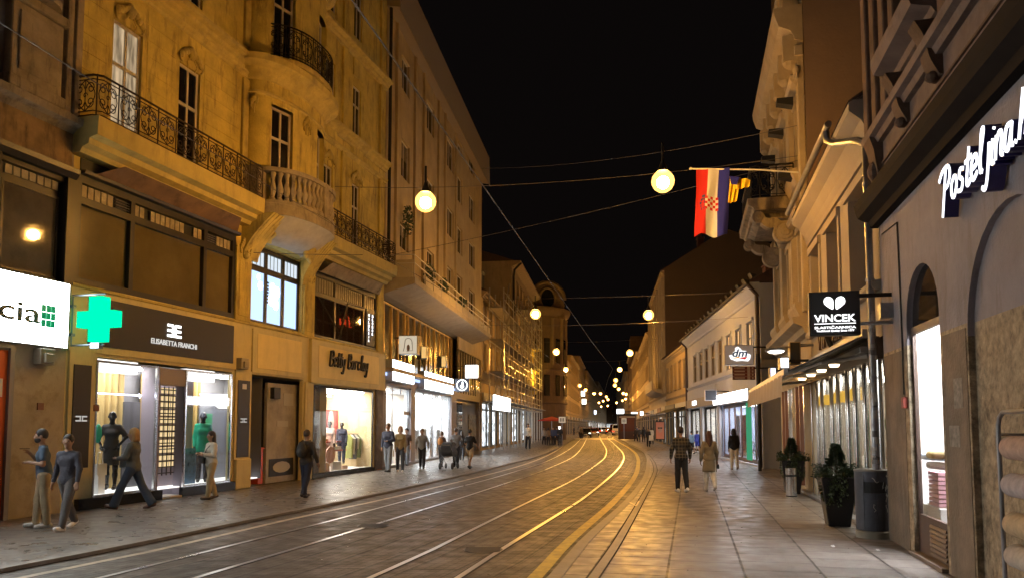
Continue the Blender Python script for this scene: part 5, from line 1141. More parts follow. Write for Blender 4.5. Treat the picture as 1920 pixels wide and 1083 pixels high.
# gilded oriel lit by a floodlight
orl = thing('lit_oriel', 'floodlit bright yellow carved oriel at the far end of the scaffolding', 'oriel', F2, 27.5, 0, 4.5)
m_gy = mat('bright_yellow_plaster', (.75, .55, .12), .7, n=.1)
mb = MB(F2); mb.slab([(25.6, .02), (26.0, .75), (28.2, .75), (28.6, .02)], 4.6, 8.9); mb.build('bay', m_gy, orl, bevel=.03)
mb = MB(F2); mb.slab([(25.4, .02), (25.9, 1.0), (28.3, 1.0), (28.8, .02)], 8.9, 9.3); mb.build('cornice', m_gy, orl)
mb = MB(F2); mb.slab([(25.4, .02), (25.9, .95), (28.3, .95), (28.8, .02)], 6.6, 6.75); mb.build('cornice', m_gy, orl)
for x in (26.15, 26.9, 27.65):
    mb = MB(F2); mb.box(x, x+.45, .751, .78, 7.0, 8.6); mb.build('window', m_drape, orl)
    mb = MB(F2); mb.box(x, x+.45, .751, .78, 4.9, 6.4); mb.build('window', m_drape, orl)
fl_ = bpy.data.lights.new('floodlight', 'SPOT'); fl_.energy = 2200; fl_.color = (1, .62, .08); fl_.spot_size = math.radians(60); fl_.shadow_soft_size = .1
fo = bpy.data.objects.new('floodlight', fl_); C.objects.link(fo); fo.location = F2.W(24.2, 2.6, 4.6); fo.rotation_euler = (F2.W(27.2, .8, 7.3)-fo.location).to_track_quat('-Z', 'Y').to_euler()
s3 = house(F2, 32.25, 43.5, 11.2, 'narrow brown house with steep eaves between scaffolding and domed corner', m_w3, 2, 4.3, 1.0, 2.6, m_tr, roof=2.0, seed=3) if False else None
m_w3t = mat('dim_brown_trim', (.15, .10, .065), .85, n=.2)
# domed corner house
s4 = thing('domed_corner_house', 'ornate brown corner house with rounded corner and round topped gable', 'building', F3, 8, 0, .05)
mb = MB(F3); hol = [(9.5+3.1*i, 10.7+3.1*i, z, z+2.3) for i in range(4) for z in (4.9, 8.3, 11.5)]
wall(mb, 8.5, 22.3, .052, 15.2, hol+[(9.2, 13.5, .15, 3.1), (14.5, 21.6, .15, 3.1)], 0, .25); hull(mb, 8.5, 22.3, .052, 15.2, 0, 10); mb.build('wall', m_w3, s4)
for h in hol: window(F3, s4, *h, d=-.17, nv=1, tr=(.65,), surround=m_w3t, sill=True)
mould(F3, s4, 8.5, 22.3, 14.7, CORN, m_w3t); mould(F3, s4, 8.5, 22.3, 7.7, STRG, m_w3t, 'string_course'); mould(F3, s4, 8.5, 22.3, 3.9, CORN, m_w3t, 'string_course')
for x in (8.6, 11.7, 14.8, 17.9, 21.4):
    mb = MB(F3); mb.box(x, x+.55, 0, .25, 4.4, 14.6); mb.build('pilaster', m_w3, s4, bevel=.02)
for i, (a, b) in enumerate(((9.2, 13.5), (14.5, 21.6))):
    mb = MB(F3); mb.box(a, b, -.6, -.55, .15, 3.1); mb.build('shop_window', shoplook(40+i, (1, .85, .7), .35), s4)
rc, rr_ = (4.0, -1.6), 4.6
mb = MB(F3); mb.lathe([(rr_, .05), (rr_, 4.0), (rr_+.2, 4.1), (rr_, 4.4), (rr_, 7.7), (rr_+.2, 7.8), (rr_, 8.1), (rr_, 13.7), (rr_+.3, 13.9), (rr_+.5, 14.3), (rr_+.55, 14.6), (rr_*.98, 14.7), (rr_*.6, 15.6), (.01, 15.8)], rc, 40); mb.build('round_corner', m_w3, s4, smooth=True)
for k in range(9):
    a = math.radians(20+k*20)
    for z0_, z1_ in ((4.9, 7.2), (8.5, 11.2)):
        x, y = rc[0]+(rr_+.03)*math.cos(a), rc[1]+(rr_+.03)*math.sin(a); tx, ty = -math.sin(a)*.36, math.cos(a)*.36; nx, ny = math.cos(a)*.06, math.sin(a)*.06
        mb = MB(F3); mb.slab([(x-tx, y-ty), (x+tx, y+ty), (x+tx+nx, y+ty+ny), (x-tx+nx, y-ty+ny)], z0_, z1_); mb.build('window', m_pane, s4)
    a = math.radians(10+k*20); x, y = rc[0]+rr_*math.cos(a), rc[1]+rr_*math.sin(a); mb = MB(F3); mb.lathe([(.25, 0), (.2, .2), (.2, 5), (.28, 5.2)], (x, y), 8, 8.3); mb.build('column', m_w3t, s4, smooth=True)
FG = Frame(F3.W(1.0, 1.2, -.9), F3.a-math.radians(62), -1)     # the gable looks back down the street
mb = MB(FG); mb.plate([(-2.0, 14.5), (-2.0, 16.6)]+[(2.0*math.cos(math.pi-math.pi*k/12), 16.6+1.9*math.sin(math.pi*k/12)) for k in range(1, 12)]+[(2.0, 16.6), (2.0, 14.5)], -.9, 0)
def reframe(mb, F, G):
    out = []
    for v in mb.v:
        p = F.W(*v)-G.o; out.append((p.dot(G.x), p.dot(G.y), p.z))
    mb.v = out; mb.F = G; return mb
gb = reframe(mb, FG, F3).build('round_gable', m_w3, s4, bevel=.05)
mb = MB(FG); mb.plate([(.75*math.cos(k*math.pi/8), 16.7+1.0*math.sin(k*math.pi/8)) for k in range(16)], .01, .08); reframe(mb, FG, F3).build('oval_window', m_pane, gb)
mb = MB(FG); mb.tube([(.9*math.cos(k*math.pi/10), .08, 16.7+1.15*math.sin(k*math.pi/10)) for k in range(21)], .14, 6); mb.tube([(2.0*math.cos(math.pi-math.pi*k/12), .05, 16.6+1.9*math.sin(math.pi*k/12)) for k in range(13)], .22, 6); reframe(mb, FG, F3).build('gable_moulding', m_w3t, gb)
# far left row
lb = ['first far house past the domed corner, ochre with bracketed bay', 'second far house past the domed corner, amber with an attic storey', 'third far house past the domed corner, gilded by lamps beside it', 'fourth far house past the domed corner, low and golden']
for i, (a, b, H, m_, fl2) in enumerate(((.1, 28, 13.2, m_w2, 3), (28.1, 62, 15.6, m_w1, 4), (62.1, 100, 18.6, m_w2, 4), (100.1, 134.8, 15.5, m_w1, 3))): house(F4, a, b, H, lb[i], m_, fl2, 4.0, 1.1, 3.6, m_tr, seed=10+i, shopglow=1.3, sil=i < 2)
house(F5, .1, 110, 19, 'distant amber block where the left row closes in', m_w1, 4, 4.2, 1.4, 9, m_tr, seed=20, sil=False, shopglow=1.4, nsh=8)
house(F5, 110.1, 290, 22, 'most distant amber block ending the left row', m_w2, 4, 4.2, 1.6, 14, m_tr, seed=21, sil=False, shopglow=1.4, nsh=8)
# lit tall window column on the third far house and street sign
# ------------------------------------------------------------------ scaffolding
sc = thing('scaffolding', 'tall steel tube scaffolding with plank decks wrapping the low amber house', 'scaffolding', F2, 12, .8, .05)
m_tube = mat('galvanised_tube', (.5, .48, .44), .35, .8, n=.2, ns=4); m_plank = mat('scaffold_plank', (.28, .24, .18), .8, n=.4, ns=3)
S0, S1 = 1.0, 27.5; st = (S1-S0)/11
for i in range(12):
    u = S0+st*i; top = 10.2 if u < 15 else 12.2
    for d in (.35, 1.25): mb = MB(F2); mb.tube([(u, d, .06), (u, d, top)], .045, 6); mb.build('standard', m_tube, sc)
for j, z in enumerate((2.9, 4.9, 6.9, 8.9, 10.9)):
    a, b = (S0-.3, S1+.2) if j < 4 else (14.5, S1+.2)
    mb = MB(F2); mb.box(a, b, .4, 1.2, z, z+.06); mb.build('deck', m_plank, sc)
    for d in (.35, 1.25): mb = MB(F2); mb.tube([(a, d, z-.05), (b, d, z-.05)], .035, 5); mb.build('ledger', m_tube, sc)
    for h in (.55, 1.05): mb = MB(F2); mb.tube([(a, 1.27, z+h), (b, 1.27, z+h)], .03, 5); mb.build('guard_rail', m_tube, sc)
    for i in range(0, 11, 2):
        u = S0+st*i
        if u < a: continue
        mb = MB(F2); mb.tube([(u, 1.3, z), (u+st, 1.3, z+(2 if j < 4 else 1.2))], .03, 5); mb.build('brace', m_tube, sc)
for i in range(0, 12): u = S0+st*i; mb = MB(F2); mb.tube([(u, .3, 2.85), (u, 1.3, 2.85)], .03, 5); mb.build('transom_tube', m_tube, sc)
mb = MB(F2); mb.box(S0-.2, S1+.2, .3, 1.6, 3.02, 3.06); mb.build('canopy_sheet', mat('canopy_sheet', (.35, .37, .4), .5), sc)
# lit shop sign under the scaffolding
u, z1_ = F2.q(927, 738, 1.4); _, z0_ = F2.q(927, 768, 1.4); ub, _ = F2.q(956, 750, 1.4)
t = thing('shop_box_sign', 'bright white box sign fixed low on the scaffolding front', 'sign', F2, u, 1.5, z0_); mb = MB(F2); mb.box(u, ub, 1.32, 1.42, z0_, z1_); mb.build('housing', mS, t); mb = MB(F2); mb.box(u+.03, ub-.03, 1.421, 1.44, z0_+.03, z1_-.03); f_ = mb.build('face', glow('sign_white_hot', (.92, .97, 1.0), 5), t); mb = MB(F2); mb.box(u-.012, u-.001, 1.33, 1.41, z0_+.03, z1_-.03); mb.build('side_face', glow('sign_white_hot', (.92, .97, 1.0), 5), t)
mb = MB(F2); letter(mb, 'FI', (u+ub)/2, (z0_+z1_)/2, 1.445, .6, .35, ext=.004); mb.build('lettering', mS, f_)
for (px, py, r_, lab) in ((952, 750, .22, 'first'), (1013, 772, .25, 'second'), (1017, 782, .25, 'third'), (1023, 783, .2, 'fourth')):
    u, z = F2.q(px, py, .6); 
    if lab == 'fourth': u, z = F2.q(1021, 783, .6)
    t = thing('shop_lamp', 'small glowing shop lamp under the scaffolding, %s along it' % lab, 'lamp', F2, u, .6, z); mb = MB(F2); mb.ell((u, .6, z), (r_, r_, r_), 12, 8); mb.build('globe', glow('lamp_cool', (.9, .95, 1), 6), t, smooth=2); mb = MB(F2); mb.tube([(u, 0, z+r_), (u, .6, z+r_)], .03, 5); mb.build('arm', m_iron, t)
# ================================================================== RIGHT: arcaded shop building at the frame edge
def arch(mb, uc, hw, zs, d, rev, n=16, top=None):
    """fill the corners above a round arch whose rectangular hole reaches zs+hw, and its curved reveal"""
    pts = [(uc+hw*math.cos(math.pi*k/n), zs+hw*math.sin(math.pi*k/n)) for k in range(n+1)]; T = zs+hw+.001
    for k in range(n):
        (a, b), (c, e) = pts[k], pts[k+1]; mb.quad((a, d, b), (c, d, e), (c, d, T), (a, d, T)); mb.quad((a, d, b), (c, d, e), (c, d-rev, e), (a, d-rev, b))
def wallholes(mb, u0, u1, z0, z1, holes, d=0.0):
    us = sorted({u0, u1, *[h[0] for h in holes], *[h[1] for h in holes]}); zs = sorted({z0, z1, *[h[2] for h in holes], *[h[3] for h in holes]})
    us = [u for u in us if u0 <= u <= u1]; zs = [z for z in zs if z0 <= z <= z1]
    for i in range(len(us)-1):
        for j in range(len(zs)-1):
            cu = (us[i]+us[i+1])/2; cz = (zs[j]+zs[j+1])/2
            if any(h[0] < cu < h[1] and h[2] < cz < h[3] for h in holes): continue
            mb.quad((us[i], d, zs[j]), (us[i+1], d, zs[j]), (us[i+1], d, zs[j+1]), (us[i], d, zs[j+1]))
m_gpl = mat('grey_violet_plaster', (.29, .265, .29), .85, n=.22, ns=1.9, bump=.55, bs=26, stain=.6, scol=(.17, .14, .12), streak=True)
m_rust = mat('rough_conglomerate', (.42, .33, .22), .9, n=.6, ns=9, bump=1.0, bs=26, stain=.75, scol=(.05, .035, .02))
m_brown = mat('dark_brown_stone', (.14, .09, .065), .9, n=.35, ns=2, bump=.5, bs=14, stain=.5, spec=.2)
m_brown2 = mat('brown_violet_stone', (.20, .15, .13), .9, spec=.2, n=.25, ns=2, bump=.4, bs=16, stain=.4)
shp = thing('arcaded_shop_building', 'dark brown stone building with plastered arcade and white script lettering at right', 'building', FR, 5, 0, .05)
E0, E1 = -4.0, 10.0
dc, dh, dz = 7.93, .72, 3.3          # door arch
ac, ah, az = 5.05, 1.2, 2.85         # blind arch
holes = [(dc-dh, dc+dh, .055, dz+dh), (ac-ah, ac+ah, .055, az+ah), (ac-3.2-ah, ac-3.2+ah, .055, az+ah)]
LITARCH = ac-3.2
for nm, z0, z1, m_ in (('arcade_base', .052, 3.0, m_rust), ('arcade_wall', 3.0, 5.1, m_gpl)):
    mb = MB(FR); wallholes(mb, E0, E1, z0, z1, holes)
    for c, h, s_, rv in ((dc, dh, dz, .13), (ac, ah, az, .07), (ac-3.2, ah, az, .13)):
        zt = min(s_, z1)
        if z0 < s_:
            for x in (c-h, c+h): mb.quad((x, 0, z0), (x, -rv, z0), (x, -rv, zt), (x, 0, zt))
        if z1 > s_+h: 
            arch(mb, c, h, s_, 0, rv)
            # between s_ and hole top handled by arch(); side strips of the hole above the spring
        if nm == 'arcade_wall' and s_ < z0: pass
        if nm == 'arcade_wall' or True:
            if rv < .1: mb.quad((c-h, -rv, z0), (c+h, -rv, z0), (c+h, -rv, z1), (c-h, -rv, z1))
    mb.build(nm, m_, shp)
mb = MB(FR); hull(mb, E0, E1, .052, 18, 0, 10); mb.build('side_walls', m_brown, shp)
# shop door in the arch
room(FR, shp, LITARCH-ah-.3, LITARCH+ah+.3, .1, 4.1, 1.6, m_inw, glow('unseen_arch_fill', (.95, .95, 1.0), 90), -.15, 2, 'shop_interior')  # unseen room behind the third arch, added to light the near pavement neutrally
GD = -.11
ro = room(FR, shp, dc-dh-.3, 9.95, .1, 3.5, 1.2, m_inw, glow('linen_shop_light', (.95, .95, 1.0), 170), GD-.03, 3, 'shop_interior')
mb = MB(FR); mb.box(dc-dh, dc+dh, GD, GD+.05, .06, .62); mb.box(dc-dh, dc-dh+.06, GD, GD+.05, .62, 3.2); mb.box(dc+dh-.06, dc+dh, GD, GD+.05, .62, 3.2); mb.box(dc-dh, dc+dh, GD, GD+.06, 3.14, 3.24); dfr = mb.build('door', mat('brown_door', (.09, .055, .04), .45, n=.2), shp)
mb = MB(FR)
for k in range(7): z = .14+.06*k; mb.prism([(GD+.05, z), (GD+.075, z), (GD+.06, z+.035), (GD+.05, z+.035)], dc-.5, dc+.15)
mb.build('louvre', mat('brown_door', (.09, .055, .04), .45), dfr)
pane(FR, dfr, dc-dh+.06, dc+dh-.06, .62, 3.14, GD+.02, m_glass, 'glass')
mb = MB(FR); mb.plate([(dc+dh, 3.24), (dc-dh, 3.24)]+[(dc+dh*math.cos(math.pi-math.pi*k/14), dz+dh*math.sin(math.pi-math.pi*k/14)) for k in range(15)], GD, GD+.03); mb.build('fanlight', mat('dark_mirror_pane', (.015, .015, .017), .04, spec=1), dfr)
for k, (px, py, c_, nm) in enumerate(((1747, 856, (.35, .45, .6), 'blue'), (1757, 853, (.3, .22, .1), 'brown'), (1757, 873, (.3, .28, .27), 'grey'))):
    p = FR.q(px, py, GD-.2); mb = MB(FR); mb.tube([(p[0]-.12, GD-.35, p[1]), (p[0]+.35, GD-.2, p[1])], .055, 12); tag(mb.build('rolled_blanket', mat('blanket_'+nm, c_, .9), smooth=True), '%s rolled blanket on the white shelf inside the linen shop doorway' % nm, 'blanket')
p = FR.q(1756, 920, GD-.15); mb = MB(FR)
for k in range(8): mb.box(p[0]-.2, p[0]+.25, GD-.3, GD-.12, p[1]-.2+.06*k, p[1]-.2+.06*k+.045)
tag(mb.build('striped_towel', mat('pink_towel', (.65, .35, .42), .95)), 'pink and white striped towels stacked behind the linen shop door glass', 'towel')
mb = MB(FR); mb.box(p[0]-.3, p[0]+.5, GD-.45, GD-.1, .12, p[1]-.21); tag(mb.build('display_plinth', m_wpaint, bevel=.01), 'white low display block inside the linen shop doorway', 'display block')
mb = MB(FR); mb.box(dc-dh, dc+dh, GD+.05, .08, .053, .1); mb.build('threshold', mat('worn_sill', (.2, .15, .11), .6, n=.3), shp)
mb = MB(FR); mb.box(8.72, 8.84, .001, .06, 2.1, 2.26); tag(mb.build('fire_box', mat('dull_red', (.35, .06, .04), .5), bevel=.008), 'tiny red box on the stone pier left of the linen shop door', 'alarm')
mb = MB(FR); scribble(mb, FR, 8.95, 9.85, 3.0, 3.8, .006, 30, .022, 21); mb.build('graffiti', m_tagr, shp)
mb = MB(FR); scribble(mb, FR, 6.45, 7.0, 1.3, 2.3, .011, 10, .01, 22); mb.build('graffiti', m_tagk, shp)
# pier quoins
for pa, pb_ in ((8.85, E1), (6.3, 7.1)): mb = MB(FR); mb.box(pa, pb_, .001, .008, .055, 2.95); mb.build('pier_facing', mat('pier_stone', (.22, .17, .125), .8, n=.35, ns=2.5, bump=.5, bs=25, stain=.6, streak=True), shp)
# black cornice and the floor above
mb = MB(FR); mb.prism([(0, 5.07), (.12, 5.07), (.16, 5.16), (.3, 5.24), (.34, 5.34), (.36, 5.46), (0, 5.52)], E0, E1+.1); mb.build('black_cornice', mat('black_stone', (.018, .014, .012), .9, n=.3, spec=.1), shp)
mb = MB(FR); wallholes(mb, E0, E1, 5.5, 18, [(6.95, 7.95, 7.1, 10), (3.6, 4.6, 7.1, 10)], 0.02); 
for a in (6.95, 3.6):
    for x in (a, a+1.0): mb.quad((x, .02, 7.1), (x, -.4, 7.1), (x, -.4, 10), (x, .02, 10))
    mb.quad((a, .02, 7.1), (a+1, .02, 7.1), (a+1, -.4, 7.1), (a, -.4, 7.1))
mb.build('upper_wall', m_brown2, shp)
for a in (6.95, 3.6):
    window(FR, shp, a, a+1.0, 7.1, 10, -.38, mat('amber_frame', (.5, .36, .2), .5))
    mb = MB(FR); mb.prism([(0, 6.75), (.12, 6.78), (.16, 6.85), (.38, 6.9), (.42, 7.02), (.42, 7.1), (0, 7.12)], a-.45, a+1.45); sl = mb.build('window_ledge', m_brown2, shp)
    for c in (a-.2, a+1.2):
        mb = MB(FR); n = 10; pr = [(0, 6.05)]+[(.06+.26*(.5-.5*math.cos(math.pi*t/n))+.05*math.sin(2*math.pi*t/n), 6.05+.7*t/n) for t in range(n+1)]+[(0, 6.75)]; mb.prism(pr, c-.14, c+.14); mb.ell((c, .1, 6.08), (.1, .09, .07), 10, 6); mb.build('console', m_brown, sl)
    for c in (a-.32, a+1.08): mb = MB(FR); mb.box(c, c+.24, .02, .2, 7.12, 10.2); mb.build('pilaster', m_brown, shp, bevel=.015)
mb = MB(FR); mb.prism([(0, 6.3), (.1, 6.3), (.14, 6.38), (.22, 6.4), (.24, 6.5), (0, 6.52)], E0, E1); mb.build('string_course', m_brown2, shp)
mb = MB(FR); mb.box(E0, E1, .02, .05, 5.95, 5.98); mb.build('joint', m_brown, shp)
for x in (8.55, 9.1, 9.65, 5.9, 5.35): mb = MB(FR); mb.box(x, x+.28, .02, .2, 6.55, 17.8); mb.build('pilaster', m_brown, shp, bevel=.02)
mb = MB(FR); mb.prism([(.02, 5.7), (.1, 5.75), (.16, 6.2), (.22, 6.4), (.02, 6.4)], 9.5, 9.9); mb.ell((9.7, .12, 5.9), (.14, .1, .16), 10, 6); mb.build('corner_console', m_brown, shp)
# script letters
zz = [FR.q(1785, 405, .15), FR.q(1778, 335, .15), FR.q(1918, 300, .15)]
lt = thing('shop_lettering', 'large white illuminated script lettering on the grey plaster above the arches', 'sign', FR, 5.5, .05, 4.4)
for nm, d0, th, m_, r_ in (('letter_body', .02, .15, mat('letter_navy', (.02, .015, .10), .3), .027), ('letter_face', .171, .01, glow('letter_white', (.92, .93, 1.0), 2.2), .022)):
    mb = MB(FR); strokes(mb, 'Posteljina.hr', 3.85, 6.38, 4.36, .38, d0, r_, -1, .25, th=th); mb.build(nm, m_, lt)
# ================================================================== RIGHT: low yellow house
R2E = 17.3
m_yh = mat('yellow_house_plaster', (.33, .28, .22), .85, n=.1, ns=1.2, bump=.2, bs=25, stain=.3, scol=(.3, .22, .12), streak=True)
yel = thing('low_yellow_house', 'low yellow plaster house with deep cove eaves and three tall windows', 'building', FR, 14, 0, .05)
wh = [(10.85, 12.2, 4.26, 6.14), (13.35, 14.6, 4.5, 6.14), (15.7, 16.85, 4.6, 6.14)]
wh = [(a, b, 4.3, 6.14) for a, b, _, _ in wh]
mb = MB(FR); wall(mb, 10.02, R2E, 3.3, 6.9, wh, 0, .32); hull(mb, 10.02, R2E, .052, 7.4, 0, 8); mb.build('wall', m_yh, yel)
for h in wh: window(FR, yel, *h, d=-.3, fm=mat('olive_sash', (.2, .17, .1), .5), pm=mat('amber_blind', (.35, .26, .12), .5), nv=1, tr=(.6,), fw=.07, surround=m_yh, sw=.18)
mb = MB(FR); mb.prism([(0, 6.45), (.05, 6.45), (.07, 6.55), (.12, 6.7), (.22, 6.9), (.36, 7.02), (.4, 7.06), (.4, 7.2), (0, 7.4)], 10.02, R2E); mb.build('cove_eaves', m_yh, yel)
mb = MB(FR); mb.prism([(.4, 7.24), (-3.5, 9.8), (-8, 7.3)], 10.02, R2E); mb.build('roof', mat('dark_tiles', (.06, .035, .025), .8), yel)
mb = MB(FR); mb.tube([(11.3, .5, 7.36), (17.3, .5, 7.36)], .065, 10); gt = mb.build('gutter', m_zinc, yel)
mb = MB(FR); mb.box(10.35, 10.6, -.9, -.1, 7.45, 7.95); mb.prism([(-.9, 7.95), (.0, 7.95), (-.45, 8.35)], 10.33, 10.62); mb.build('dormer', m_brown, yel)
mb = MB(FR); mb.prism([(0, 4.05), (.1, 4.05), (.14, 4.13), (.14, 4.2), (0, 4.22)], 10.02, R2E); mb.build('string_course', m_yh, yel)
dp = thing('downpipe', 'zinc downpipe plastered with torn stickers at the corner of the brown building', 'downpipe', FR, 10.12, .14, .06)
mb = MB(FR); mb.tube([(11.55, .5, 7.3), (11.5, .5, 7.12), (11.3, .42, 6.98), (10.6, .2, 6.75), (10.12, .14, 6.5), (10.12, .14, .08)], .062, 10); mb.build('pipe', m_zinc, dp, smooth=True)
for z in (1.0, 2.6, 4.2, 5.8): mb = MB(FR); mb.lathe([(.075, 0), (.075, .05)], (10.12, .14), 10, z); mb.build('collar', m_zinc, dp)
rn = random.Random(11)
for k in range(34):
    z = 1.0+rn.random()*2.6; a = rn.uniform(-2.4, -.3)+math.pi; mb = MB(FR); h_ = rn.uniform(.05, .13); 
    aa = rn.uniform(math.pi*.55, math.pi*1.1); pts = [(10.12+.0675*math.cos(aa+i*.35), .14+.0675*math.sin(aa+i*.35)) for i in range(4)]
    for p, q in zip(pts, pts[1:]): mb.quad((*p, z), (*q, z), (*q, z+h_), (*p, z+h_))
    mb.build('sticker', mat('sticker%d' % (k % 4), [(.55, .52, .48), (.4, .38, .36), (.3, .3, .33), (.12, .11, .11)][k % 4], .6), dp)
# confectioner's steel and glass front
sf = thing('steel_shopfront', 'mirror bright steel and glass shopfront with many narrow upright columns', 'shopfront', FR, 14.5, .05, .06)
mb = MB(FR); mb.quad((10.3, .05, .06), (18.9, .05, .06), (18.9, .05, .12), (10.3, .05, .12)); mb.box(10.25, 18.9, -.1, .06, 2.95, 3.32); mb.build('head', mat('brown_head', (.1, .06, .04), .5), sf)
ri = room(FR, sf, 10.3, R2E+1.5, .1, 2.96, 3.0, mat('confectioner_wall', (.2, .17, .14), .6, n=.7, ns=3), glow('confection_light', (1, .90, .75), 17), -.35, 5, 'interior')
rn = random.Random(9)
x = 10.5
while x < 18.6:
    w_ = rn.choice((.1, .16, .2)); mb = MB(FR); mb.lathe([(w_/2*.7, .1), (w_/2*.7, 2.95)], (x, -.04), 12, 0); mb.build('column', m_chrome, sf, smooth=True); x += rn.uniform(.7, 1.3)
pane(FR, sf, 10.5, 18.6, .1, 2.9, -.12, m_glass, 'glass')
mb = MB(FR); mb.box(12.6, 17.0, -.2, -.18, 2.35, 2.6); mb.build('amber_letters_band', glow('amber_band', (1, .55, .08), 1.2), sf)
for k in range(5): mb = MB(FR); mb.box(12.2+1.1*k, 12.9+1.1*k, -1.4, -.8, .1, .8+.3*(k % 3)); mb.build('counter', mat('counter%d' % (k % 3), [(.25, .12, .06), (.6, .55, .5), (.15, .1, .08)][k % 3], .4), sf)
mb = MB(FR); rn = random.Random(12)
leafball(mb, (11.3, -.5, 1.5), (.3, .25, .9), 90, .13, rn); mb.tube([(11.3, -.5, .1), (11.25, -.5, 2.2)], .025, 5); tag(mb.build('indoor_plant', mat('bright_leaf', (.05, .22, .06), .4)), 'bright green leafy plant behind the steel shopfront glass near the downpipe', 'plant')
mb = MB(FR); mb.box(10.3, 18.9, -.02, .14, .052, .12); mb.build('plinth', m_zinc, sf)
mb = MB(FR); letter(mb, 'VINCEK', 14.5, 3.86, .03, 3.2, .46, ext=.03); mb.F = FR; vo = mb.build('wall_lettering', mat('bronze_letters', (.1, .06, .035), .4, .5), yel)
# awning: cloth falls from the wall to a front bar with a tan valance
aw = thing('awning', 'grey awning with tan front valance spread over the steel shopfront', 'awning', FR, 14.5, .7, 2.4)
m_aw = mat('awning_cloth', (.42, .34, .25), .85, n=.1); m_awu = mat('awning_grey', (.10, .10, .105), .8, n=.15)
mb = MB(FR); mb.add([(10.75, .03, 3.45), (18.9, .03, 3.45), (18.9, 1.4, 2.8), (10.75, 1.4, 2.8), (10.75, .03, 3.42), (18.9, .03, 3.42), (18.9, 1.4, 2.77), (10.75, 1.4, 2.77)], [(0, 1, 2, 3), (4, 7, 6, 5), (0, 3, 7, 4), (1, 5, 6, 2), (3, 2, 6, 7), (0, 4, 5, 1)]); mb.build('cloth', m_awu, aw)
mb = MB(FR); mb.box(10.7, 18.95, 1.38, 1.45, 2.72, 2.84); mb.build('front_bar', mat('bar_white', (.5, .48, .45), .4), aw)
mb = MB(FR); n = 60
for k in range(n): 
    a, b = 10.72+8.2*k/n, 10.72+8.2*(k+1)/n; f = lambda q: 1.46+.015*math.sin(q*9); mb.quad((a, f(a), 2.75), (b, f(b), 2.75), (b, f(b)+.02, 2.36), (a, f(a)+.02, 2.36))
mb.build('valance', m_aw, aw, smooth=2)
for u in (10.9, 14.8, 18.7):
    mb = MB(FR); mb.tube([(u, .05, 3.05), (u+.35, .75, 2.98), (u, 1.38, 2.76)], .04, 6); mb.build('arm', mat('bar_white', (.5, .48, .45), .4), aw)
mb = MB(FR); mb.box(10.72, 18.9, .02, .2, 3.1, 3.2); mb.box(10.72, 18.9, .0, .16, 3.34, 3.5); mb.build('cassette', mat('cassette_grey', (.3, .29, .28), .4, .4), aw)
for u in (12.0, 13.4, 14.8, 16.2): mb = MB(FR); mb.lathe([(.001, 0), (.08, 0), (.1, .05), (.001, .05)], (u, .4), 12, 2.95); mb.build('downlight', glow('awning_downlight', (1, .75, .45), 5), aw)
# confectioner's box sign
t, u_, hw, zb, zt, fc = cubesign(FR, 'square black box sign reading VINCEK with white heart of two petals', 1520, 1607, 546, 629, .16, mat('sign_black_face', (.012, .01, .01), .35), mat('sign_black_side', (.02, .018, .018), .5), .84)
m_sw = glow('sign_letter_white', (1, 1, 1), 2.2); q = .84; zc = (zb+zt)/2
for tx, z_, w_, h_ in (('VINCEK', zc-.075, .60, .115), ('SLASTIČARNICA', zc-.215, .60, .048), ('Traditional Quality Since 1977', zc-.275, .55, .04)):
    mb = MB(FR); letter(mb, tx, u_-.016, z_, q, w_, h_, face='u', ext=.003, bold=.02); mb.build('lettering', m_sw, fc)
mb = MB(FR); mb.box(u_-.019, u_-.013, q-.3, q+.3, zc-.165, zc-.155); mb.build('rule', m_sw, fc)
mb = MB(FR)
for s_ in (-1, 1):
    P = []
    for k in range(18):
        a = 2*math.pi*k/18; y = math.sin(a); x = math.cos(a)*(.072 if y > 0 else .072*(1+y*.55)); y *= .085 if y > 0 else .13
        r_ = math.radians(26*s_); P.append((s_*(.082)+x*math.cos(r_)+y*math.sin(r_), .02-x*math.sin(r_)*1.0+y*math.cos(r_)))
    vs = [(u_-.014, q+a, zc+.155+b) for a, b in P]+[(u_-.019, q+a, zc+.155+b) for a, b in P]; n = 18
    mb.add(vs, [tuple(range(n)), tuple(range(2*n-1, n-1, -1))]+[(i, (i+1) % n, n+(i+1) % n, n+i) for i in range(n)])
mb.build('heart_emblem', m_sw, fc)
mb = MB(FR); mb.tube([(u_+.08, 0, zb+.18), (u_+.08, .5, zb+.18)], .03, 6); mb.box(u_-.0, u_+.2, .0, .18, zb+.25, zt-.2); mb.build('bracket', m_zinc, t)
mb = MB(FR); mb.tube([(14.3, .02, 3.5), (14.0, .18, 3.75), (13.7, .32, 4.1)], .06, 6); mb.tube([(13.9, .02, 4.2), (14.2, .2, 3.85)], .04, 6); tag(mb.build('iron_stay', m_frame), 'dark slanted iron stay on the yellow wall behind the black box sign', 'bracket')
# ================================================================== RIGHT: tall ornate house
m_or = mat('ornate_plaster', (.42, .34, .22), .85, n=.18, ns=1.5, bump=.35, bs=20, stain=.4, scol=(.22, .16, .1), streak=True)
m_fire = mat('brown_firewall', (.22, .15, .10), .92, n=.15, ns=.7, bump=.4, bs=15)
tal = thing('tall_ornate_house', 'tall ornate stuccoed house with scrolled balcony consoles and bare brown side wall', 'building', FR, 21, 0, .05)
T0, T1 = R2E+.01, 24.4
th = [(c-.5, c+.5, z, z+2.1) for c in (18.5, 20.9, 23.3) for z in (5.1, 8.7)]
mb = MB(FR); wall(mb, T0, T1, .052, 13.4, th+[(18.95, 21.2, .15, 3.0), (21.5, 24.1, .15, 3.0)], 0, .25); mb.build('wall', m_or, tal)
mb = MB(FR); hull(mb, T0, T1, 3.4, 18.5, -.02, 12); mb.build('side_walls', m_fire, tal)
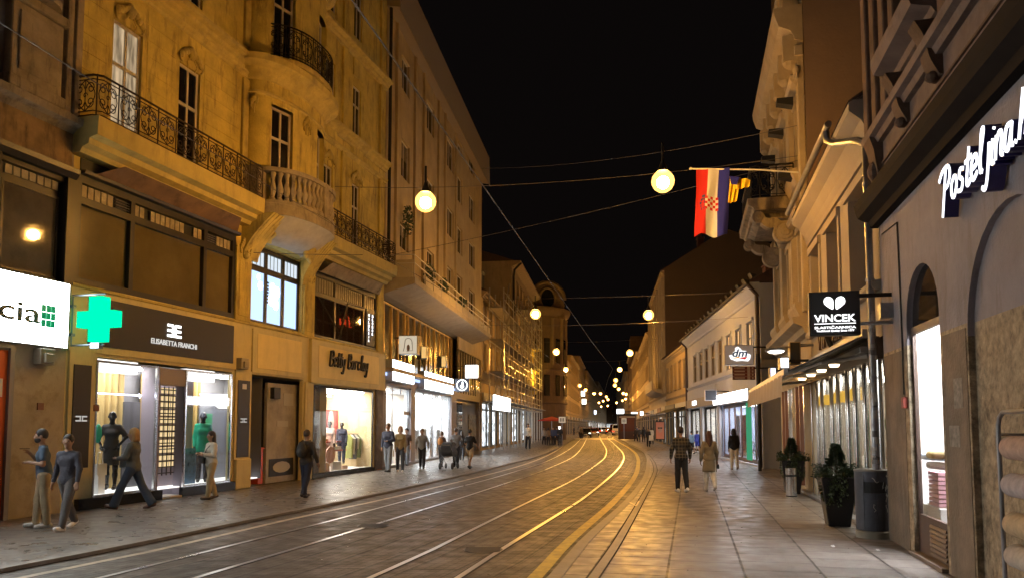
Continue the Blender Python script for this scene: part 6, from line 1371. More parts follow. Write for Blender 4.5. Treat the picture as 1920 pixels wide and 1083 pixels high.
for h in th:
    window(FR, tal, *h, d=-.2, surround=m_or, sw=.18, sill=True)
    a, b, c, e = h
    mb = MB(FR); mb.prism([(0, e+.2), (.25, e+.25), (.3, e+.4), (0, e+.45)], a-.3, b+.3); mb.plate([(a-.25, e+.45), (b+.25, e+.45), ((a+b)/2, e+.85)], 0, .2); mb.build('pediment', m_or, tal)
    mb = MB(FR); mb.prism([(0, c-.45), (.2, c-.4), (.32, c-.12), (.32, c), (0, c)], a-.3, b+.3); mb.build('sill_block', m_or, tal)
for x in (17.35, 19.4, 19.75, 21.8, 22.1, 24.05):
    mb = MB(FR); mb.box(x, x+.3, 0, .16, 4.8, 12.0); mb.box(x-.04, x+.34, 0, .22, 11.6, 11.9); mb.box(x-.04, x+.34, 0, .22, 8.0, 8.2); mb.build('pilaster', m_or, tal, bevel=.015)
    mb = MB(FR); carving(mb, x+.15, 11.2, .35, .5, .14, int(x*10)); mb.build('relief', m_or, tal, smooth=True)
mould(FR, tal, T0, T1, 4.2, [(0, 0), (.15, .05), (.2, .2), (.42, .3), (.45, .45), (0, .5)], m_or)
mould(FR, tal, T0, T1, 12.0, [(0, 0), (.2, .05), (.3, .3), (.6, .45), (.7, .75), (.72, .95), (0, 1.0)], m_or); mould(FR, tal, T0, T1, 7.6, STRG, m_or)
for x in (17.5, 18.6, 19.7, 20.8, 21.9, 23.0, 24.1):
    mb = MB(FR); mb.box(x-.14, x+.14, 0, .5, 11.5, 12.2); mb.ell((x, .3, 11.5), (.13, .2, .2), 8, 6); mb.build('eaves_bracket', m_or, tal)
mb = MB(FR); mb.box(20.6, T1-.1, -.4, .1, 12.9, 15.2); mb.prism([(-.4, 15.2), (.2, 15.2), (.2, 15.5), (-.1, 16.2), (-.4, 16.2)], 20.5, T1-.05); mb.build('attic_gable', m_or, tal, bevel=.03)
# balcony on consoles
mb = MB(FR); mb.prism([(0, 8.08), (1.15, 8.08), (1.2, 8.16), (1.32, 8.2), (1.34, 8.42), (0, 8.42)], 19.3, 23.2); bl = mb.build('balcony', m_stone, tal)
mb = MB(FR); scrolls(mb, [(19.4, .05), (19.4, 1.22), (23.1, 1.22), (23.1, .05)], 8.42, 9.4, .45, .014); mb.build('railing', m_iron, bl)
def volute(mb, u, w_, d1, z0, z1):
    n = 22; pts = []
    for i in range(n+1):
        t = i/n; pts.append((.28+(d1-.28-.14)*t, z0+.3+(z1-z0-.45)*(t**.9)+.08*math.sin(t*math.pi*2)))
    up = [(a, b+.15) for a, b in pts]; dn = [(a, b-.15*(1-.3*abs(2*i/n-1))) for i, (a, b) in enumerate(pts)]
    mb.prism(up+dn[::-1], u-w_/2, u+w_/2)
    for (c, r_) in (((.32, z0+.32), .32), ((d1-.16, z1-.2), .18)):
        for k, e in ((1, 0), (.72, .03), (.42, .06)):
            P = [(c[0]+r_*k*math.cos(a*math.pi/10), c[1]+r_*k*math.sin(a*math.pi/10)) for a in range(20)]; mb.prism(P, u-w_/2-e, u+w_/2+e)
for u, w_, m_ in ((19.55, .34, m_stone), (22.9, .34, m_stone)):
    mb = MB(FR); volute(mb, u, w_, 1.2, 7.1, 8.08); mb.build('console', m_, tal, bevel=.012)
mb = MB(FR); mb.prism([(0, 7.9), (.9, 7.95), (1.1, 8.08), (0, 8.08)], 19.8, 22.7); mb.build('soffit', m_stone, tal)
mb = MB(FR); mb.lathe([(.13, 0), (.13, .2), (.07, .3), (.001, 1.35)], (23.0, 1.1), 4, 8.5); mb.build('finial', m_stone, tal)
for x in (17.9, 20.1, 22.4):
    for z in (10.6, 8.55): mb = MB(FR); mb.box(x, x+.3, .2, .62, z, z+.14); mb.prism([(.2, z-.1), (.6, z), (.2, z)], x, x+.3); mb.build('floodlight_unit', m_blackm, tal)
# its shopfront
mb = MB(FR); mb.box(18.95, 24.1, -.25, -.2, .15, 3.0); fw_ = mb.build('shop_window', shoplook(60, (1, .95, .9), .55), tal)
for x in (18.95, 19.8, 20.6, 21.3, 22.3, 23.2, 24.0): mb = MB(FR); mb.box(x, x+.12, -.2, .0, .15, 3.0); mb.build('mullion', m_chrome if int(x*10) % 2 else mat('brown_post', (.18, .07, .03), .4), fw_)
for i, (x0, x1, y0, y1, g_, dd, lab) in enumerate(((1463, 1479, 669, 690, glow('sign_white_b', (1, .98, 1), 5), .75, 'glowing white box sign nearest the awning on the ornate house'), (1444, 1455, 688, 706, glow('sign_violet', (.7, .72, 1.0), 2.2), .6, 'smaller violet white box sign beyond the white one on the ornate house'))):
    cubesign(FR, lab, x0, x1, y0, y1, .5, g_, mS, dd)
cubesign(FR, 'unlit dark box sign with amber side above the awning end', 1481, 1500, 640, 682, .4, m_blackm, mat('amber_side', (.35, .24, .1), .5), .45)
u, z = FR.q(1455, 658, .9); t = thing('shop_canopy_lamp', 'flat oval glowing lamp on a thin arm above the tan valance', 'lamp', FR, u, .9, z); mb = MB(FR); mb.ell((u, .9, z), (.35, .2, .05), 14, 6); mb.build('diffuser', glow('lamp_white', (1, .95, .85), 6), t, smooth=2); mb = MB(FR); mb.ell((u, .9, z+.04), (.5, .27, .06), 14, 6); mb.tube([(u, 0, z+.15), (u, .9, z+.08)], .03, 5); mb.build('shade', m_zinc, t)
# ================================================================== flags
def flag(name, label, Fg, W_, H_, stripes, droop=0.0, furl=1.0, group=None):
    """cloth hanging below a pole; W_ along the pole (d), H_ down; stripes (f0,f1,material) across W_"""
    t = thing(name, label, 'flag', Fg, 0, 0, 0); N, M = 10, 16
    for nm, f0, f1, m_ in stripes:
        mb = MB(Fg)
        def pt(f, g): 
            x = f*W_*(1-.06*g*furl)+.015*math.sin(g*5+f*4); return (.09*math.sin(f*11+g*2.2)*(g**.5+.15)+.02*math.sin(g*8), -x+.06*g, -.02-H_*g*(1-.03*math.sin(f*7)))
        for k in (0, 1):
            off = .004*k
            for i in range(N):
                for j in range(M):
                    a, b = f0+(f1-f0)*i/N, f0+(f1-f0)*(i+1)/N; c, e = j/M, (j+1)/M
                    mb.quad(*[(p[0]+off, p[1], p[2]) for p in (pt(a, c), pt(b, c), pt(b, e), pt(a, e))])
        mb.build(nm, m_, t, smooth=2)
    return t, pt
m_red = mat('flag_red', (.42, .012, .012), .85); m_fw = mat('flag_white', (.6, .62, .7), .85); m_blue = mat('flag_blue', (.01, .015, .30), .85); m_fy = mat('flag_yellow', (.85, .6, .03), .7)
FLG = 20.0; p0 = atY(1305, 318, FLG)
Fg = Frame((p0.x, FLG, p0.z), FR.a, 1)
t, pt = flag('striped_flag', 'large hanging red white and blue striped flag with a checkered shield', Fg, 0.9, 1.83, (('red_stripe', 0, .34, m_red), ('white_stripe', .34, .67, m_fw), ('blue_stripe', .67, 1, m_blue)))
mb = MB(Fg); mb2 = MB(Fg); mb3 = MB(Fg)
for i in range(5):
    for j in range(5):
        a, b = .30+.42*i/5*.95, .30+.42*(i+1)/5*.95; c, e = .42+.035*j*1.15, .42+.035*(j+1)*1.15
        (mb if (i+j) % 2 == 0 else mb2).quad(*[(p[0]-.008, p[1], p[2]) for p in (pt(a, c), pt(b, c), pt(b, e), pt(a, e))])
mb.build('shield_red_checks', m_red, t); mb2.build('shield_white_checks', m_fw, t)
for k in range(5):
    a = .13+.03*abs(k-2); mb3.quad(*[(p[0]-.007, p[1], p[2]) for p in (pt(a, .40+.05*k), pt(.29, .40+.05*k), pt(.29, .44+.05*k), pt(a, .44+.05*k))])
mb3.build('shield_crown', mat('crown_dark', (.03, .05, .15), .8), t)
pole = thing('flag_pole', 'thin white flag pole reaching out over the pavement from the scrolled balcony', 'flag pole', Fg, 0, 0, 0)
mb = MB(Fg); mb.tube([(.0, .12, .03), (.05, -1.6, -.12), (.1, -2.9, -.3)], .022, 8); mb.build('shaft', m_wpaint, pole); mb = MB(Fg); mb.ell((0, .14, .035), (.04, .05, .04), 8, 6); mb.build('finial', m_wpaint, pole)
p2 = atY(1368, 331, 19.6); Fh = Frame((p2.x, 19.6, p2.z), FR.a, 1)
t2 = thing('furled_flag', 'small blue and yellow flag bunched beside the striped flag', 'flag', Fh, 0, 0, 0)
def clothpoly(P, m_, nm, par, Fq, sd):
    mb = MB(Fq); n = 14
    for i in range(n):
        for j in range(8):
            def q(s, t_): 
                a = Vector(P[0]).lerp(Vector(P[1]), s); b = Vector(P[3]).lerp(Vector(P[2]), s); v = a.lerp(b, t_); return (.05*math.sin(s*14+sd+t_*2), v.x, v.y)
            mb.quad(q(i/n, j/8), q((i+1)/n, j/8), q((i+1)/n, (j+1)/8), q(i/n, (j+1)/8))
    mb.build(nm, m_, par, smooth=2)
s_ = 19.6/FPX
clothpoly([(0, 0), (-38*s_, -9*s_), (-36*s_, -22*s_), (-8*s_, -28*s_)], m_fy, 'yellow_fold', t2, Fh, 0)
clothpoly([(-1*s_, -2*s_), (-20*s_, -4*s_), (-12*s_, -50*s_), (4*s_, -52*s_)], m_fy, 'yellow_half', t2, Fh, 2)
clothpoly([(-3*s_, -1*s_), (-20*s_, -5*s_), (-14*s_, -22*s_), (-2*s_, -18*s_)], m_blue, 'blue_half', t2, Frame((p2.x-.005, 20.33, p2.z), FR.a, 1), 1) if False else None
mb = MB(Fh); mb.add([(-.09, -.0, -.02), (-.09, -18*s_, -5*s_), (-.1, -12*s_, -20*s_), (-.09, -2*s_, -17*s_)], [(0, 1, 2, 3)]); mb.build('blue_half', m_blue, t2)
# ================================================================== RIGHT: long white house and its neighbours
m_wh = mat('white_house_plaster', (.42, .44, .50), .8, n=.07, ns=1.5, stain=.15, streak=True)
wht = thing('long_white_house', 'long low white house with tiled roof, drugstore front and eight upper windows', 'building', G2, 12, 0, .05)
GA, GB = 1.6, 23.5
gw = [(3.0, 4.1), (5.5, 6.6), (7.85, 8.95), (10.2, 11.35), (12.45, 13.65), (14.6, 15.85), (16.8, 18.05), (19.2, 20.5)]
gh = [(a, b, 4.72, 6.5) for a, b in gw]
mb = MB(G2); wall(mb, GA, GB, .052, 7.9, gh+[(GA+.7, 11.4, .15, 2.95), (12.2, 17.3, .15, 3.0), (18.2, 23.2, .15, 3.0)], 0, .12); hull(mb, GA, GB, .052, 7.9, 0, 9); mb.build('wall', m_wh, wht)
for k, h in enumerate(gh):
    w_ = window(G2, wht, *h, d=-.09, fm=mat('brown_sash', (.12, .07, .04), .5), pm=(m_warmwin if k < 3 else m_pane), nv=1, tr=(.6,), surround=m_wh, sill=False)
mould(G2, wht, GA, GB, 7.35, [(0, 0), (.08, .02), (.12, .12), (.3, .3), (.42, .42), (.42, .58), (0, .6)], m_wh); mould(G2, wht, GA, GB, 4.3, STRG, m_wh, 'string_course')
m_tile = mat('red_brown_tiles', (.08, .04, .028), .8, n=.4, ns=6)
mb = MB(G2); mb.prism([(.45, 7.95), (-5, 11.2), (-9, 8)], GA, GB); mb.build('roof', m_tile, wht)
for k in range(16): u = GA+.8+1.35*k; mb = MB(G2); mb.prism([(.1, 8.3), (.2, 8.5), (-.1, 8.42)], u, u+.5); mb.build('snow_guard', m_dark, wht)
mb = MB(G2); mb.tube([(GA-.1, .5, 7.9), (GB, .5, 7.9)], .08, 8); mb.build('gutter', m_dark, wht)
for u in (GA+.0, GB-.3): mb = MB(G2); mb.tube([(u, .5, 7.85), (u, .12, 7.4), (u, .12, .1)], .09, 8); mb.build('downpipe', mat('brown_pipe', (.06, .035, .03), .5), wht)
rdm = room(G2, wht, GA+.72, 11.9, .16, 2.94, 1.8, mat('drug_inside', (.4, .42, .5), .6), glow('drug_light', (.85, .9, 1), 40), -.27, 3, 'shop_interior')
pane(G2, wht, GA+.72, 11.38, .16, 2.94, -.24, m_glass, 'glass', 5, mat('brown_post2', (.1, .05, .04), .4), .16)
for k, (a, b, c_) in enumerate(((7.2, 8.0, (.08, .18, .5)), (8.3, 9.6, (.35, .12, .06)), (5.0, 6.2, (.1, .12, .3)), (9.8, 10.9, (.5, .5, .55)))): mb = MB(G2); mb.box(a, b, -.8, -.75, .3, 2.4); mb.build('poster', mat('drugposter%d' % k, c_, .5), wht)
mb = MB(G2); mb.box(3.6, 4.5, .0, .06, .3, 2.9); mb.build('green_panel', glow('green_lit_panel', (.1, .6, .3), .5), wht)
t = thing('drugstore_fascia', 'wide bright white lit fascia above the drugstore windows', 'sign', G2, 7, .2, 2.95); mb = MB(G2); mb.box(2.9, 11.5, .0, .3, 2.96, 3.5); mb.build('housing', m_wpaint, t); mb = MB(G2); mb.box(2.95, 11.45, .301, .32, 3.0, 3.46); mb.build('face', glow('fascia_white', (.9, .93, 1), 14.0), t)
for i, (a, b) in enumerate(((12.2, 17.3), (18.2, 23.2))):
    rr = room(G2, wht, a, b, .16, 2.98, 3, m_inw, glow('drug_light2', (1, .98, .95), 40 if i else 20), -.27, 2, 'shop_interior'); pane(G2, wht, a, b, .16, 2.98, -.24, m_glass, 'glass', 2, m_dark, .12)
    for k in range(3): mb = MB(G2); mb.box(a+.6+1.4*k, a+1.3+1.4*k, -1.6, -1.2, .2, 1.0+.4*k); mb.build('display_rack', mat('rackbrown', (.3, .22, .16), .6), wht)
mb = MB(G2); mb.box(12.0, 23.4, .0, .16, 3.05, 3.6); fz = mb.build('grey_fascia', mat('taupe', (.3, .26, .22), .6), wht)
mb = MB(G2); mb.box(18.6, 20.2, .16, .2, 3.2, 3.48); mb.build('small_lit_logo', glow('logo_white', (1, 1, 1), 3), fz)
mb = MB(G2); mb.box(12.0, 23.4, .0, .1, 3.62, 4.2); mb.build('white_band', m_wh, wht)
# drugstore hanging sign, info sign, square black sign
t, u_, hw, zb, zt, fc = cubesign(G2, 'grey hanging box sign with dm in blue on a white cloud shape', 1359, 1412, 646, 683, .4, mat('dm_face', (.42, .37, .33), .6, emit=.25, ecol=(.4, .34, .3)), mat('dm_side', (.3, .28, .25), .5), 1.25)
zc = (zb+zt)/2; w2 = hw*2; h2 = zt-zb; q = 1.25
def uplate(mb, P, u0, u1):
    n = len(P); vs = [(u0, a, b) for a, b in P]+[(u1, a, b) for a, b in P]; mb.add(vs, [tuple(range(n)), tuple(range(2*n-1, n-1, -1))]+[(i, (i+1) % n, n+(i+1) % n, n+i) for i in range(n)])
cl = [(-.36, -.02), (-.3, -.22), (-.1, -.33), (.1, -.3), (.3, -.34), (.38, -.2), (.4, .0), (.3, .06), (.24, .2), (.1, .22), (.04, .34), (-.04, .42), (-.14, .36), (-.14, .2), (-.22, .12), (-.22, .02)]
mb = MB(G2); uplate(mb, [(q-a*w2, zc+b*h2) for a, b in cl], u_-.02, u_-.013); mb.build('cloud', glow('cloud_white', (1, 1, 1), 1.25), fc)
mb = MB(G2); letter(mb, 'dm', u_-.034, zc+.09*h2, q-.02*w2, .52*w2, .38*h2, face='u', ext=.004, shear=.25, bold=.02); mb.build('lettering', mat('dm_blue', (.01, .05, .22), .5), fc)
mb = MB(G2); uplate(mb, [(q+.26*w2, zc-.2*h2), (q+.02*w2, zc-.08*h2), (q+.0*w2, zc-.16*h2)], u_-.026, u_-.021); mb.build('swoosh_orange', glow('swoosh_o', (1, .45, .05), .9), fc); mb = MB(G2); uplate(mb, [(q+.05*w2, zc-.16*h2), (q-.28*w2, zc-.1*h2), (q-.2*w2, zc-.24*h2)], u_-.026, u_-.021); mb.build('swoosh_red', glow('swoosh_r', (.8, .03, .03), .8), fc)
t, u_, hw, zb, zt, fc = cubesign(G2, 'burgundy information sign with four lines and arrows under the drugstore sign', 1374, 1415, 686, 711, .08, mat('burgundy', (.16, .03, .03), .6), m_iron, 1.1)
mb = MB(G2)
for k in range(4):
    z = zb+(zt-zb)*(k+.5)/4; mb.box(u_-.016, u_-.013, 1.1-hw*.35+.12, 1.1+hw*.85, z-.02, z+.03); mb.box(u_-.016, u_-.013, 1.1-hw*.55, 1.1-hw*.3, z-.06, z+.06); mb.box(u_-.016, u_-.013, 1.1-hw*.85, 1.1-hw*.7, z-.04, z+.04)
    mb.box(u_-.018, u_-.013, 1.1-hw, 1.1+hw, z+(zt-zb)/8-.01, z+(zt-zb)/8)
mb.build('lettering', mat('sign_white_paint', (.5, .42, .38), .6), fc)
mb = MB(G2); mb.tube([(u_+.05, 1.1-hw-.12, .06), (u_+.05, 1.1-hw-.12, zt+.5)], .07, 8); mb.build('post', m_iron, t)
cubesign(G2, 'square black hanging sign with thin white border past the drugstore', 1322, 1343, 730, 750, .3, mat('blk_face', (.012, .012, .018), .4), mat('white_edge', (.6, .6, .65), .5), .95)
# lower ochre wing with dark awnings
ow = house(G2, 23.52, 37.2, 7.75, 'small ochre two storey house between white house and blank firewall', m_w1, 1, 4.1, 1.0, 2.5, m_tr, roof=0, seed=31, shopglow=1.2, wh=2.0, deep=9)
mb = MB(G2); mb.prism([(.45, 7.78), (-4.5, 10.8), (-9, 7.8)], 23.5, 37.2); mb.build('roof', m_tile, ow)
for k, (a, b) in enumerate(((24.2, 30), (30.8, 36.5))):
    t = thing('awning', ('black shop awning directly past the white house' if k == 0 else 'black shop awning beside the firewall corner'), 'awning', G2, (a+b)/2, .8, 2.4); mb = MB(G2); mb.prism([(.02, 3.3), (1.5, 2.75), (1.5, 2.45), (1.47, 2.45), (1.47, 2.7), (.02, 3.25)], a, b); mb.build('cloth', m_blackm, t); mb = MB(G2); mb.box(a, b, 1.46, 1.54, 2.72, 2.8); mb.build('front_bar', m_zinc, t)
# gabled firewall house
fir = house(G3, .02, 26, 15.9, 'tall ornate house with huge blank gabled firewall facing the camera', m_w4, 3, 4.6, 1.1, 2.9, m_tr, seed=33, roof=0, deep=11, wh=2.4)
mb = MB(G3); P = [(0.0, 4), (0, 16.0), (-5.5, 19.5), (-11.5, 17.2), (-11.5, 4)]; mb.prism(P, -.12, .0); mb.build('firewall', mat('dark_firewall', (.10, .07, .05), .9, n=.12, ns=.5, bump=.3), fir)
mb = MB(G3); mb.prism([(.3, 15.9), (-5.5, 19.5), (-11.5, 17.2), (-11.5, 15.9)], .0, 26); mb.build('roof', m_tile, fir)
for x in (.3, 3.0, 6.2, 9.5, 13, 17, 21): mb = MB(G3); mb.box(x, x+.5, 0, .3, 4.8, 15.3); mb.build('pilaster', m_w4, fir, bevel=.02)
mb = MB(G3); mb.prism([(0, 4.7), (.9, 4.9), (1.2, 5.1), (1.2, 6.0), (1.1, 6.0), (1.1, 5.2), (0, 5.2)], .8, 12); mb.build('balcony', m_w4, fir)
u, z = 0, 0
Fp = Frame(G3.W(-.2, .6, 0), G3.a, 1)
t = thing('street_poster', 'framed orange poster of a face in dark glasses at the firewall corner', 'poster', Fp, 0, 0, .1); mb = MB(Fp); mb.box(-.25, -.12, -.35, .35, .55, 2.2) if False else mb.box(-.25, -.12, -.4, .42, .6, 2.25); mb.build('frame', m_blackm, t)
mb = MB(Fp); mb.box(-.27, -.251, -.34, .36, .68, 2.17); fc = mb.build('print', mat('poster_orange', (.55, .2, .12), .5, emit=.15, ecol=(.7, .2, .1)), t); mb = MB(Fp); mb.ell((-.27, .01, 1.5), (.012, .2, .28), 12, 8); mb.build('face', mat('poster_skin', (.6, .32, .22), .5), fc)
mb = MB(Fp); mb.box(-.285, -.281, -.18, -.01, 1.58, 1.7); mb.box(-.285, -.281, .03, .2, 1.58, 1.7); mb.box(-.285, -.281, -.02, .04, 1.66, 1.69); mb.build('glasses', m_blackm, fc)
lb = ['first far house past the firewall house, amber with arched bays', 'second far house past the firewall house, plain and ochre', 'third far house past the firewall house, tall with dark roof turret', 'fourth far house past the firewall house, ochre and lamp lit']
for i, (a, b, H, m_, fl2) in enumerate(((.1, 34, 13.6, m_w2, 3), (34.1, 70, 14.6, m_w1, 3), (70.1, 104, 18.5, m_w3, 4), (104.1, 143, 16, m_w1, 3))): house(G4, a, b, H, lb[i], m_, fl2, 4.2, 1.1, 3.4, m_tr, seed=50+i, shopglow=1.2, sil=i < 2)
mb = MB(G4); mb.box(71, 80, -6, .2, 18.5, 21.5); 
tt = tag(mb.build('roof_turret', m_w3), 'dark square roof turret silhouetted on the right row', 'turret')
house(G5, .1, 110, 19, 'distant amber block where the right row closes in', m_w1, 4, 4.2, 1.4, 9, m_tr, seed=70, sil=False, shopglow=1.4, nsh=8)
house(G5, 110.1, 287, 22, 'most distant amber block ending the right row', m_w2, 4, 4.2, 1.6, 14, m_tr, seed=71, sil=False, shopglow=1.4, nsh=8)
# end of the street
Fe = Frame((40, 525, 0), 0, -1)
house(Fe, 0, 62, 17, 'remote building closing the end of the street', m_w3, 4, 4.2, 1.5, 8, m_tr, seed=80, sil=False, shopglow=.8)
# ================================================================== people: smooth bodies grown from a posed skeleton
def s_cap(P, a, b, ra, rb):
    a = np.array(a); b = np.array(b); ab = b-a; L = max(float(ab@ab), 1e-9); h = np.clip(((P-a)@ab)/L, 0, 1)
    return np.linalg.norm(P-a-h[..., None]*ab, axis=-1)-(ra+(rb-ra)*h)
def s_ell(P, c, r):
    r = np.array(r); q = (P-np.array(c))/r; n = np.linalg.norm(q, axis=-1); return (n-1)*r.min()*np.where(n > 1, 1.0, 1.0)
def field(prims, k):
    def f(P):
        D = None
        for p in prims:
            d = s_cap(P, *p[1:]) if p[0] == 'c' else s_ell(P, *p[1:])
            if D is None: D = d
            else:
                h = np.clip(.5+.5*(D-d)/k, 0, 1); D = D+(d-D)*h-k*h*(1-h)
        return D
    return f
def bounds(prims, m=.03):
    lo = np.full(3, 1e9); hi = -lo
    for p in prims:
        if p[0] == 'c': pts = [(p[1], p[3]), (p[2], p[4])]
        else: pts = [(p[1], np.array(p[2]))]
        for c, r in pts: lo = np.minimum(lo, np.array(c)-r-m); hi = np.maximum(hi, np.array(c)+r+m)
    return lo, hi
def surf(fn, lo, hi, h):
    n = np.maximum(np.ceil((hi-lo)/h).astype(int)+2, 4); ax = [lo[i]+h*np.arange(n[i]) for i in range(3)]
    G = np.stack(np.meshgrid(*ax, indexing='ij'), -1); V = fn(G); I = V < 0
    c = [(i, j, k) for i in (0, 1) for j in (0, 1) for k in (0, 1)]
    sl = lambda A, o: A[o[0]:A.shape[0]-1+o[0], o[1]:A.shape[1]-1+o[1], o[2]:A.shape[2]-1+o[2]]
    cnt = np.zeros(tuple(n-1)); acc = np.zeros(tuple(n-1)+(3,))
    for a in c:
        for ax_ in range(3):
            if a[ax_] == 1: continue
            b = list(a); b[ax_] = 1; va, vb = sl(V, a), sl(V, b); m = (va < 0) != (vb < 0)
            t = np.where(m, va/np.where(va == vb, 1, va-vb), 0); base = np.array(a, float)+np.zeros(acc.shape); base[..., ax_] += t
            acc += base*m[..., None]; cnt += m
    act = cnt > 0; idx = -np.ones(act.shape, int); idx[act] = np.arange(act.sum()); ij = np.argwhere(act)
    verts = lo+h*(ij+acc[act]/cnt[act][:, None]); F = []
    for a in range(3):
        b, d = (a+1) % 3, (a+2) % 3
        A = np.take(I, range(0, I.shape[a]-1), a); B = np.take(I, range(1, I.shape[a]), a); m = A != B
        e = np.argwhere(m); e = e[(e[:, b] > 0) & (e[:, d] > 0) & (e[:, b] < n[b]-1) & (e[:, d] < n[d]-1)]
        if not len(e): continue
        fl = A[tuple(e.T)]
        q = []
        for ob, od in ((1, 1), (0, 1), (0, 0), (1, 0)):
            g = e.copy(); g[:, b] -= ob; g[:, d] -= od; q.append(idx[tuple(g.T)])
        q = np.stack(q, 1); q[~fl] = q[~fl][:, ::-1]; F.append(q)
    return verts, np.concatenate(F)
def sculpt(name, fn, lo, hi, h, m, par, extra=None):
    v, f = surf(fn, lo, hi, h); vs = [tuple(x) for x in v]; fs = [tuple(int(i) for i in q) for q in f]
    for v2, f2 in (extra or []):
        o = len(vs); vs += [tuple(x) for x in v2]; fs += [tuple(int(i)+o for i in q) for q in f2]
    me = bpy.data.meshes.new(name); me.from_pydata(vs, [], fs); me.polygons.foreach_set('use_smooth', [True]*len(fs)); me.materials.append(m)
    o = bpy.data.objects.new(name, me); C.objects.link(o); o.parent = par; return o
def V3(*a): return np.array(a, float)
def skel(H, fem, legs, arms, lean=0.0, head=(0, 0)):
    """legs: (thigh swing, knee bend) for left then right, degrees; arms: (upper dir, fore dir) left then right"""
    J = {}; sh = .145 if fem else .168; hp = .082
    J['hip'] = V3(0, 0, .93); J['waist'] = V3(0, .02*lean, 1.08); J['chest'] = V3(0, .06*lean, 1.28); J['neck'] = V3(0, .09*lean, 1.46); J['head'] = V3(0, .02+.13*lean, 1.625)
    for s, nm, (a, b) in ((-1, 'l', legs[0]), (1, 'r', legs[1])):
        a, b = math.radians(a), math.radians(b); h = V3(s*hp, 0, .91); k = h+V3(s*.01, math.sin(a)*.43, -math.cos(a)*.43); f = k+V3(0, math.sin(a-b)*.41, -math.cos(a-b)*.41)
        J['h'+nm], J['k'+nm], J['a'+nm] = h, k, f; J['ft'+nm] = a-b
    for s, nm, (u, f) in ((-1, 'l', arms[0]), (1, 'r', arms[1])):
        u = V3(*u); f = V3(*f); u /= np.linalg.norm(u); f /= np.linalg.norm(f); S = V3(s*sh, .05*lean, 1.392); E = S+u*.275; W = E+f*.245
        J['s'+nm], J['e'+nm], J['w'+nm], J['f'+nm] = S, E, W, f
    dz = .085-min(J['al'][2], J['ar'][2])
    k = H/1.75
    for q in J:
        if isinstance(J[q], np.ndarray) and not q.startswith('f'): J[q] = (J[q]+V3(0, 0, dz))
    return J, k
REL = ((-.15, .05, -1), (-.03, .35, -1)); RER = ((.15, -.05, -1), (.03, .3, -1))
def hand(J, nm, s, curl=.5):
    """palm, four fingers of different length and a thumb, in the direction of the forearm"""
    W, f = J['w'+nm], J['f'+nm]; side = np.cross(f, V3(0, 0, 1)); 
    if np.linalg.norm(side) < .3: side = V3(0, 1, 0)
    side /= np.linalg.norm(side); 
    if side[1] < 0: side = -side
    nrm = np.cross(f, side); nrm /= np.linalg.norm(nrm)
    if nrm[0]*s > 0: nrm = -nrm
    P = [('c', W, W+f*.03, .027, .028)]
    for i, o in enumerate((-.027, -.009, .009, .027)):
        b = W+f*.085+side*o; P.append(('c', W+f*.02+side*o*.7, b, .014, .0125)); l = (.058, .07, .075, .066)[i]
        m = b+(f*math.cos(curl*.5)+nrm*math.sin(curl*.5))*l*.55; t = m+(f*math.cos(curl*1.6)+nrm*math.sin(curl*1.6))*l*.5; P.append(('c', b, m, .0105, .0095)); P.append(('c', m, t, .0095, .0075))
    tb = W+f*.025+side*.024; tm = tb+(side*.8+f*.9+nrm*.35)*.028; P += [('c', tb, tm, .013, .0115), ('c', tm, tm+(f*1+nrm*.5+side*.15)*.028, .0115, .009)]
    return P
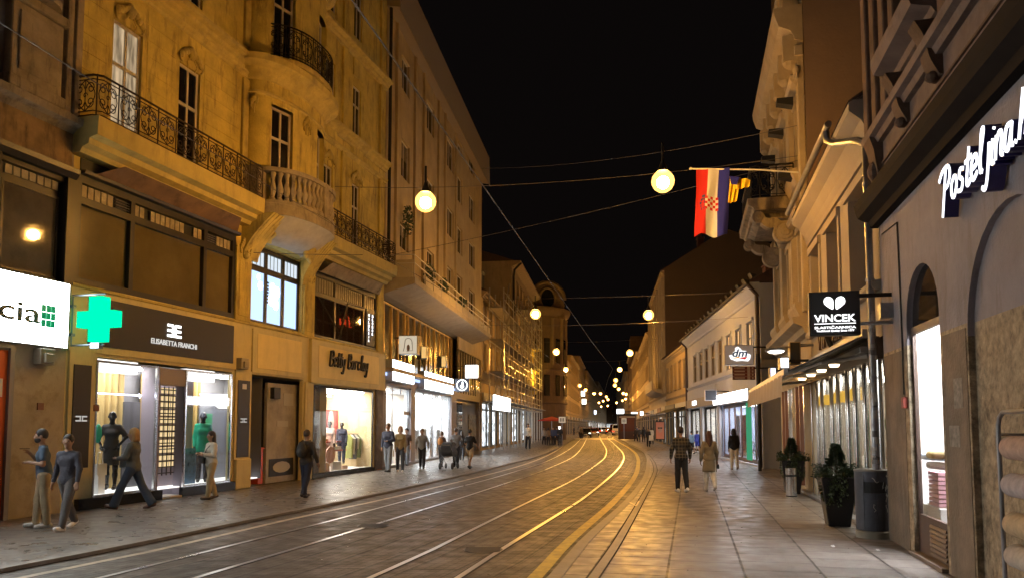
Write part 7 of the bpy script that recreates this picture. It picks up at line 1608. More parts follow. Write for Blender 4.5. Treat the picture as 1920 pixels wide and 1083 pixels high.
def person(label, px, pf, ph, yaw, fem=False, legs=((12, 5), (-12, 12)), arms=(REL, RER), skin=(.32, .19, .12), hair=(.03, .02, .015), hairlen=0, top=('t', (.1, .1, .1)), sleeves=1.0, bottom=('trousers', (.05, .05, .06)), shoe=(.03, .03, .03), lean=.0, group=None, vox=.016, coat=None, name='person', headyaw=0, beard=False, bare=None, cat='person', gloss=None, place=None, H=None):
    p = place if place is not None else gnd(px, pf, .05)
    if H is None:
        r = ray(px, ph); tt = p.y/r.y; H = EYE+r.z*tt-.05
    F = Frame((p.x, p.y, p.z), math.radians(yaw)); t = thing(name, label, cat, F, 0, 0, 0, group=group)
    J, k = skel(H, fem, legs, arms, lean); t.scale = (k, k, k)
    hx = J['head']; ms = lambda nm, c, r=.75, **q: mat(nm+'_%d_%d_%d' % tuple(int(x*99) for x in c), c, r, **q)
    m_skin = gloss or ms('skin', skin, .55)
    thin = .9 if fem else 1.0
    torso = [('c', J['sl']*.72+J['chest']*.28+V3(0, 0, .0), J['sr']*.72+J['chest']*.28, .062, .062), ('c', J['chest']+V3(-.07, 0, 0), J['chest']+V3(.07, 0, 0), .105*thin, .105*thin), ('c', J['chest']+V3(-.05, 0, -.02), J['waist']+V3(-.04, 0, 0), .098*thin, .088*thin), ('c', J['chest']+V3(.05, 0, -.02), J['waist']+V3(.04, 0, 0), .098*thin, .088*thin), ('c', J['waist'], J['hip']+V3(0, -.01, 0), .1*thin, .105), ('c', J['hl']+V3(.02, -.01, .03), J['hr']+V3(-.02, -.01, .03), .1, .1)]
    for nm in 'lr': torso += [('c', J['neck']+V3(0, -.01, -.035), J['s'+nm]*.92+J['chest']*.08+V3(0, 0, -.012), .058, .05)]
    if fem: torso += [('c', J['chest']+V3(-.07, .075, -.02), J['chest']+V3(.07, .075, -.02), .05, .05)]
    armp = []; 
    for nm in 'lr': armp += [('c', J['s'+nm], J['e'+nm], .046*thin, .037*thin), ('c', J['e'+nm], J['w'+nm], .037*thin, .026)]
    legp = []
    for nm in 'lr': legp += [('c', J['h'+nm], J['k'+nm], .088, .056), ('c', J['k'+nm], J['k'+nm]*.6+J['a'+nm]*.4+V3(0, -.012, 0), .055, .054), ('c', J['k'+nm]*.6+J['a'+nm]*.4+V3(0, -.012, 0), J['a'+nm], .053, .036)]
    cy, sy = math.cos(math.radians(headyaw)), math.sin(math.radians(headyaw)); R = lambda x, y, z: hx+V3(x*cy-y*sy, x*sy+y*cy, z)
    headp = [('e', hx+V3(0, -.01, .02), V3(.078, .096, .105)), ('c', R(0, .03, -.055), R(0, .045, -.085), .052, .038), ('c', R(-.025, .065, -.015), R(.025, .065, -.015), .028, .028), ('c', J['neck']+V3(0, 0, -.03), hx+V3(0, -.01, -.06), .052, .05)]
    nose = [('c', R(0, .09, .01), R(0, .112, -.024), .009, .014), ('e', R(-.079, 0, -.005), V3(.014, .024, .034)), ('e', R(.079, 0, -.005), V3(.014, .024, .034))]
    prims = torso+armp+legp+headp
    fn0 = field(prims, .035); fn1 = field(nose, .01)
    fn = lambda P: np.minimum(fn0(P), fn1(P)) if True else 0
    lo, hi = bounds(prims); ex = []
    for nm, s in (('l', -1), ('r', 1)):
        hpz = hand(J, nm, s); l2, h2 = bounds(hpz, .02); ex.append(surf(field(hpz, .006), l2, h2, .0065 if vox < .02 else .009))
        ft = J['a'+nm]; a = J['ft'+nm]; d = V3(0, math.cos(a*.6), math.sin(a*.6)); J['toe'+nm] = ft+d*.16+V3(0, 0, -.045); J['heel'+nm] = ft-d*.045+V3(0, 0, -.045)
    sculpt('body', fn, lo, hi, vox, m_skin, t, ex)
    if gloss is None:
        for s in (-1, 1):
            mb = MB(F); c = R(s*.031, .09, .012); mb.ell((c[0], c[1], c[2]), (.012, .008, .007), 8, 5); e = mb.build('eye', ms('eye', (.02, .015, .012), .3), None); e.parent = t; e.location = (0, 0, 0); e.rotation_euler = (0, 0, 0)
            e.data.transform(Matrix.Translation((c[0], c[1], c[2]-.007)))
        mb = MB(F); c = R(0, .088, -.052); mb.ell((c[0], c[1], c[2]), (.022, .01, .006), 8, 5); e = mb.build('mouth', ms('lips', (.25, .08, .07), .5), None); e.parent = t; e.location = (0, 0, 0); e.rotation_euler = (0, 0, 0); e.data.transform(Matrix.Translation((c[0], c[1], c[2]-.006)))
    # hair
    if hair:
        hm = ms('hair', hair, .6, n=.3, ns=60, bump=.4, bs=120); hp_ = [('e', hx+V3(0, -.018, .032), V3(.088, .104, .11))]
        face = [('e', R(0, .12, -.03), V3(.075, .085, .1))]
        if hairlen > 0: hp_ += [('c', hx+V3(-.045, -.05, 0), hx+V3(-.06, -.06, -hairlen), .055, .045), ('c', hx+V3(.045, -.05, 0), hx+V3(.06, -.06, -hairlen), .055, .045), ('c', hx+V3(0, -.07, 0), hx+V3(0, -.095, -hairlen), .06, .05)]
        f1, f2 = field(hp_, .02), field(face, .01); cutz = hx[2]-(.02 if hairlen == 0 else 9)
        lo2, hi2 = bounds(hp_)
        sculpt('hair', lambda P: np.maximum(np.maximum(f1(P), -f2(P)), cutz-P[..., 2]-.35*np.clip(-(P[..., 1]-hx[1]), 0, .1)), lo2, hi2, min(vox, .014), hm, t)
        if beard:
            bp_ = [('c', R(-.03, .05, -.075), R(.03, .05, -.075), .045, .045), ('e', R(0, .03, -.06), V3(.072, .06, .045))]; f3 = field(bp_, .02); l3, h3 = bounds(bp_); m0 = hx[2]-.035
            sculpt('beard', lambda P: np.maximum(f3(P), P[..., 2]-m0), l3, h3, .012, hm, t)
    # trousers, shorts or skirt
    kind, bc = bottom; bm_ = ms('cloth', bc, .85, n=.2, ns=9, bump=.5, bs=35)
    if kind in ('trousers', 'flared', 'shorts'):
        pz = [('c', J['waist']+V3(0, 0, -.05), J['hip'], .112, .118), ('c', J['hl']+V3(.02, -.01, .03), J['hr']+V3(-.02, -.01, .03), .113, .113)]
        for nm in 'lr':
            if kind == 'shorts': pz += [('c', J['h'+nm], J['h'+nm]*.2+J['k'+nm]*.8, .1, .088)]
            else:
                w_ = (.07, .09) if kind == 'flared' else (.066, .056); pz += [('c', J['h'+nm], J['k'+nm], .102, .074), ('c', J['k'+nm], J['a'+nm]+V3(0, 0, .0), w_[0]+.006, w_[1]+.004), ('c', J['k'+nm], J['k'+nm]*.5+J['a'+nm]*.5+V3(0, -.014, 0), .068, .064)]
        f4 = field(pz, .03); l4, h4 = bounds(pz); tz = J['waist'][2]+.02
        lows = [(J['a'+nm], (J['k'+nm]-J['a'+nm])/np.linalg.norm(J['k'+nm]-J['a'+nm])) for nm in 'lr']
        def fb(P):
            D = np.maximum(f4(P), P[..., 2]-tz)
            if kind != 'shorts':
                for a_, d_ in lows:
                    near = np.linalg.norm(P-a_, axis=-1) < .16; D = np.where(near, np.maximum(D, -(((P-a_)@d_)+.035)), D)
            return D
        sculpt(kind if kind != 'flared' else 'trousers', fb, l4, h4, vox, bm_, t)
    if kind == 'skirt' or coat:
        cc = coat[1] if coat else bc; zb = coat[0] if coat else .55; zt = J['waist'][2]+(.0 if coat else .02); fl = .175 if coat else .15; n = 26; mb = MB(F); rings = []
        for i in range(9):
            g = i/8; z = zt+(zb-zt)*g; R0 = .125+(fl-.125)*g**.6; rings.append([(1.18*R0*(1+.05*g*math.sin(5*a+1))*math.cos(a), R0*(1+.06*g*math.sin(4*a))*.9*math.sin(a)-.005, z) for a in [2*math.pi*q/n for q in range(n)]])
        vs = [v for r_ in rings for v in r_]; fs = [(i*n+q, i*n+(q+1) % n, (i+1)*n+(q+1) % n, (i+1)*n+q) for i in range(8) for q in range(n)]+[tuple(range(n))[::-1], tuple(8*n+q for q in range(n))]
        me = bpy.data.meshes.new('coat_skirt'); me.from_pydata(vs, [], fs); me.polygons.foreach_set('use_smooth', [True]*len(fs)); me.materials.append(ms('cloth', cc, .85, n=.15, ns=9, bump=.4, bs=30)); o = bpy.data.objects.new('coat_skirt' if coat else 'skirt', me); C.objects.link(o); o.parent = t
    # top
    if top:
        tk, tc = top; e = .01 if tk == 't' else .018; tp = [(q[0], q[1], q[2], q[3]+e, q[4]+e) if q[0] == 'c' else q for q in torso]
        tp += [('c', J['waist'], J['hip']+V3(0, -.005, .0), .118+e*.5, .125+e*.5), ('c', J['hl']+V3(.03, -.01, .04), J['hr']+V3(-.03, -.01, .04), .108+e*.6, .108+e*.6)]
        for nm in 'lr':
            if sleeves >= 1: tp += [('c', J['s'+nm], J['e'+nm], .048+e, .041+e), ('c', J['e'+nm], J['e'+nm]*.08+J['w'+nm]*.92, .041+e, .031+e*.7)]
            else: tp += [('c', J['s'+nm], J['s'+nm]*(1-sleeves*1.5)+J['e'+nm]*sleeves*1.5, .052+e, .05+e)]
        f5 = field(tp, .03); l5, h5 = bounds(tp); hem = J['hip'][2]-(.09 if tk != 'crop' else -.02); nk = J['neck'][2]+.005
        m_top = MATS.get(tc) if isinstance(tc, str) else ms('cloth', tc, .85, n=.2, ns=8, bump=.55, bs=32)
        def ftp(P): 
            D = f5(P); core = np.linalg.norm(P[..., :2], axis=-1) < .24
            D = np.where((np.abs(P[..., 0]) < .2), np.maximum(D, hem-P[..., 2]), D)
            return np.maximum(D, np.where(np.linalg.norm(P[..., :2]-J['neck'][:2], axis=-1) < .075, P[..., 2]-nk, -1))
        sculpt('jacket' if tk == 'jacket' else 'shirt', ftp, l5, h5, vox, m_top, t)
    for nm in 'lr':
        if not shoe: break
        a, b = J['heel'+nm], J['toe'+nm]; up = J['a'+nm]; sp = [('c', a, b, .04, .034), ('c', a+V3(0, 0, .01), up+V3(0, .01, .01), .042, .04), ('c', a*.4+b*.6, b, .042, .036)]
        f6 = field(sp, .02); l6, h6 = bounds(sp); zmin = min(a[2], b[2])-.036
        sculpt('shoe', lambda P: np.maximum(f6(P), zmin-P[..., 2]), l6, h6, .013, ms('shoe', shoe, .5), t)
    J['k'] = k; J['F'] = F; J['t'] = t; return J
def at_person(J, v):
    """local body coordinates -> frame coordinates"""
    return (v[0]*J['k'], v[1]*J['k'], v[2]*J['k'])
def bag(J, c, sz, col, name, label, cat, strap=None, smooth=False):
    mb = MB(J['F']); x, y, z = at_person(J, c); a, b, h = sz; 
    mb.add([(x+sx*a*(1-.15*(sz_ > 0)), y+sy*b*(1-.15*(sz_ > 0)), z+sz_*h) for sz_ in (-1, 1) for sx, sy in ((-1, -1), (1, -1), (1, 1), (-1, 1))], [(0,3,2,1),(4,5,6,7),(0,1,5,4),(1,2,6,5),(2,3,7,6),(3,0,4,7)])
    if strap: mb.tube([at_person(J, p) for p in strap], .012, 6)
    return tag(mb.build(name, mat('bag_%d_%d_%d' % tuple(int(q*99) for q in col), col, .6), bevel=min(a, b, h)*.3), label, cat)
def backpack(J, col, label):
    c = J['chest']; mb = MB(J['F']); s = J['k']; mb.ell((0, (c[1]-.2)*s, (c[2]-.05)*s), (.15*s, .1*s, .22*s), 12, 8); mb.ell((0, (c[1]-.27)*s, (c[2]-.12)*s), (.11*s, .06*s, .12*s), 10, 6)
    for q in (-1, 1): mb.tube([(q*.1*s, (c[1]-.12)*s, (c[2]+.16)*s), (q*.11*s, c[1]*s, (c[2]+.2)*s), (q*.12*s, (c[1]+.13)*s, (c[2]+.05)*s), (q*.13*s, (c[1]-.1)*s, (c[2]-.15)*s)], .018*s, 6)
    return tag(mb.build('backpack', mat('pack_%d_%d_%d' % tuple(int(q*99) for q in col), col, .75, n=.2, ns=20), smooth=True), label, 'backpack')
# pedestrians near on the left pavement
HOLD_L = ((-.2, .25, -1), (.35, .9, .12)); HOLD_R = ((.25, .2, -1), (-.5, .85, .25))
j = person('bearded man in blue tee and beige trousers looking at his phone', 78, 988, 805, 125, arms=(((-.22, .05, -1), (.55, .6, .12)), ((.2, .15, -1), (-.35, .6, .7))), legs=((-4, 2), (8, 4)), hair=(.02, .015, .012), beard=True, top=('t', (.075, .12, .18)), sleeves=.4, bottom=('trousers', (.38, .31, .2)), shoe=(.55, .53, .5), vox=.014, lean=.4)
p = j['wr']+j['fr']*.12; mb = MB(j['F']); x, y, z = at_person(j, p+V3(0, .01, .02)); mb.box(x-.04, x+.04, y-.06, y+.09, z-.005, z+.005); tag(mb.build('phone', m_black, bevel=.002), 'dark smartphone held up by the man in the blue tee', 'phone')
person('man in dark navy shirt and grey trousers with white sneakers striding', 124, 992, 811, 175, arms=(((-.25, .1, -1), (-.1, .35, -1)), ((.25, -.1, -1), (.1, .25, -1))), legs=((20, 4), (-18, 14)), hair=(.03, .022, .018), top=('t', (.05, .052, .07)), bottom=('trousers', (.10, .095, .095)), shoe=(.7, .68, .66), vox=.014, lean=.2, headyaw=20)
j = person('blonde woman in grey top and flared jeans striding along with a bag', 247, 953, 797, 92, fem=True, arms=(((-.25, .3, -1), (.5, .8, -.1)), ((.2, .2, -1), (-.3, .9, -.05))), legs=((26, 6), (-22, 10)), hair=(.36, .2, .07), hairlen=.12, top=('jacket', (.10, .105, .1)), bottom=('flared', (.045, .065, .1)), shoe=(.12, .05, .03), vox=.014)
bag(j, (.24, .22, 1.0), (.1, .15, .15), (.13, .17, .2), 'shoulder_bag', 'blue grey slouchy bag carried by the striding blonde woman', 'bag', strap=[(.2, .2, 1.12), (.17, .1, 1.42), (.1, 0, 1.47)])
j = person('dark haired woman in white cardigan and beige trousers by the display window', 394, 935, 808, 140, fem=True, arms=(((-.2, .15, -1), (.4, .85, .1)), ((.2, .15, -1), (-.4, .85, .2))), legs=((10, 4), (-8, 10)), hair=(.025, .015, .012), hairlen=.3, top=('jacket', (.62, .58, .5)), bottom=('trousers', (.42, .33, .2)), shoe=(.05, .03, .02), vox=.014)
bag(j, (.1, .19, 1.0), (.1, .04, .07), (.015, .013, .012), 'crossbody_bag', 'small black crossbody bag on the woman in the white cardigan', 'bag', strap=[(.1, .17, 1.1), (-.02, .14, 1.3), (-.1, .03, 1.46)])
j = person('man in dark jacket and jeans walking off before the passage', 573, 932, 806, -20, arms=(((-.3, .3, -1), (.3, .9, .3)), ((.25, .1, -1), (.1, .5, -1))), legs=((8, 4), (-12, 12)), hair=(.05, .03, .02), top=('jacket', (.05, .04, .03)), bottom=('trousers', (.02, .025, .05)), shoe=(.03, .02, .015), vox=.015)
backpack(j, (.03, .028, .025), 'dark backpack worn by the man walking off before the passage')
# group before the bright shops
person('tall man in dark navy sweater and light jeans by the first bright shop', 727, 884, 793, 165, arms=(((-.3, .3, -1), (.5, .75, -.1)), RER), legs=((8, 3), (-8, 6)), hair=(.05, .035, .03), top=('jacket', (.02, .024, .045)), bottom=('trousers', (.2, .23, .27)), vox=.018)
j = person('woman in olive tan top and dark jeans next to the navy sweater man', 750, 884, 799, 190, fem=True, legs=((6, 3), (-9, 8)), hair=(.2, .1, .04), hairlen=.06, top=('t', (.28, .22, .11)), bottom=('trousers', (.05, .06, .08)), shoe=(.5, .48, .45), vox=.018)
bag(j, (.26, .05, .72), (.03, .08, .12), (.3, .25, .16), 'shopping_bag', 'pale patterned shopping bag held by the olive topped woman', 'bag', strap=[(.25, .05, .8), (.24, .06, .9)])
person('young man in dark patterned shirt half hidden behind the olive topped woman', 762, 872, 802, 170, hair=(.03, .02, .015), top=('t', (.09, .06, .05)), bottom=('trousers', (.2, .22, .25)), sleeves=.5, vox=.02)
person('man in grey vest walking alone before the brightest shop', 791, 878, 803, 180, arms=(((-.4, -.2, -1), (0, .2, -1)), ((.4, -.2, -1), (0, .2, -1))), legs=((14, 4), (-12, 10)), hair=(.05, .045, .04), top=('jacket', (.2, .2, .19)), bottom=('trousers', (.02, .02, .025)), vox=.018)
j = person('woman in dark clothes seen from behind pushing a pram', 828, 874, 808, -15, fem=True, arms=(((-.1, .5, -1), (0, .9, -.3)), ((.1, .5, -1), (0, .9, -.3))), legs=((12, 4), (-14, 10)), hair=(.12, .07, .04), hairlen=.02, top=('t', (.1, .08, .08)), bottom=('trousers', (.03, .03, .035)), vox=.018)
backpack(j, (.38, .17, .05), 'tan orange backpack worn by the woman pushing the pram')
person('man in grey shirt and black trousers next to the pram', 855, 875, 802, -5, arms=(((-.45, .2, -1), (.1, .8, -.4)), ((.3, .2, -1), (0, .7, -.5))), legs=((10, 4), (-12, 8)), hair=(.08, .06, .05), top=('t', (.22, .22, .24)), bottom=('trousers', (.012, .012, .015)), vox=.018)
person('woman in black mostly hidden beyond the grey shirted man', 866, 862, 808, 0, fem=True, hair=(.03, .02, .02), hairlen=.15, top=('t', (.02, .02, .022)), bottom=('trousers', (.02, .02, .03)), vox=.022)
person('man in black tee and beige shorts walking away along the kerb side', 881, 878, 803, -20, arms=(((-.35, .25, -1), (0, .7, -.3)), ((.3, .3, -1), (0, .6, -.4))), legs=((20, 6), (-14, 22)), hair=(.02, .015, .012), top=('t', (.015, .015, .018)), sleeves=.55, bottom=('shorts', (.45, .36, .24)), shoe=(.04, .04, .04), vox=.018)
# pram
pc = gnd(842, 878, .05); Fq = Frame((pc.x, pc.y, .05), math.radians(-15)); t = thing('pram', 'black pram being pushed between the bright shop and the kerb', 'pram', Fq)
mb = MB(Fq); mb.prism([(-.35, .55), (.35, .5), (.42, .72), (.1, .95), (-.3, .92), (-.42, .7)], -.24, .24); mb.build('body', m_blackm, t, bevel=.03)
mb = MB(Fq); mb.prism([(-.05+.36*math.cos(a), .82+.3*math.sin(a)) for a in [i*math.pi/8 for i in range(2, 9)]]+[(-.05, .8)], -.24, .24); mb.build('hood', m_blackm, t, bevel=.02)
mb = MB(Fq)
for x in (-.25, .25): mb.tube([(x, -.35, .14), (x, .2, .6), (x, -.35, .75), (x, -.6, 1.0)], .014, 6); mb.tube([(x, .35, .12), (x, -.1, .55)], .014, 6)
mb.tube([(-.25, -.6, 1.0), (.25, -.6, 1.0)], .02, 6); mb.build('frame', m_chrome, t)
def wheelm(mb, u, d, z, r, w_=.03, ax='u', n=16):
    P = [(d+r*math.cos(k*2*math.pi/n), z+r*math.sin(k*2*math.pi/n)) for k in range(n)]; mb.prism(P, u-w_/2, u+w_/2)
for x in (-.27, .27):
    for y, r in ((-.35, .14), (.36, .11)): mb = MB(Fq); wheelm(mb, x, y, r, r); mb.build('wheel', m_blackm, t)
# couple and others on the right pavement
MATS['plaid'] = m_pl = mat('plaid_base', (.03, .028, .025), .9)
nt_ = m_pl.node_tree; L_ = nt_.links.new; co = nt_.nodes.new('ShaderNodeTexCoord'); 
bt = nt_.nodes.new('ShaderNodeTexBrick'); bt.offset = 0; bt.inputs['Scale'].default_value = 1; bt.inputs['Brick Width'].default_value = .085; bt.inputs['Row Height'].default_value = .085; bt.inputs['Mortar Size'].default_value = .005; bt.inputs['Color1'].default_value = (.035, .03, .026, 1); bt.inputs['Color2'].default_value = (.02, .018, .017, 1); bt.inputs['Mortar'].default_value = (.17, .15, .11, 1)
sx_ = nt_.nodes.new('ShaderNodeSeparateXYZ'); cx2 = nt_.nodes.new('ShaderNodeCombineXYZ'); L_(co.outputs['Object'], sx_.inputs[0]); L_(sx_.outputs[0], cx2.inputs[0]); L_(sx_.outputs[2], cx2.inputs[1]); L_(cx2.outputs[0], bt.inputs[0]); L_(bt.outputs[0], nt_.nodes['Principled BSDF'].inputs['Base Color'])
person('man in dark plaid overshirt walking away beside the long haired woman', 1278, 921, 800, 2, arms=(((-.32, .0, -1), (-.05, .3, -1)), ((.3, .0, -1), (.05, .25, -1))), legs=((4, 2), (-10, 12)), hair=(.03, .018, .012), top=('jacket', 'plaid'), bottom=('trousers', (.012, .012, .014)), shoe=(.75, .73, .7), vox=.014, headyaw=-35)
j = person('long haired woman in beige coat and white trousers walking away', 1331, 921, 808, -3, fem=True, arms=(((-.3, .0, -1), (-.05, .2, -1)), ((.28, .05, -1), (.08, .35, -1))), legs=((5, 2), (-10, 26)), hair=(.07, .03, .018), hairlen=.3, top=('jacket', (.2, .165, .11)), bottom=('trousers', (.6, .57, .52)), shoe=(.4, .36, .33), coat=(.58, (.2, .165, .11)), vox=.014)
bag(j, (.27, .12, .73), (.03, .06, .06), (.02, .02, .02), 'small_handbag', 'small black handbag in the right hand of the coated woman', 'bag')
person('woman in black jacket and white trousers walking alone on the blue lit pavement', 1377, 880, 803, -8, fem=True, legs=((4, 2), (-12, 14)), hair=(.012, .01, .01), hairlen=.12, top=('jacket', (.012, .012, .014)), bottom=('trousers', (.65, .6, .5)), shoe=(.3, .22, .18), vox=.016)
person('child in pale blue hooded top behind the plaid shirted man', 1297, 850, 807, 20, fem=True, hair=(.03, .02, .015), top=('jacket', (.2, .32, .5)), bottom=('shorts', (.02, .02, .03)), shoe=(.1, .1, .1), vox=.02)
person('child in bright blue jacket and shorts before the lit shop', 1308, 848, 806, -10, hair=(.03, .02, .02), top=('jacket', (.05, .08, .5)), bottom=('shorts', (.04, .06, .4)), shoe=(.05, .05, .05), vox=.02)
j = person('woman in black with a big white carrier bag', 1216, 837, 802, 170, fem=True, hair=(.02, .015, .01), hairlen=.2, top=('jacket', (.02, .02, .022)), bottom=('trousers', (.02, .02, .022)), vox=.024)
bag(j, (-.25, .12, .85), (.2, .06, .22), (.65, .62, .6), 'carrier_bag', 'big white carrier bag held by the woman in black', 'bag')
person('person in white top just beyond the carrier bag woman', 1222, 832, 800, 0, fem=True, hair=(.05, .03, .02), hairlen=.1, top=('t', (.6, .55, .5)), bottom=('trousers', (.03, .03, .03)), vox=.026)
for i, (px, pf, ph, c, fem, lab) in enumerate(((1207, 828, 799, (.02, .02, .02), True, 'distant person in black left of the carrier bag woman'), (1198, 828, 800, (.03, .03, .04), False, 'distant person in dark jacket beside the kiosk'), (1192, 826, 801, (.04, .03, .03), False, 'distant dark figure nearest the kiosk side'),
        (1020, 833, 800, (.35, .33, .32), True, 'person in pale top at the left end of the group under the red parasol'), (1028, 834, 801, (.22, .15, .1), True, 'person in brown coat in the group under the red parasol'), (1037, 834, 799, (.05, .07, .16), False, 'person in blue jacket in the group under the red parasol'), (1044, 833, 799, (.04, .06, .14), False, 'person in navy jacket nearest the cyclist'),
        (990, 841, 793, (.6, .6, .58), True, 'person in white jacket walking under the scaffolding'), (1086, 813, 797, (.02, .02, .03), False, 'tiny dark figure on the kerb left of the black car'), (1076, 815, 799, (.03, .02, .02), True, 'tiny dark figure farther left of the black car'))):
    person(lab, px, pf, ph, (0, 175, 20, 190)[i % 4], fem=fem, hair=(.03, .02, .015), hairlen=.1 if fem else 0, top=('jacket', c), bottom=('trousers', (.02, .02, .03)), vox=.028)
# shop mannequins
m_mq = mat('mannequin_black', (.01, .01, .012), .15)
def mannequin(lab, F, px, pf, ph, d, yaw, fem=True, **k):
    u, z = F.q(px, pf, d); p = F.W(u, d, 0); r = ray(px, ph); t_ = math.hypot(p.x, p.y)/math.hypot(r.x, r.y); H = min(max(EYE+r.z*t_-max(z, .3), 1.4), 2.1); return person(lab, 0, 0, 0, yaw, fem=fem, name='mannequin', cat='mannequin', gloss=m_mq, place=Vector((p.x, p.y, max(z, .31))), H=H, hair=None, vox=.016, **k)
mannequin('black mannequin in dark satin top and pencil skirt in the first boutique window', FL, 206, 917, 771, -.42, 200, arms=(((-.6, .0, -.9), (.6, .35, -.8)), ((.5, 0, -1), (-.3, .5, -.7))), legs=((4, 2), (-8, 6)), top=('t', (.035, .035, .04)), sleeves=.5, bottom=('skirt', (.03, .028, .028)), shoe=(.02, .02, .02))
mannequin('black mannequin in emerald green blazer in the second boutique window', FL, 378, 903, 773, -.45, 200, arms=(REL, RER), legs=((3, 2), (-3, 2)), top=('jacket', (.0, .22, .13)), sleeves=1, bottom=('trousers', (.02, .02, .02)), shoe=(.02, .02, .02), coat=(.75, (.0, .22, .13)))
for i, (px, pf, ph, c, b_, lab) in enumerate(((598, 880, 790, (.6, .55, .52), (.35, .2, .15), 'mannequin in pale knitwear nearest the left edge of the fashion window'), (617, 875, 788, (.55, .4, .35), (.4, .3, .25), 'mannequin in rose knitwear before the red poster'), (640, 868, 790, (.03, .035, .06), (.02, .025, .05), 'mannequin in navy jacket and dark trousers centre of the fashion window'))):
    mannequin(lab, FL, px, pf, ph, -.9, 190, top=('jacket', c), bottom=('trousers', b_), shoe=(.1, .08, .08))
# ================================================================== street furniture on the right pavement
g = gnd(1637, 1006, .05); Fb = Frame((g.x, g.y, .05), FR.a, 1)
bn = thing('litter_bin', 'blue grey oval litter bin scratched with graffiti beside the stickered downpipe', 'litter bin', Fb)
m_bin = mat('bin_blue', (.06, .066, .088), .5, n=.4, ns=5, stain=.3, scol=(.12, .12, .14))
def ring(mb, r0, r1, z0, z1, a0, a1, n=10, th=.02, ey=1.0):
    P = [];
    for i in range(n+1):
        a = a0+(a1-a0)*i/n; P.append((math.cos(a), math.sin(a)*ey))
    for i in range(n):
        (a, b), (c, d) = P[i], P[i+1]
        mb.add([(a*r0, b*r0, z0), (c*r0, d*r0, z0), (c*(r0-th), d*(r0-th), z0), (a*(r0-th), b*(r0-th), z0), (a*r1, b*r1, z1), (c*r1, d*r1, z1), (c*(r1-th), d*(r1-th), z1), (a*(r1-th), b*(r1-th), z1)], [(0,3,2,1),(4,5,6,7),(0,1,5,4),(1,2,6,5),(2,3,7,6),(3,0,4,7)])
BR = .245
mb = MB(Fb); mb.lathe([(BR*1.06, 0), (BR*1.06, .1), (BR*.98, .115)], n=28); mb.build('concrete_base', mat('concrete', (.3, .27, .22), .8, n=.2), bn, smooth=True)
for k in range(8):
    a = k*math.pi/4+.1; mb = MB(Fb)
    if k in (3, 4): ring(mb, BR, BR*1.01, .13, .72, a+.015, a+math.pi/4-.015); ring(mb, BR*1.01, BR*1.03, .9, 1.06, a+.015, a+math.pi/4-.015)
    else: ring(mb, BR, BR*1.03, .13, 1.06, a+.015, a+math.pi/4-.015)
    mb.build('panel', m_bin, bn)
mb = MB(Fb); mb.lathe([(BR*.9, .12), (BR*.92, 1.04)], n=24); mb.build('liner', m_blackm, bn)
mb = MB(Fb); mb.lathe([(BR*1.06, 1.06), (BR*1.07, 1.085), (BR*.8, 1.1), (.001, 1.1)], n=28); mb.build('lid', mat('bin_lid', (.16, .15, .14), .5, n=.3), bn, smooth=True)
mb = MB(Fb); rn = random.Random(2)
for k in range(14):
    a = rn.uniform(math.pi*.95, math.pi*1.55); z = rn.uniform(.45, .95); pts = []
    for j in range(5): a += rn.uniform(-.12, .14); z += rn.uniform(-.06, .05); pts.append(((BR*1.035)*math.cos(a), (BR*1.035)*math.sin(a), z))
    mb.tube(pts, .004, 4)
mb.build('graffiti', m_tagw, bn)
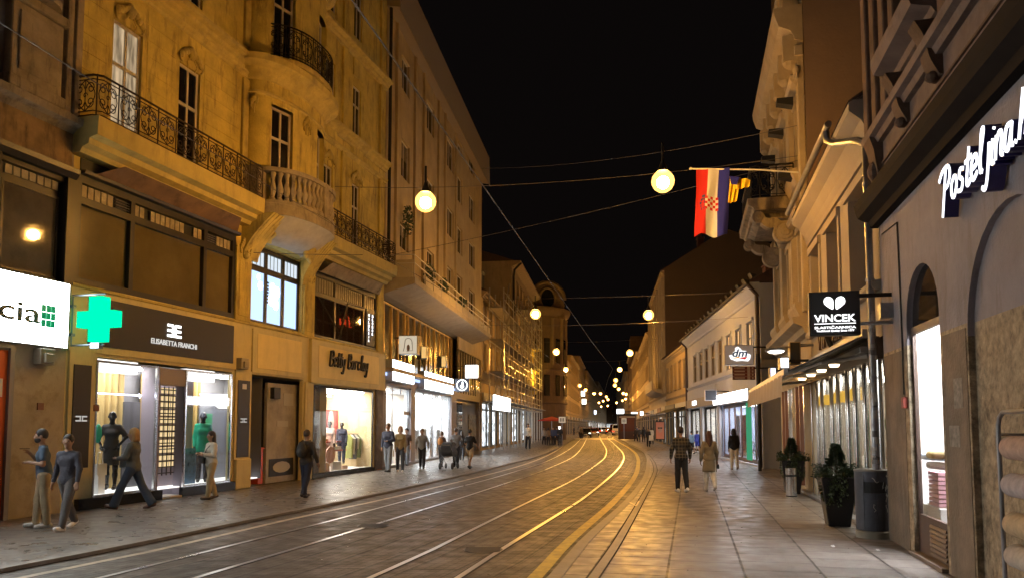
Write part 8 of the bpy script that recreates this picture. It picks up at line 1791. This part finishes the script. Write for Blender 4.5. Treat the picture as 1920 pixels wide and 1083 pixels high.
def planter(px, pf, px0, px1, ptop, label, seed, plab):
    g = gnd(px, pf, .05); F = Frame((g.x, g.y, .05), FR.a, 1); w_ = (px1-px0)/FPX*g.y/2; r = ray(px, ptop); ht = EYE+r.z*g.y/r.y-.05
    t = thing('planter', label, 'planter', F); mb = MB(F); q = w_*.78
    mb.add([(-q*.78, -q*.78, 0), (q*.78, -q*.78, 0), (q*.78, q*.78, 0), (-q*.78, q*.78, 0), (-w_, -w_, ht), (w_, -w_, ht), (w_, w_, ht), (-w_, w_, ht)], [(0,3,2,1),(0,1,5,4),(1,2,6,5),(2,3,7,6),(3,0,4,7),(4,5,6,7)]); mb.build('pot', mat('planter_black', (.012, .012, .014), .45), t, bevel=.012)
    mb = MB(F); mb.box(-w_*.85, w_*.85, -w_*.85, w_*.85, ht-.03, ht+.004); mb.build('soil', mat('soil', (.03, .02, .015), .9), t)
    rn = random.Random(seed); sh = thing('potted_conifer', plab, 'shrub', F, 0, 0, ht)
    mb = MB(F); mb.tube([(0, 0, ht-.02), (.02, 0, ht+.4), (0, .01, ht+.55)], .02, 6, .006)
    for k in range(10): a = k*2.4; z = ht+.06+.045*k; mb.tube([(0, 0, z), ((.22-.018*k)*math.cos(a), (.22-.018*k)*math.sin(a), z+.08)], .007, 4)
    mb.build('trunk', mat('bark', (.06, .04, .025), .9), sh)
    mb = MB(F)
    for k in range(3600):
        z = rn.random()**1.6; R = (w_*(.42 if z > .3 else 1.1))*(1-z)**.6*(.3+.85*rn.random())+.02; a = rn.uniform(0, 6.283); R *= 1+.3*math.sin(a*3+z*9)+.15*math.sin(a*7+z*23); p = Vector((R*math.cos(a), R*math.sin(a), ht+.02+z*.56+.05*math.sin(a*5)*(z < .3))); d = Vector((math.cos(a)+rn.uniform(-.4, .4), math.sin(a)+rn.uniform(-.4, .4), rn.uniform(-.1, .9))).normalized(); b = d.orthogonal().normalized()*.006; l = rn.uniform(.03, .065); b = b*1.7
        mb.add([p-b, p+d*l*.5+b*1.4, p+d*l, p+d*l*.5-b*1.4], [(0, 1, 2, 3)])
    mb.build('foliage', mat('conifer_green', (.035, .06, .025), .7, n=.6, ns=14), sh)
    iv = thing('trailing_ivy', plab.replace('dark cone shaped conifer', 'trailing ivy spilling over the rim').replace('conifer', 'ivy'), 'plant', F, -w_, 0, ht)
    mb = MB(F)
    for k in range(60):
        a = rn.uniform(math.pi*.6, math.pi*1.75); x0, y0 = w_*.9*math.cos(a)*1.15, w_*.9*math.sin(a)*1.15; L_ = rn.uniform(.1, .62); 
        for j in range(int(L_*60)):
            s_ = j/60; p = Vector((x0*(1.0+.08*math.sin(j))+rn.uniform(-.035, .035), y0+rn.uniform(-.035, .035), ht+.07-s_+rn.uniform(-.02, .02))); n_ = Vector((rn.uniform(-1, 1), rn.uniform(-1, 1), rn.uniform(-.4, 1))).normalized(); b = n_.orthogonal().normalized(); c = n_.cross(b); l = rn.uniform(.016, .032)
            mb.add([p-b*l, p+c*l*.8, p+b*l, p-c*l*.8], [(0, 1, 2, 3)])
    mb.build('leaves', mat('ivy_green', (.06, .085, .03), .55, n=.6, ns=16), iv)
    return F
planter(1571, 984, 1540, 1602, 893, 'large black tapered planter nearest the litter bin', 1, 'dark cone shaped conifer in the larger planter by the litter bin')
planter(1486, 924, 1466, 1506, 862, 'smaller black planter with yellowish shrub beside the steel ashtray', 2, 'dark cone shaped conifer in the smaller planter by the steel ashtray')
g = gnd(1484, 930, .05); Fa_ = Frame((g.x, g.y, .05), FR.a, 1); t = thing('ash_bin', 'polished steel cylinder ashtray bin standing before the smaller planter', 'ashtray', Fa_)
mb = MB(Fa_); mb.lathe([(.13, 0), (.13, .5), (.1, .5), (.1, .56), (.13, .56), (.13, .72), (.11, .73), (.001, .73)], n=20); mb.build('cylinder', m_chrome, t, smooth=True); mb = MB(Fa_); mb.lathe([(.135, 0), (.135, .03)], n=20); mb.lathe([(.105, .49), (.105, .57)], n=16); mb.build('band', m_blackm, t)
# rack of fabric rolls
u0, _ = FR.q(1871, 900, .35); Fk = FR
rk = thing('display_rack', 'black and grey metal rack of fabric rolls standing against the rough stone wall', 'rack', FR, 4.2, .3, .05)
ra, zt_ = FR.q(1872, 772, .32); zt_ = FR.q(1872, 772, .32)[1]; rb = ra-1.6
mb = MB(FR)
for u in (ra, rb): mb.tube([(u, .1, .06), (u, .1, zt_+.05)], .016, 6)
for z in (zt_, zt_-.05, .5, .15): mb.tube([(ra, .1, z), (rb, .1, z)], .012, 6)
for k in range(9): u = ra-.1-.18*k; mb.tube([(u, .09, .12), (u, .09, zt_+(.12 if k % 3 else .02))], .008, 4)
for k in range(3): u = ra-.08-.45*k; mb.tube([(u, .1, zt_), (u, .1, zt_+.13), (u-.22, .1, zt_+.13), (u-.22, .1, zt_)], .01, 5)
mb.build('lattice', m_iron, rk)
mb = MB(FR); f0 = ra-.04; mb.tube([(f0, .34, .08), (f0, .34, zt_-.12), (f0-.03, .34, zt_-.05), (f0-.12, .34, zt_), (rb, .34, zt_)], .02, 8); mb.tube([(f0, .1, zt_-.2), (f0, .34, zt_-.2)], .014, 6); mb.build('front_hoop', m_zinc, rk)
for k, (y, c1, lab) in enumerate(((838, (.55, .38, .3), 'top roll on the rack, pinkish tan with a lattice pattern'), (906, (.5, .44, .44), 'second roll on the rack, pale grey with red blotches'), (977, (.6, .45, .28), 'third roll on the rack, plain golden tan'), (1034, (.6, .52, .44), 'lowest roll on the rack, cream with a visible core'))):
    z = FR.q(1884, y, .28)[1]; t = thing('fabric_roll', lab, 'fabric roll', FR, ra-.8, .26, z-.1, group='fabric rolls on the display rack'); R_ = .105
    mb = MB(FR); mb.prism([(.26+R_*math.cos(a*math.pi/10), z+R_*math.sin(a*math.pi/10)) for a in range(20)], rb+.05, ra-.09)
    m_ = mat('roll_cloth_%d' % k, c1, .9, n=.25, ns=12, stain=.8 if k < 2 else .1, scol=((.6, .2, .15) if k == 1 else (.35, .2, .14))); mb.build('cloth', m_, t, smooth=True)
    mb = MB(FR); mb.tube([(ra-.095, .26, z), (ra-.02, .26, z)], .02, 8); mb.build('core', m_iron, t)
# bicycles
def bicycle(label, F, u, d, ang, col, tilt=.08, group='bicycles parked by the drugstore'):
    p = F.W(u, d, 0); B = Frame((p.x, p.y, .05), F.a+ang, 1); t = thing('bicycle', label, 'bicycle', B, group=group); m_f = mat('bike_%d' % int(col[0]*99+col[2]*50), col, .35)
    def circ(cx, r, n=20): return [(cx+r*math.cos(2*math.pi*k/n), 0, .34+r*math.sin(2*math.pi*k/n)) for k in range(n+1)]
    for cx in (-.52, .52):
        mb = MB(B); mb.tube(circ(cx, .32), .018, 6); w_ = mb.build('wheel', m_blackm, t); mb = MB(B)
        for k in range(9): a = k*math.pi/9; mb.tube([(cx+.3*math.cos(a), 0, .34+.3*math.sin(a)), (cx-.3*math.cos(a), 0, .34-.3*math.sin(a))], .003, 3)
        mb.build('spokes', m_zinc, w_)
    mb = MB(B); bb = (-.08, 0, .3); st_ = (-.2, 0, .8); hd = (.33, 0, .82); hb = (.38, 0, .68)
    for a, b in ((bb, st_), (st_, hd), (bb, hb), (hd, hb), ((-.52, 0, .34), bb), ((-.52, 0, .34), (-.19, 0, .76)), (hb, (.52, 0, .34)), (hd, (.31, 0, .95))): mb.tube([a, b], .017, 6)
    mb.build('frame', m_f, t); mb = MB(B); mb.tube([(.31, 0, .95), (.33, .02, 1.0), (.3, .27, 1.02), (.22, .3, 1.0)], .012, 6); mb.tube([(.33, .0, 1.0), (.3, -.27, 1.02), (.22, -.3, 1.0)], .012, 6); mb.build('handlebar', m_iron, t)
    mb = MB(B); mb.tube([st_, (-.21, 0, .92)], .014, 6); mb.ell((-.24, 0, .94), (.14, .07, .035), 10, 6); mb.build('saddle', m_blackm, t)
    mb = MB(B); mb.tube([(-.08, .08, .3), (.02, .09, .18)], .01, 5); mb.box(-.02, .07, .09, .16, .16, .18); mb.tube([(-.08, -.08, .3), (-.18, -.09, .42)], .01, 5); mb.build('pedal_crank', m_iron, t)
    for o in t.children: pass
    t.rotation_euler = (tilt, 0, B.a); return B
g = gnd(1416, 866, .05); q = (g-G2.o); uu, dd = q.dot(G2.x), q.dot(G2.y)
bicycle('green framed bicycle, nearest the green panel of the drugstore', G2, uu, dd, .75, (.02, .16, .09)); bicycle('dark bicycle leaning between the green bicycle and the brown pipe', G2, uu-1.0, dd-.1, .95, (.02, .02, .025), -.1); bicycle('dark red bicycle closest to the brown downpipe', G2, uu-1.7, dd-.2, 1.05, (.2, .03, .03), .06)
g = gnd(1436, 868, .05); Fbo = Frame((g.x, g.y, .05), 0, 1); t = thing('post_bin', 'slim dark waste bin on a post next to the parked bicycles', 'litter bin', Fbo); mb = MB(Fbo); mb.lathe([(.05, 0), (.05, .5)], n=8); mb.build('post', m_iron, t); mb = MB(Fbo); mb.lathe([(.16, .5), (.2, .55), (.2, 1.2), (.16, 1.3), (.001, 1.34)], n=14); mb.build('drum', m_blackm, t, smooth=True)
# cyclist in the middle distance
g = gnd(1050, 836, .05); Bc = bicycle('bicycle standing under the man in dark clothes by the kerb', Frame((g.x, g.y, 0), 0, 1), 0, 0, 1.35, (.03, .03, .035), 0, None)
person('man in dark clothes with headlamp standing over his bicycle by the kerb', 1050, 834, 798, 178, hair=(.02, .02, .02), top=('jacket', (.015, .02, .022)), bottom=('trousers', (.02, .02, .025)), vox=.026, arms=(((-.2, .4, -1), (.1, .8, -.4)), ((.2, .4, -1), (-.1, .8, -.4))))
p = atY(1049, 801, gnd(1050, 834).y-.3); Fh_ = Frame((p.x, p.y, 0)); t = thing('headlamp', 'bright white headlamp worn by the man with the bicycle', 'lamp', Fh_, 0, 0, p.z-.1); mb = MB(Fh_); mb.ell((0, 0, p.z), (.1, .05, .1), 10, 8); mb.build('lens', glow('headlamp_white', (.95, .97, 1), 12), t); mb = MB(Fh_); mb.lathe([(.11, 0), (.11, .04)], (0, .03), 10, p.z-.02); mb.build('housing', m_blackm, t)
# red parasol over the group
g = gnd(1036, 833, .05); Fq2 = Frame((g.x, g.y+1.2, .05)); t = thing('red_parasol', 'red parasol over the group of people on the left pavement', 'parasol', Fq2); r = ray(1036, 793); zt2 = EYE+r.z*g.y/r.y
mb = MB(Fq2); mb.lathe([(1.35, 2.25), (1.33, 2.32), (.7, 2.5), (.02, 2.68)], n=10); mb.build('canopy', mat('parasol_red', (.5, .03, .02), .8), t); mb = MB(Fq2); mb.tube([(0, 0, 0), (0, 0, 2.65)], .03, 6); mb.build('pole', m_zinc, t); mb = MB(Fq2); mb.lathe([(.3, 0), (.3, .08), (.05, .1)], n=12); mb.build('base', m_iron, t)
# traffic sign by the parasol, poster pillar and kiosk on the right
def postsign(label, px, py, Y, hw, hh, m_, txt=None, hgt=None):
    p = atY(px, py, Y); F = Frame((p.x, p.y, 0)); t = thing('street_sign', label, 'sign', F, 0, 0, .05); mb = MB(F); mb.tube([(0, .06, .05), (0, .06, p.z+hh)], .035, 8); mb.build('post', m_zinc, t)
    mb = MB(F); mb.box(-hw, hw, -.02, .02, p.z-hh, p.z+hh); b_ = mb.build('board', m_, t, bevel=.015); mb = MB(F)
    for k in range(3): mb.box(-hw*.6+hw*.45*k, -hw*.6+hw*.45*k+hw*.22, -.03, -.021, p.z-hh*.6, p.z+hh*.6)
    mb.build('marking', m_blackm, b_); return t
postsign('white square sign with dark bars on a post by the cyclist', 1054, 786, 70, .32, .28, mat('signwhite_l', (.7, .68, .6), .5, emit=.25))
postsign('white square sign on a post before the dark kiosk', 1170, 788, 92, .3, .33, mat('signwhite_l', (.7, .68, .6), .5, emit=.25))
p = gnd(1178, 824, .05); F = Frame((p.x, p.y+1, .05), -.1); t = thing('street_kiosk', 'dark maroon newspaper kiosk standing at the right pavement edge', 'kiosk', F)
mb = MB(F); mb.box(-1.1, 1.1, -.9, .9, .1, 3.1); mb.build('cabin', mat('maroon', (.05, .02, .018), .5), t, bevel=.04); mb = MB(F); mb.box(-1.25, 1.25, -1.05, 1.05, 3.1, 3.3); mb.build('roof', m_blackm, t, bevel=.04); mb = MB(F); mb.box(-.85, .85, -.93, -.91, 1.1, 2.7); mb.build('window', mat('kiosk_poster', (.12, .04, .03), .2), t); mb = MB(F); mb.box(-1.0, 1.0, -.95, -.905, 2.8, 3.0); mb.build('signboard', mat('ks', (.35, .3, .28), .5), t)
# lit hanging signs far on
def farsign(px, py, Y, w_, h_, col, s, label):
    p = atY(px, py, Y); F = Frame((p.x, p.y, 0)); t = thing('hanging_sign', label, 'sign', F, 0, 0, p.z-h_/2); mb = MB(F); mb.box(-w_/2, w_/2, -.1, .1, p.z-h_/2, p.z+h_/2); mb.build('housing', mS, t, bevel=.03); mb = MB(F); mb.box(-w_*.46, w_*.46, -.115, -.101, p.z-h_*.44, p.z+h_*.44); mb.build('face', glow('farsign_%d' % int(px), col, s), t); mb = MB(F); mb.tube([(w_/2, 0, p.z), (w_/2+.8, 0, p.z)], .04, 5); mb.build('arm', m_iron, t)
for a in ((1163, 771, 100, 1.05, .8, (.9, .97, 1), 4, 'bright white square sign hanging on the right row past the kiosk'), (1189, 774, 100, .9, .35, (1, .98, .95), 4, 'oblong white sign on the right row between square and round ones'), (1203, 774, 88, .42, .55, (1, .97, .9), 3, 'small rounded white sign on the right row nearest the firewall house'), (1093, 737, 128, .7, 1.0, (1, .95, .8), 4, 'upper glowing panel on the gilded left far house'), (1095, 752, 128, .8, 1.0, (1, .93, .75), 4, 'lower glowing panel on the gilded left far house'), (1116, 772, 150, .5, .9, (.7, .8, 1), 3, 'bluish lamp sign on the left row beyond the lit panels'), (1241, 780, 74, .5, .35, (.9, .95, 1), 3, 'little cool white sign over the dark awning corner')): farsign(*a)
# cars
def car(label, px, pf, Y, ang, col, rear=False, H=1.45, Lc=4.2, W_=1.75, lights=3.0, kind='car', van=False):
    g = atY(px, pf, Y); F = Frame((g.x, Y, 0.005), ang); t = thing('parked_car' if False else kind, label, 'car' if not van else 'van', F); m_c = mat('car_%d_%d' % (int(col[0]*99), int(col[2]*99)), col, .25, spec=.6); h = W_/2
    prof = [(0, .35), (0, .62), (.12, .78), (1.0, .92), (1.55, H*.97), (2.1, H), (3.0, H*.98), (3.75, 1.0), (Lc-.03, .9), (Lc, .35)] if not van else [(0, .35), (.0, .9), (.35, 1.15), (.9, H*.96), (1.3, H), (Lc, H), (Lc, .35)]
    lo_ = [(a, b) for a, b in prof]
    def xs(b): return h*(1-.18*max(0, (b-.9)/(H-.9)))
    vs = [(-xs(b), a, b) for a, b in lo_]+[(xs(b), a, b) for a, b in lo_]; n = len(lo_); mb = MB(F); mb.add(vs, [tuple(range(n)), tuple(range(2*n-1, n-1, -1))]+[(i, (i+1) % n, n+(i+1) % n, n+i) for i in range(n)]); mb.build('body', m_c, t, bevel=.04)
    mb = MB(F); zb_, zt3 = (.95, H*.94) if not van else (1.2, H*.93); ya, yb = ((1.02, 1.5) if not van else (.42, .85))
    mb.add([(-h*.85, ya-.03, zb_), (h*.85, ya-.03, zb_), (h*.74, yb-.03, zt3), (-h*.74, yb-.03, zt3)], [(0, 1, 2, 3)]); mb.build('windscreen', m_pane, t)
    mb = MB(F)
    for s in (-1, 1): mb.add([(s*(h*.965), 1.3, 1.0), (s*(h*.965), 3.4, 1.0), (s*(h*.84), 3.0, H*.93), (s*(h*.84), 1.7, H*.93)], [(0, 1, 2, 3)])
    mb.build('side_glass', m_pane, t)
    for s in (-1, 1):
        mb = MB(F); mb.box(s*h*.72-.16, s*h*.72+.16, -.02, .06, .62, .76); mb.build('headlight' if not rear else 'tail_light', glow('hl_%d' % int(lights*10), (1, .96, .85), lights) if not rear else glow('tail_red', (1, .05, .02), 3), t, bevel=.02)
        for y in (.8, Lc-.85): mb = MB(F); wheelm(mb, s*(h-.1), y, .32, .32, .2); w_ = mb.build('wheel', m_blackm, t); mb = MB(F); wheelm(mb, s*(h-.0), y, .32, .2, .02); mb.build('rim', m_zinc, w_)
    mb = MB(F); mb.box(-.26, .26, -.03, -.005, .42, .53); mb.build('number_plate', m_wpaint, t)
    mb = MB(F); mb.box(-h*.9, h*.9, -.04, .02, .3, .44) if False else mb.box(-.5, .5, -.025, .0, .56, .68); mb.build('grille', m_blackm, t)
Yc = 100
car('black car with dipped lights coming up the left lane', 1098, 819, gnd(1098, 819).y, -.12, (.012, .012, .014), lights=3)
car('dark red car directly behind the black car', 1114, 817, gnd(1114, 817).y*1.04, -.12, (.09, .015, .012), lights=3)
car('dark car with red tail lights further up behind the pair', 1120, 811, 165, -.12, (.02, .018, .018), rear=True)
car('white car farther off in the middle of the street', 1133, 808.5, 185, -.12, (.6, .58, .55), lights=8)
car('maroon car on the tracks in front of the white car', 1143, 811, 160, -.12, (.12, .02, .015), rear=True)
car('white van with red lights beside the right kerb far off', 1157, 812, 150, -.12, (.6, .55, .52), rear=True, H=2.1, Lc=5, W_=1.95, van=True, kind='van')
car('red delivery van standing beyond the kiosk', 1150, 809, 200, -.12, (.45, .05, .03), lights=6, H=2.2, Lc=5, W_=1.95, van=True, kind='van')
# more people in the far street, too small to show parts
rn = random.Random(44); spots = []
for i in range(26):
    left = i % 2; Y = rn.uniform(100, 220); f = (Y-98)/(232-98); xl = PL2.x+(PL3.x-PL2.x)*f; xr = PR2.x+(PR3.x-PR2.x)*(Y-93)/(235-93); x = xl+rn.uniform(.8, 2.0) if left else xr-rn.uniform(.8, 2.6); spots.append((x, Y))
places = ['outermost', 'beside a lit window', 'mid pavement', 'near the kerb', 'by a doorway', 'under a globe lamp', 'before a dark shop', 'next to a bright sign', 'close to the parked van', 'walking alone', 'against the wall', 'passing a shop corner', 'by the last lamps']
proto = {}
for i, (x, Y) in enumerate(spots):
    k = i % 4
    if k not in proto:
        person('x', 0, 0, 0, (0, 178, 10, 170)[k], fem=k % 2 == 1, hair=(.02, .015, .01), hairlen=.1 if k % 2 else 0, top=('jacket', ((.02, .02, .025), (.12, .1, .09), (.05, .06, .1), (.3, .28, .25))[k]), bottom=('trousers', (.02, .02, .03)), vox=.032, place=Vector((x, Y, .05)), H=1.7+.02*k)
        o = bpy.data.objects[list(ORG.keys())[-1]]; proto[k] = o
    else: o = copy_tree(proto[k]); o.location = (x, Y, .05)
    o['label'] = 'far tiny %s pedestrian on the %s pavement, %s, %s' % (('dark', 'brownish', 'bluish', 'pale')[k], 'left' if i % 2 else 'right', places[i // 2], 'walking off' if k % 2 == 0 else 'walking closer'); o['category'] = 'person'; o['group'] = 'far pedestrians down the street'
# chimneys and aerials on the roofs
for (F, u, d, z, hh, lab) in ((F2, 8, -2.5, 12.3, 1.2, 'brick chimney on the low amber roof behind scaffolding'), (G2, 9, -4.5, 10.8, 1.3, 'brick chimney on the white house ridge, nearer one'), (G2, 19, -4.7, 11, 1.2, 'brick chimney on the white house ridge, farther one'), (G3, 6, -4, 18.6, 1.5, 'chimney stack on the gabled firewall house')):
    mb = MB(F); mb.box(u-.4, u+.4, d-.3, d+.3, z-.8, z+hh); mb.box(u-.47, u+.47, d-.37, d+.37, z+hh, z+hh+.12); mb.lathe([(.1, 0), (.1, .35)], (u-.18, d), 8, z+hh+.12); mb.lathe([(.1, 0), (.1, .35)], (u+.18, d), 8, z+hh+.12); tag(mb.build('chimney', mat('brick_red', (.16, .07, .045), .9, n=.4, ns=8)), lab, 'chimney')

# wheeled bins by the dark end of the grey building
for i, px in enumerate((897, 909)):
    g = gnd(px, 838, .05); F = Frame((g.x, g.y, .05), FY.a); t = thing('wheeled_bin', ('dark wheeled refuse bin nearer the bright shops, lid raised by rubbish' if i == 0 else 'dark wheeled refuse bin nearer the scaffolding'), 'refuse bin', F)
    mb = MB(F); mb.add([(-.45, -.35, .12), (.45, -.35, .12), (.45, .35, .12), (-.45, .35, .12), (-.6, -.48, 1.15), (.6, -.48, 1.15), (.6, .48, 1.15), (-.6, .48, 1.15)], [(0,3,2,1),(4,5,6,7),(0,1,5,4),(1,2,6,5),(2,3,7,6),(3,0,4,7)]); mb.build('tub', m_blackm, t, bevel=.02)
    mb = MB(F); mb.prism([(-.5, 1.16), (.5, 1.16), (.5, 1.24), (0, 1.36+.15*(1-i)), (-.5, 1.26)], -.62, .62); mb.build('lid', mat('bin_lid', (.16, .15, .14), .5), t)
    for x in (-.4, .4): mb = MB(F); wheelm(mb, x, -.3, .1, .1, .05); mb.build('wheel', m_dark, t)
# fittings on the near right wall
mb = MB(FR); mb.tube([(9.8, .012, 4.9), (8.9, .012, 4.85), (8.86, .012, 3.2), (8.86, .012, 2.3)], .012, 5); tag(mb.build('wall_cable', m_iron), 'thin dark cable running down the grey plaster to the tiny red box', 'cable')
mb = MB(FR); mb.box(6.45, 6.75, .009, .012, 2.05, 2.4); mb.box(6.6, 6.95, .009, .013, 1.6, 1.85); tag(mb.build('torn_notice', mat('torn_paper', (.3, .27, .23), .85, n=.5, ns=14)), 'torn paper remnants pasted on the stone pier between the two arches', 'notice')
# small things on the ground: gum, leaves, drain cover, manhole
mb = MB(); rn = random.Random(77)
for k in range(70):
    px = rn.uniform(1150, 1650); py = rn.uniform(880, 1080)
    if k % 9 == 0: px = rn.uniform(150, 560); py = rn.uniform(960, 1010)
    g = gnd(px, py, .05); r_ = rn.uniform(.006, .018); n = 7; P = [(g.x+r_*rn.uniform(.6, 1.3)*math.cos(a), g.y+r_*rn.uniform(.6, 1.3)*math.sin(a)) for a in [2*math.pi*q/n for q in range(n)]]; mb.slab(P, .0505, .0535)
tag(mb.build('litter_specks', mat('gum_grey', (.06, .055, .05), .8)), 'scattered chewing gum spots and crumbs on the pavements', 'litter', kind='stuff')
for (px, py, z, lab) in ((700, 985, 0, 'round iron manhole cover in the road between the left rails'), (905, 1030, 0, 'round iron manhole cover in the road near the right rails')):
    g = gnd(px, py, z); mb = MB(); mb.lathe([(.3, .004), (.3, .009), (.001, .009)], (g.x, g.y), 22); [mb.box(g.x-.26, g.x+.26, g.y-.2+.08*q, g.y-.17+.08*q, .009, .013) for q in range(6)]; tag(mb.build('manhole_cover', mat('cast_iron', (.06, .055, .05), .4, .5)), lab, 'manhole cover')
g = gnd(1560, 1024, .05)
for q, (dx, dy) in enumerate(((0, 0), (.5, -.35))): mb = MB(); mb.prism([(g.y+dy, .052), (g.y+dy+.07, .052), (g.y+dy+.05, .066)], g.x+dx, g.x+dx+.05); tag(mb.build('cigarette_pack', m_wpaint), ('crumpled white paper scrap before the litter bin' if q == 0 else 'second white paper scrap closest to the linen shop door'), 'litter')
# chalky tick mark beside the inner kerb
a, b, c = gnd(1180, 941, .05), gnd(1193, 948, .05), gnd(1198, 939, .05); mb = MB()
for p, q in ((a, b), (b, c)): d = (q-p).normalized(); n_ = Vector((-d.y, d.x, 0))*.02; mb.quad((p.x-n_.x, p.y-n_.y, .06), (p.x+n_.x, p.y+n_.y, .06), (q.x+n_.x, q.y+n_.y, .06), (q.x-n_.x, q.y-n_.y, .06))
tag(mb.build('paint_mark', m_white), kind='structure')
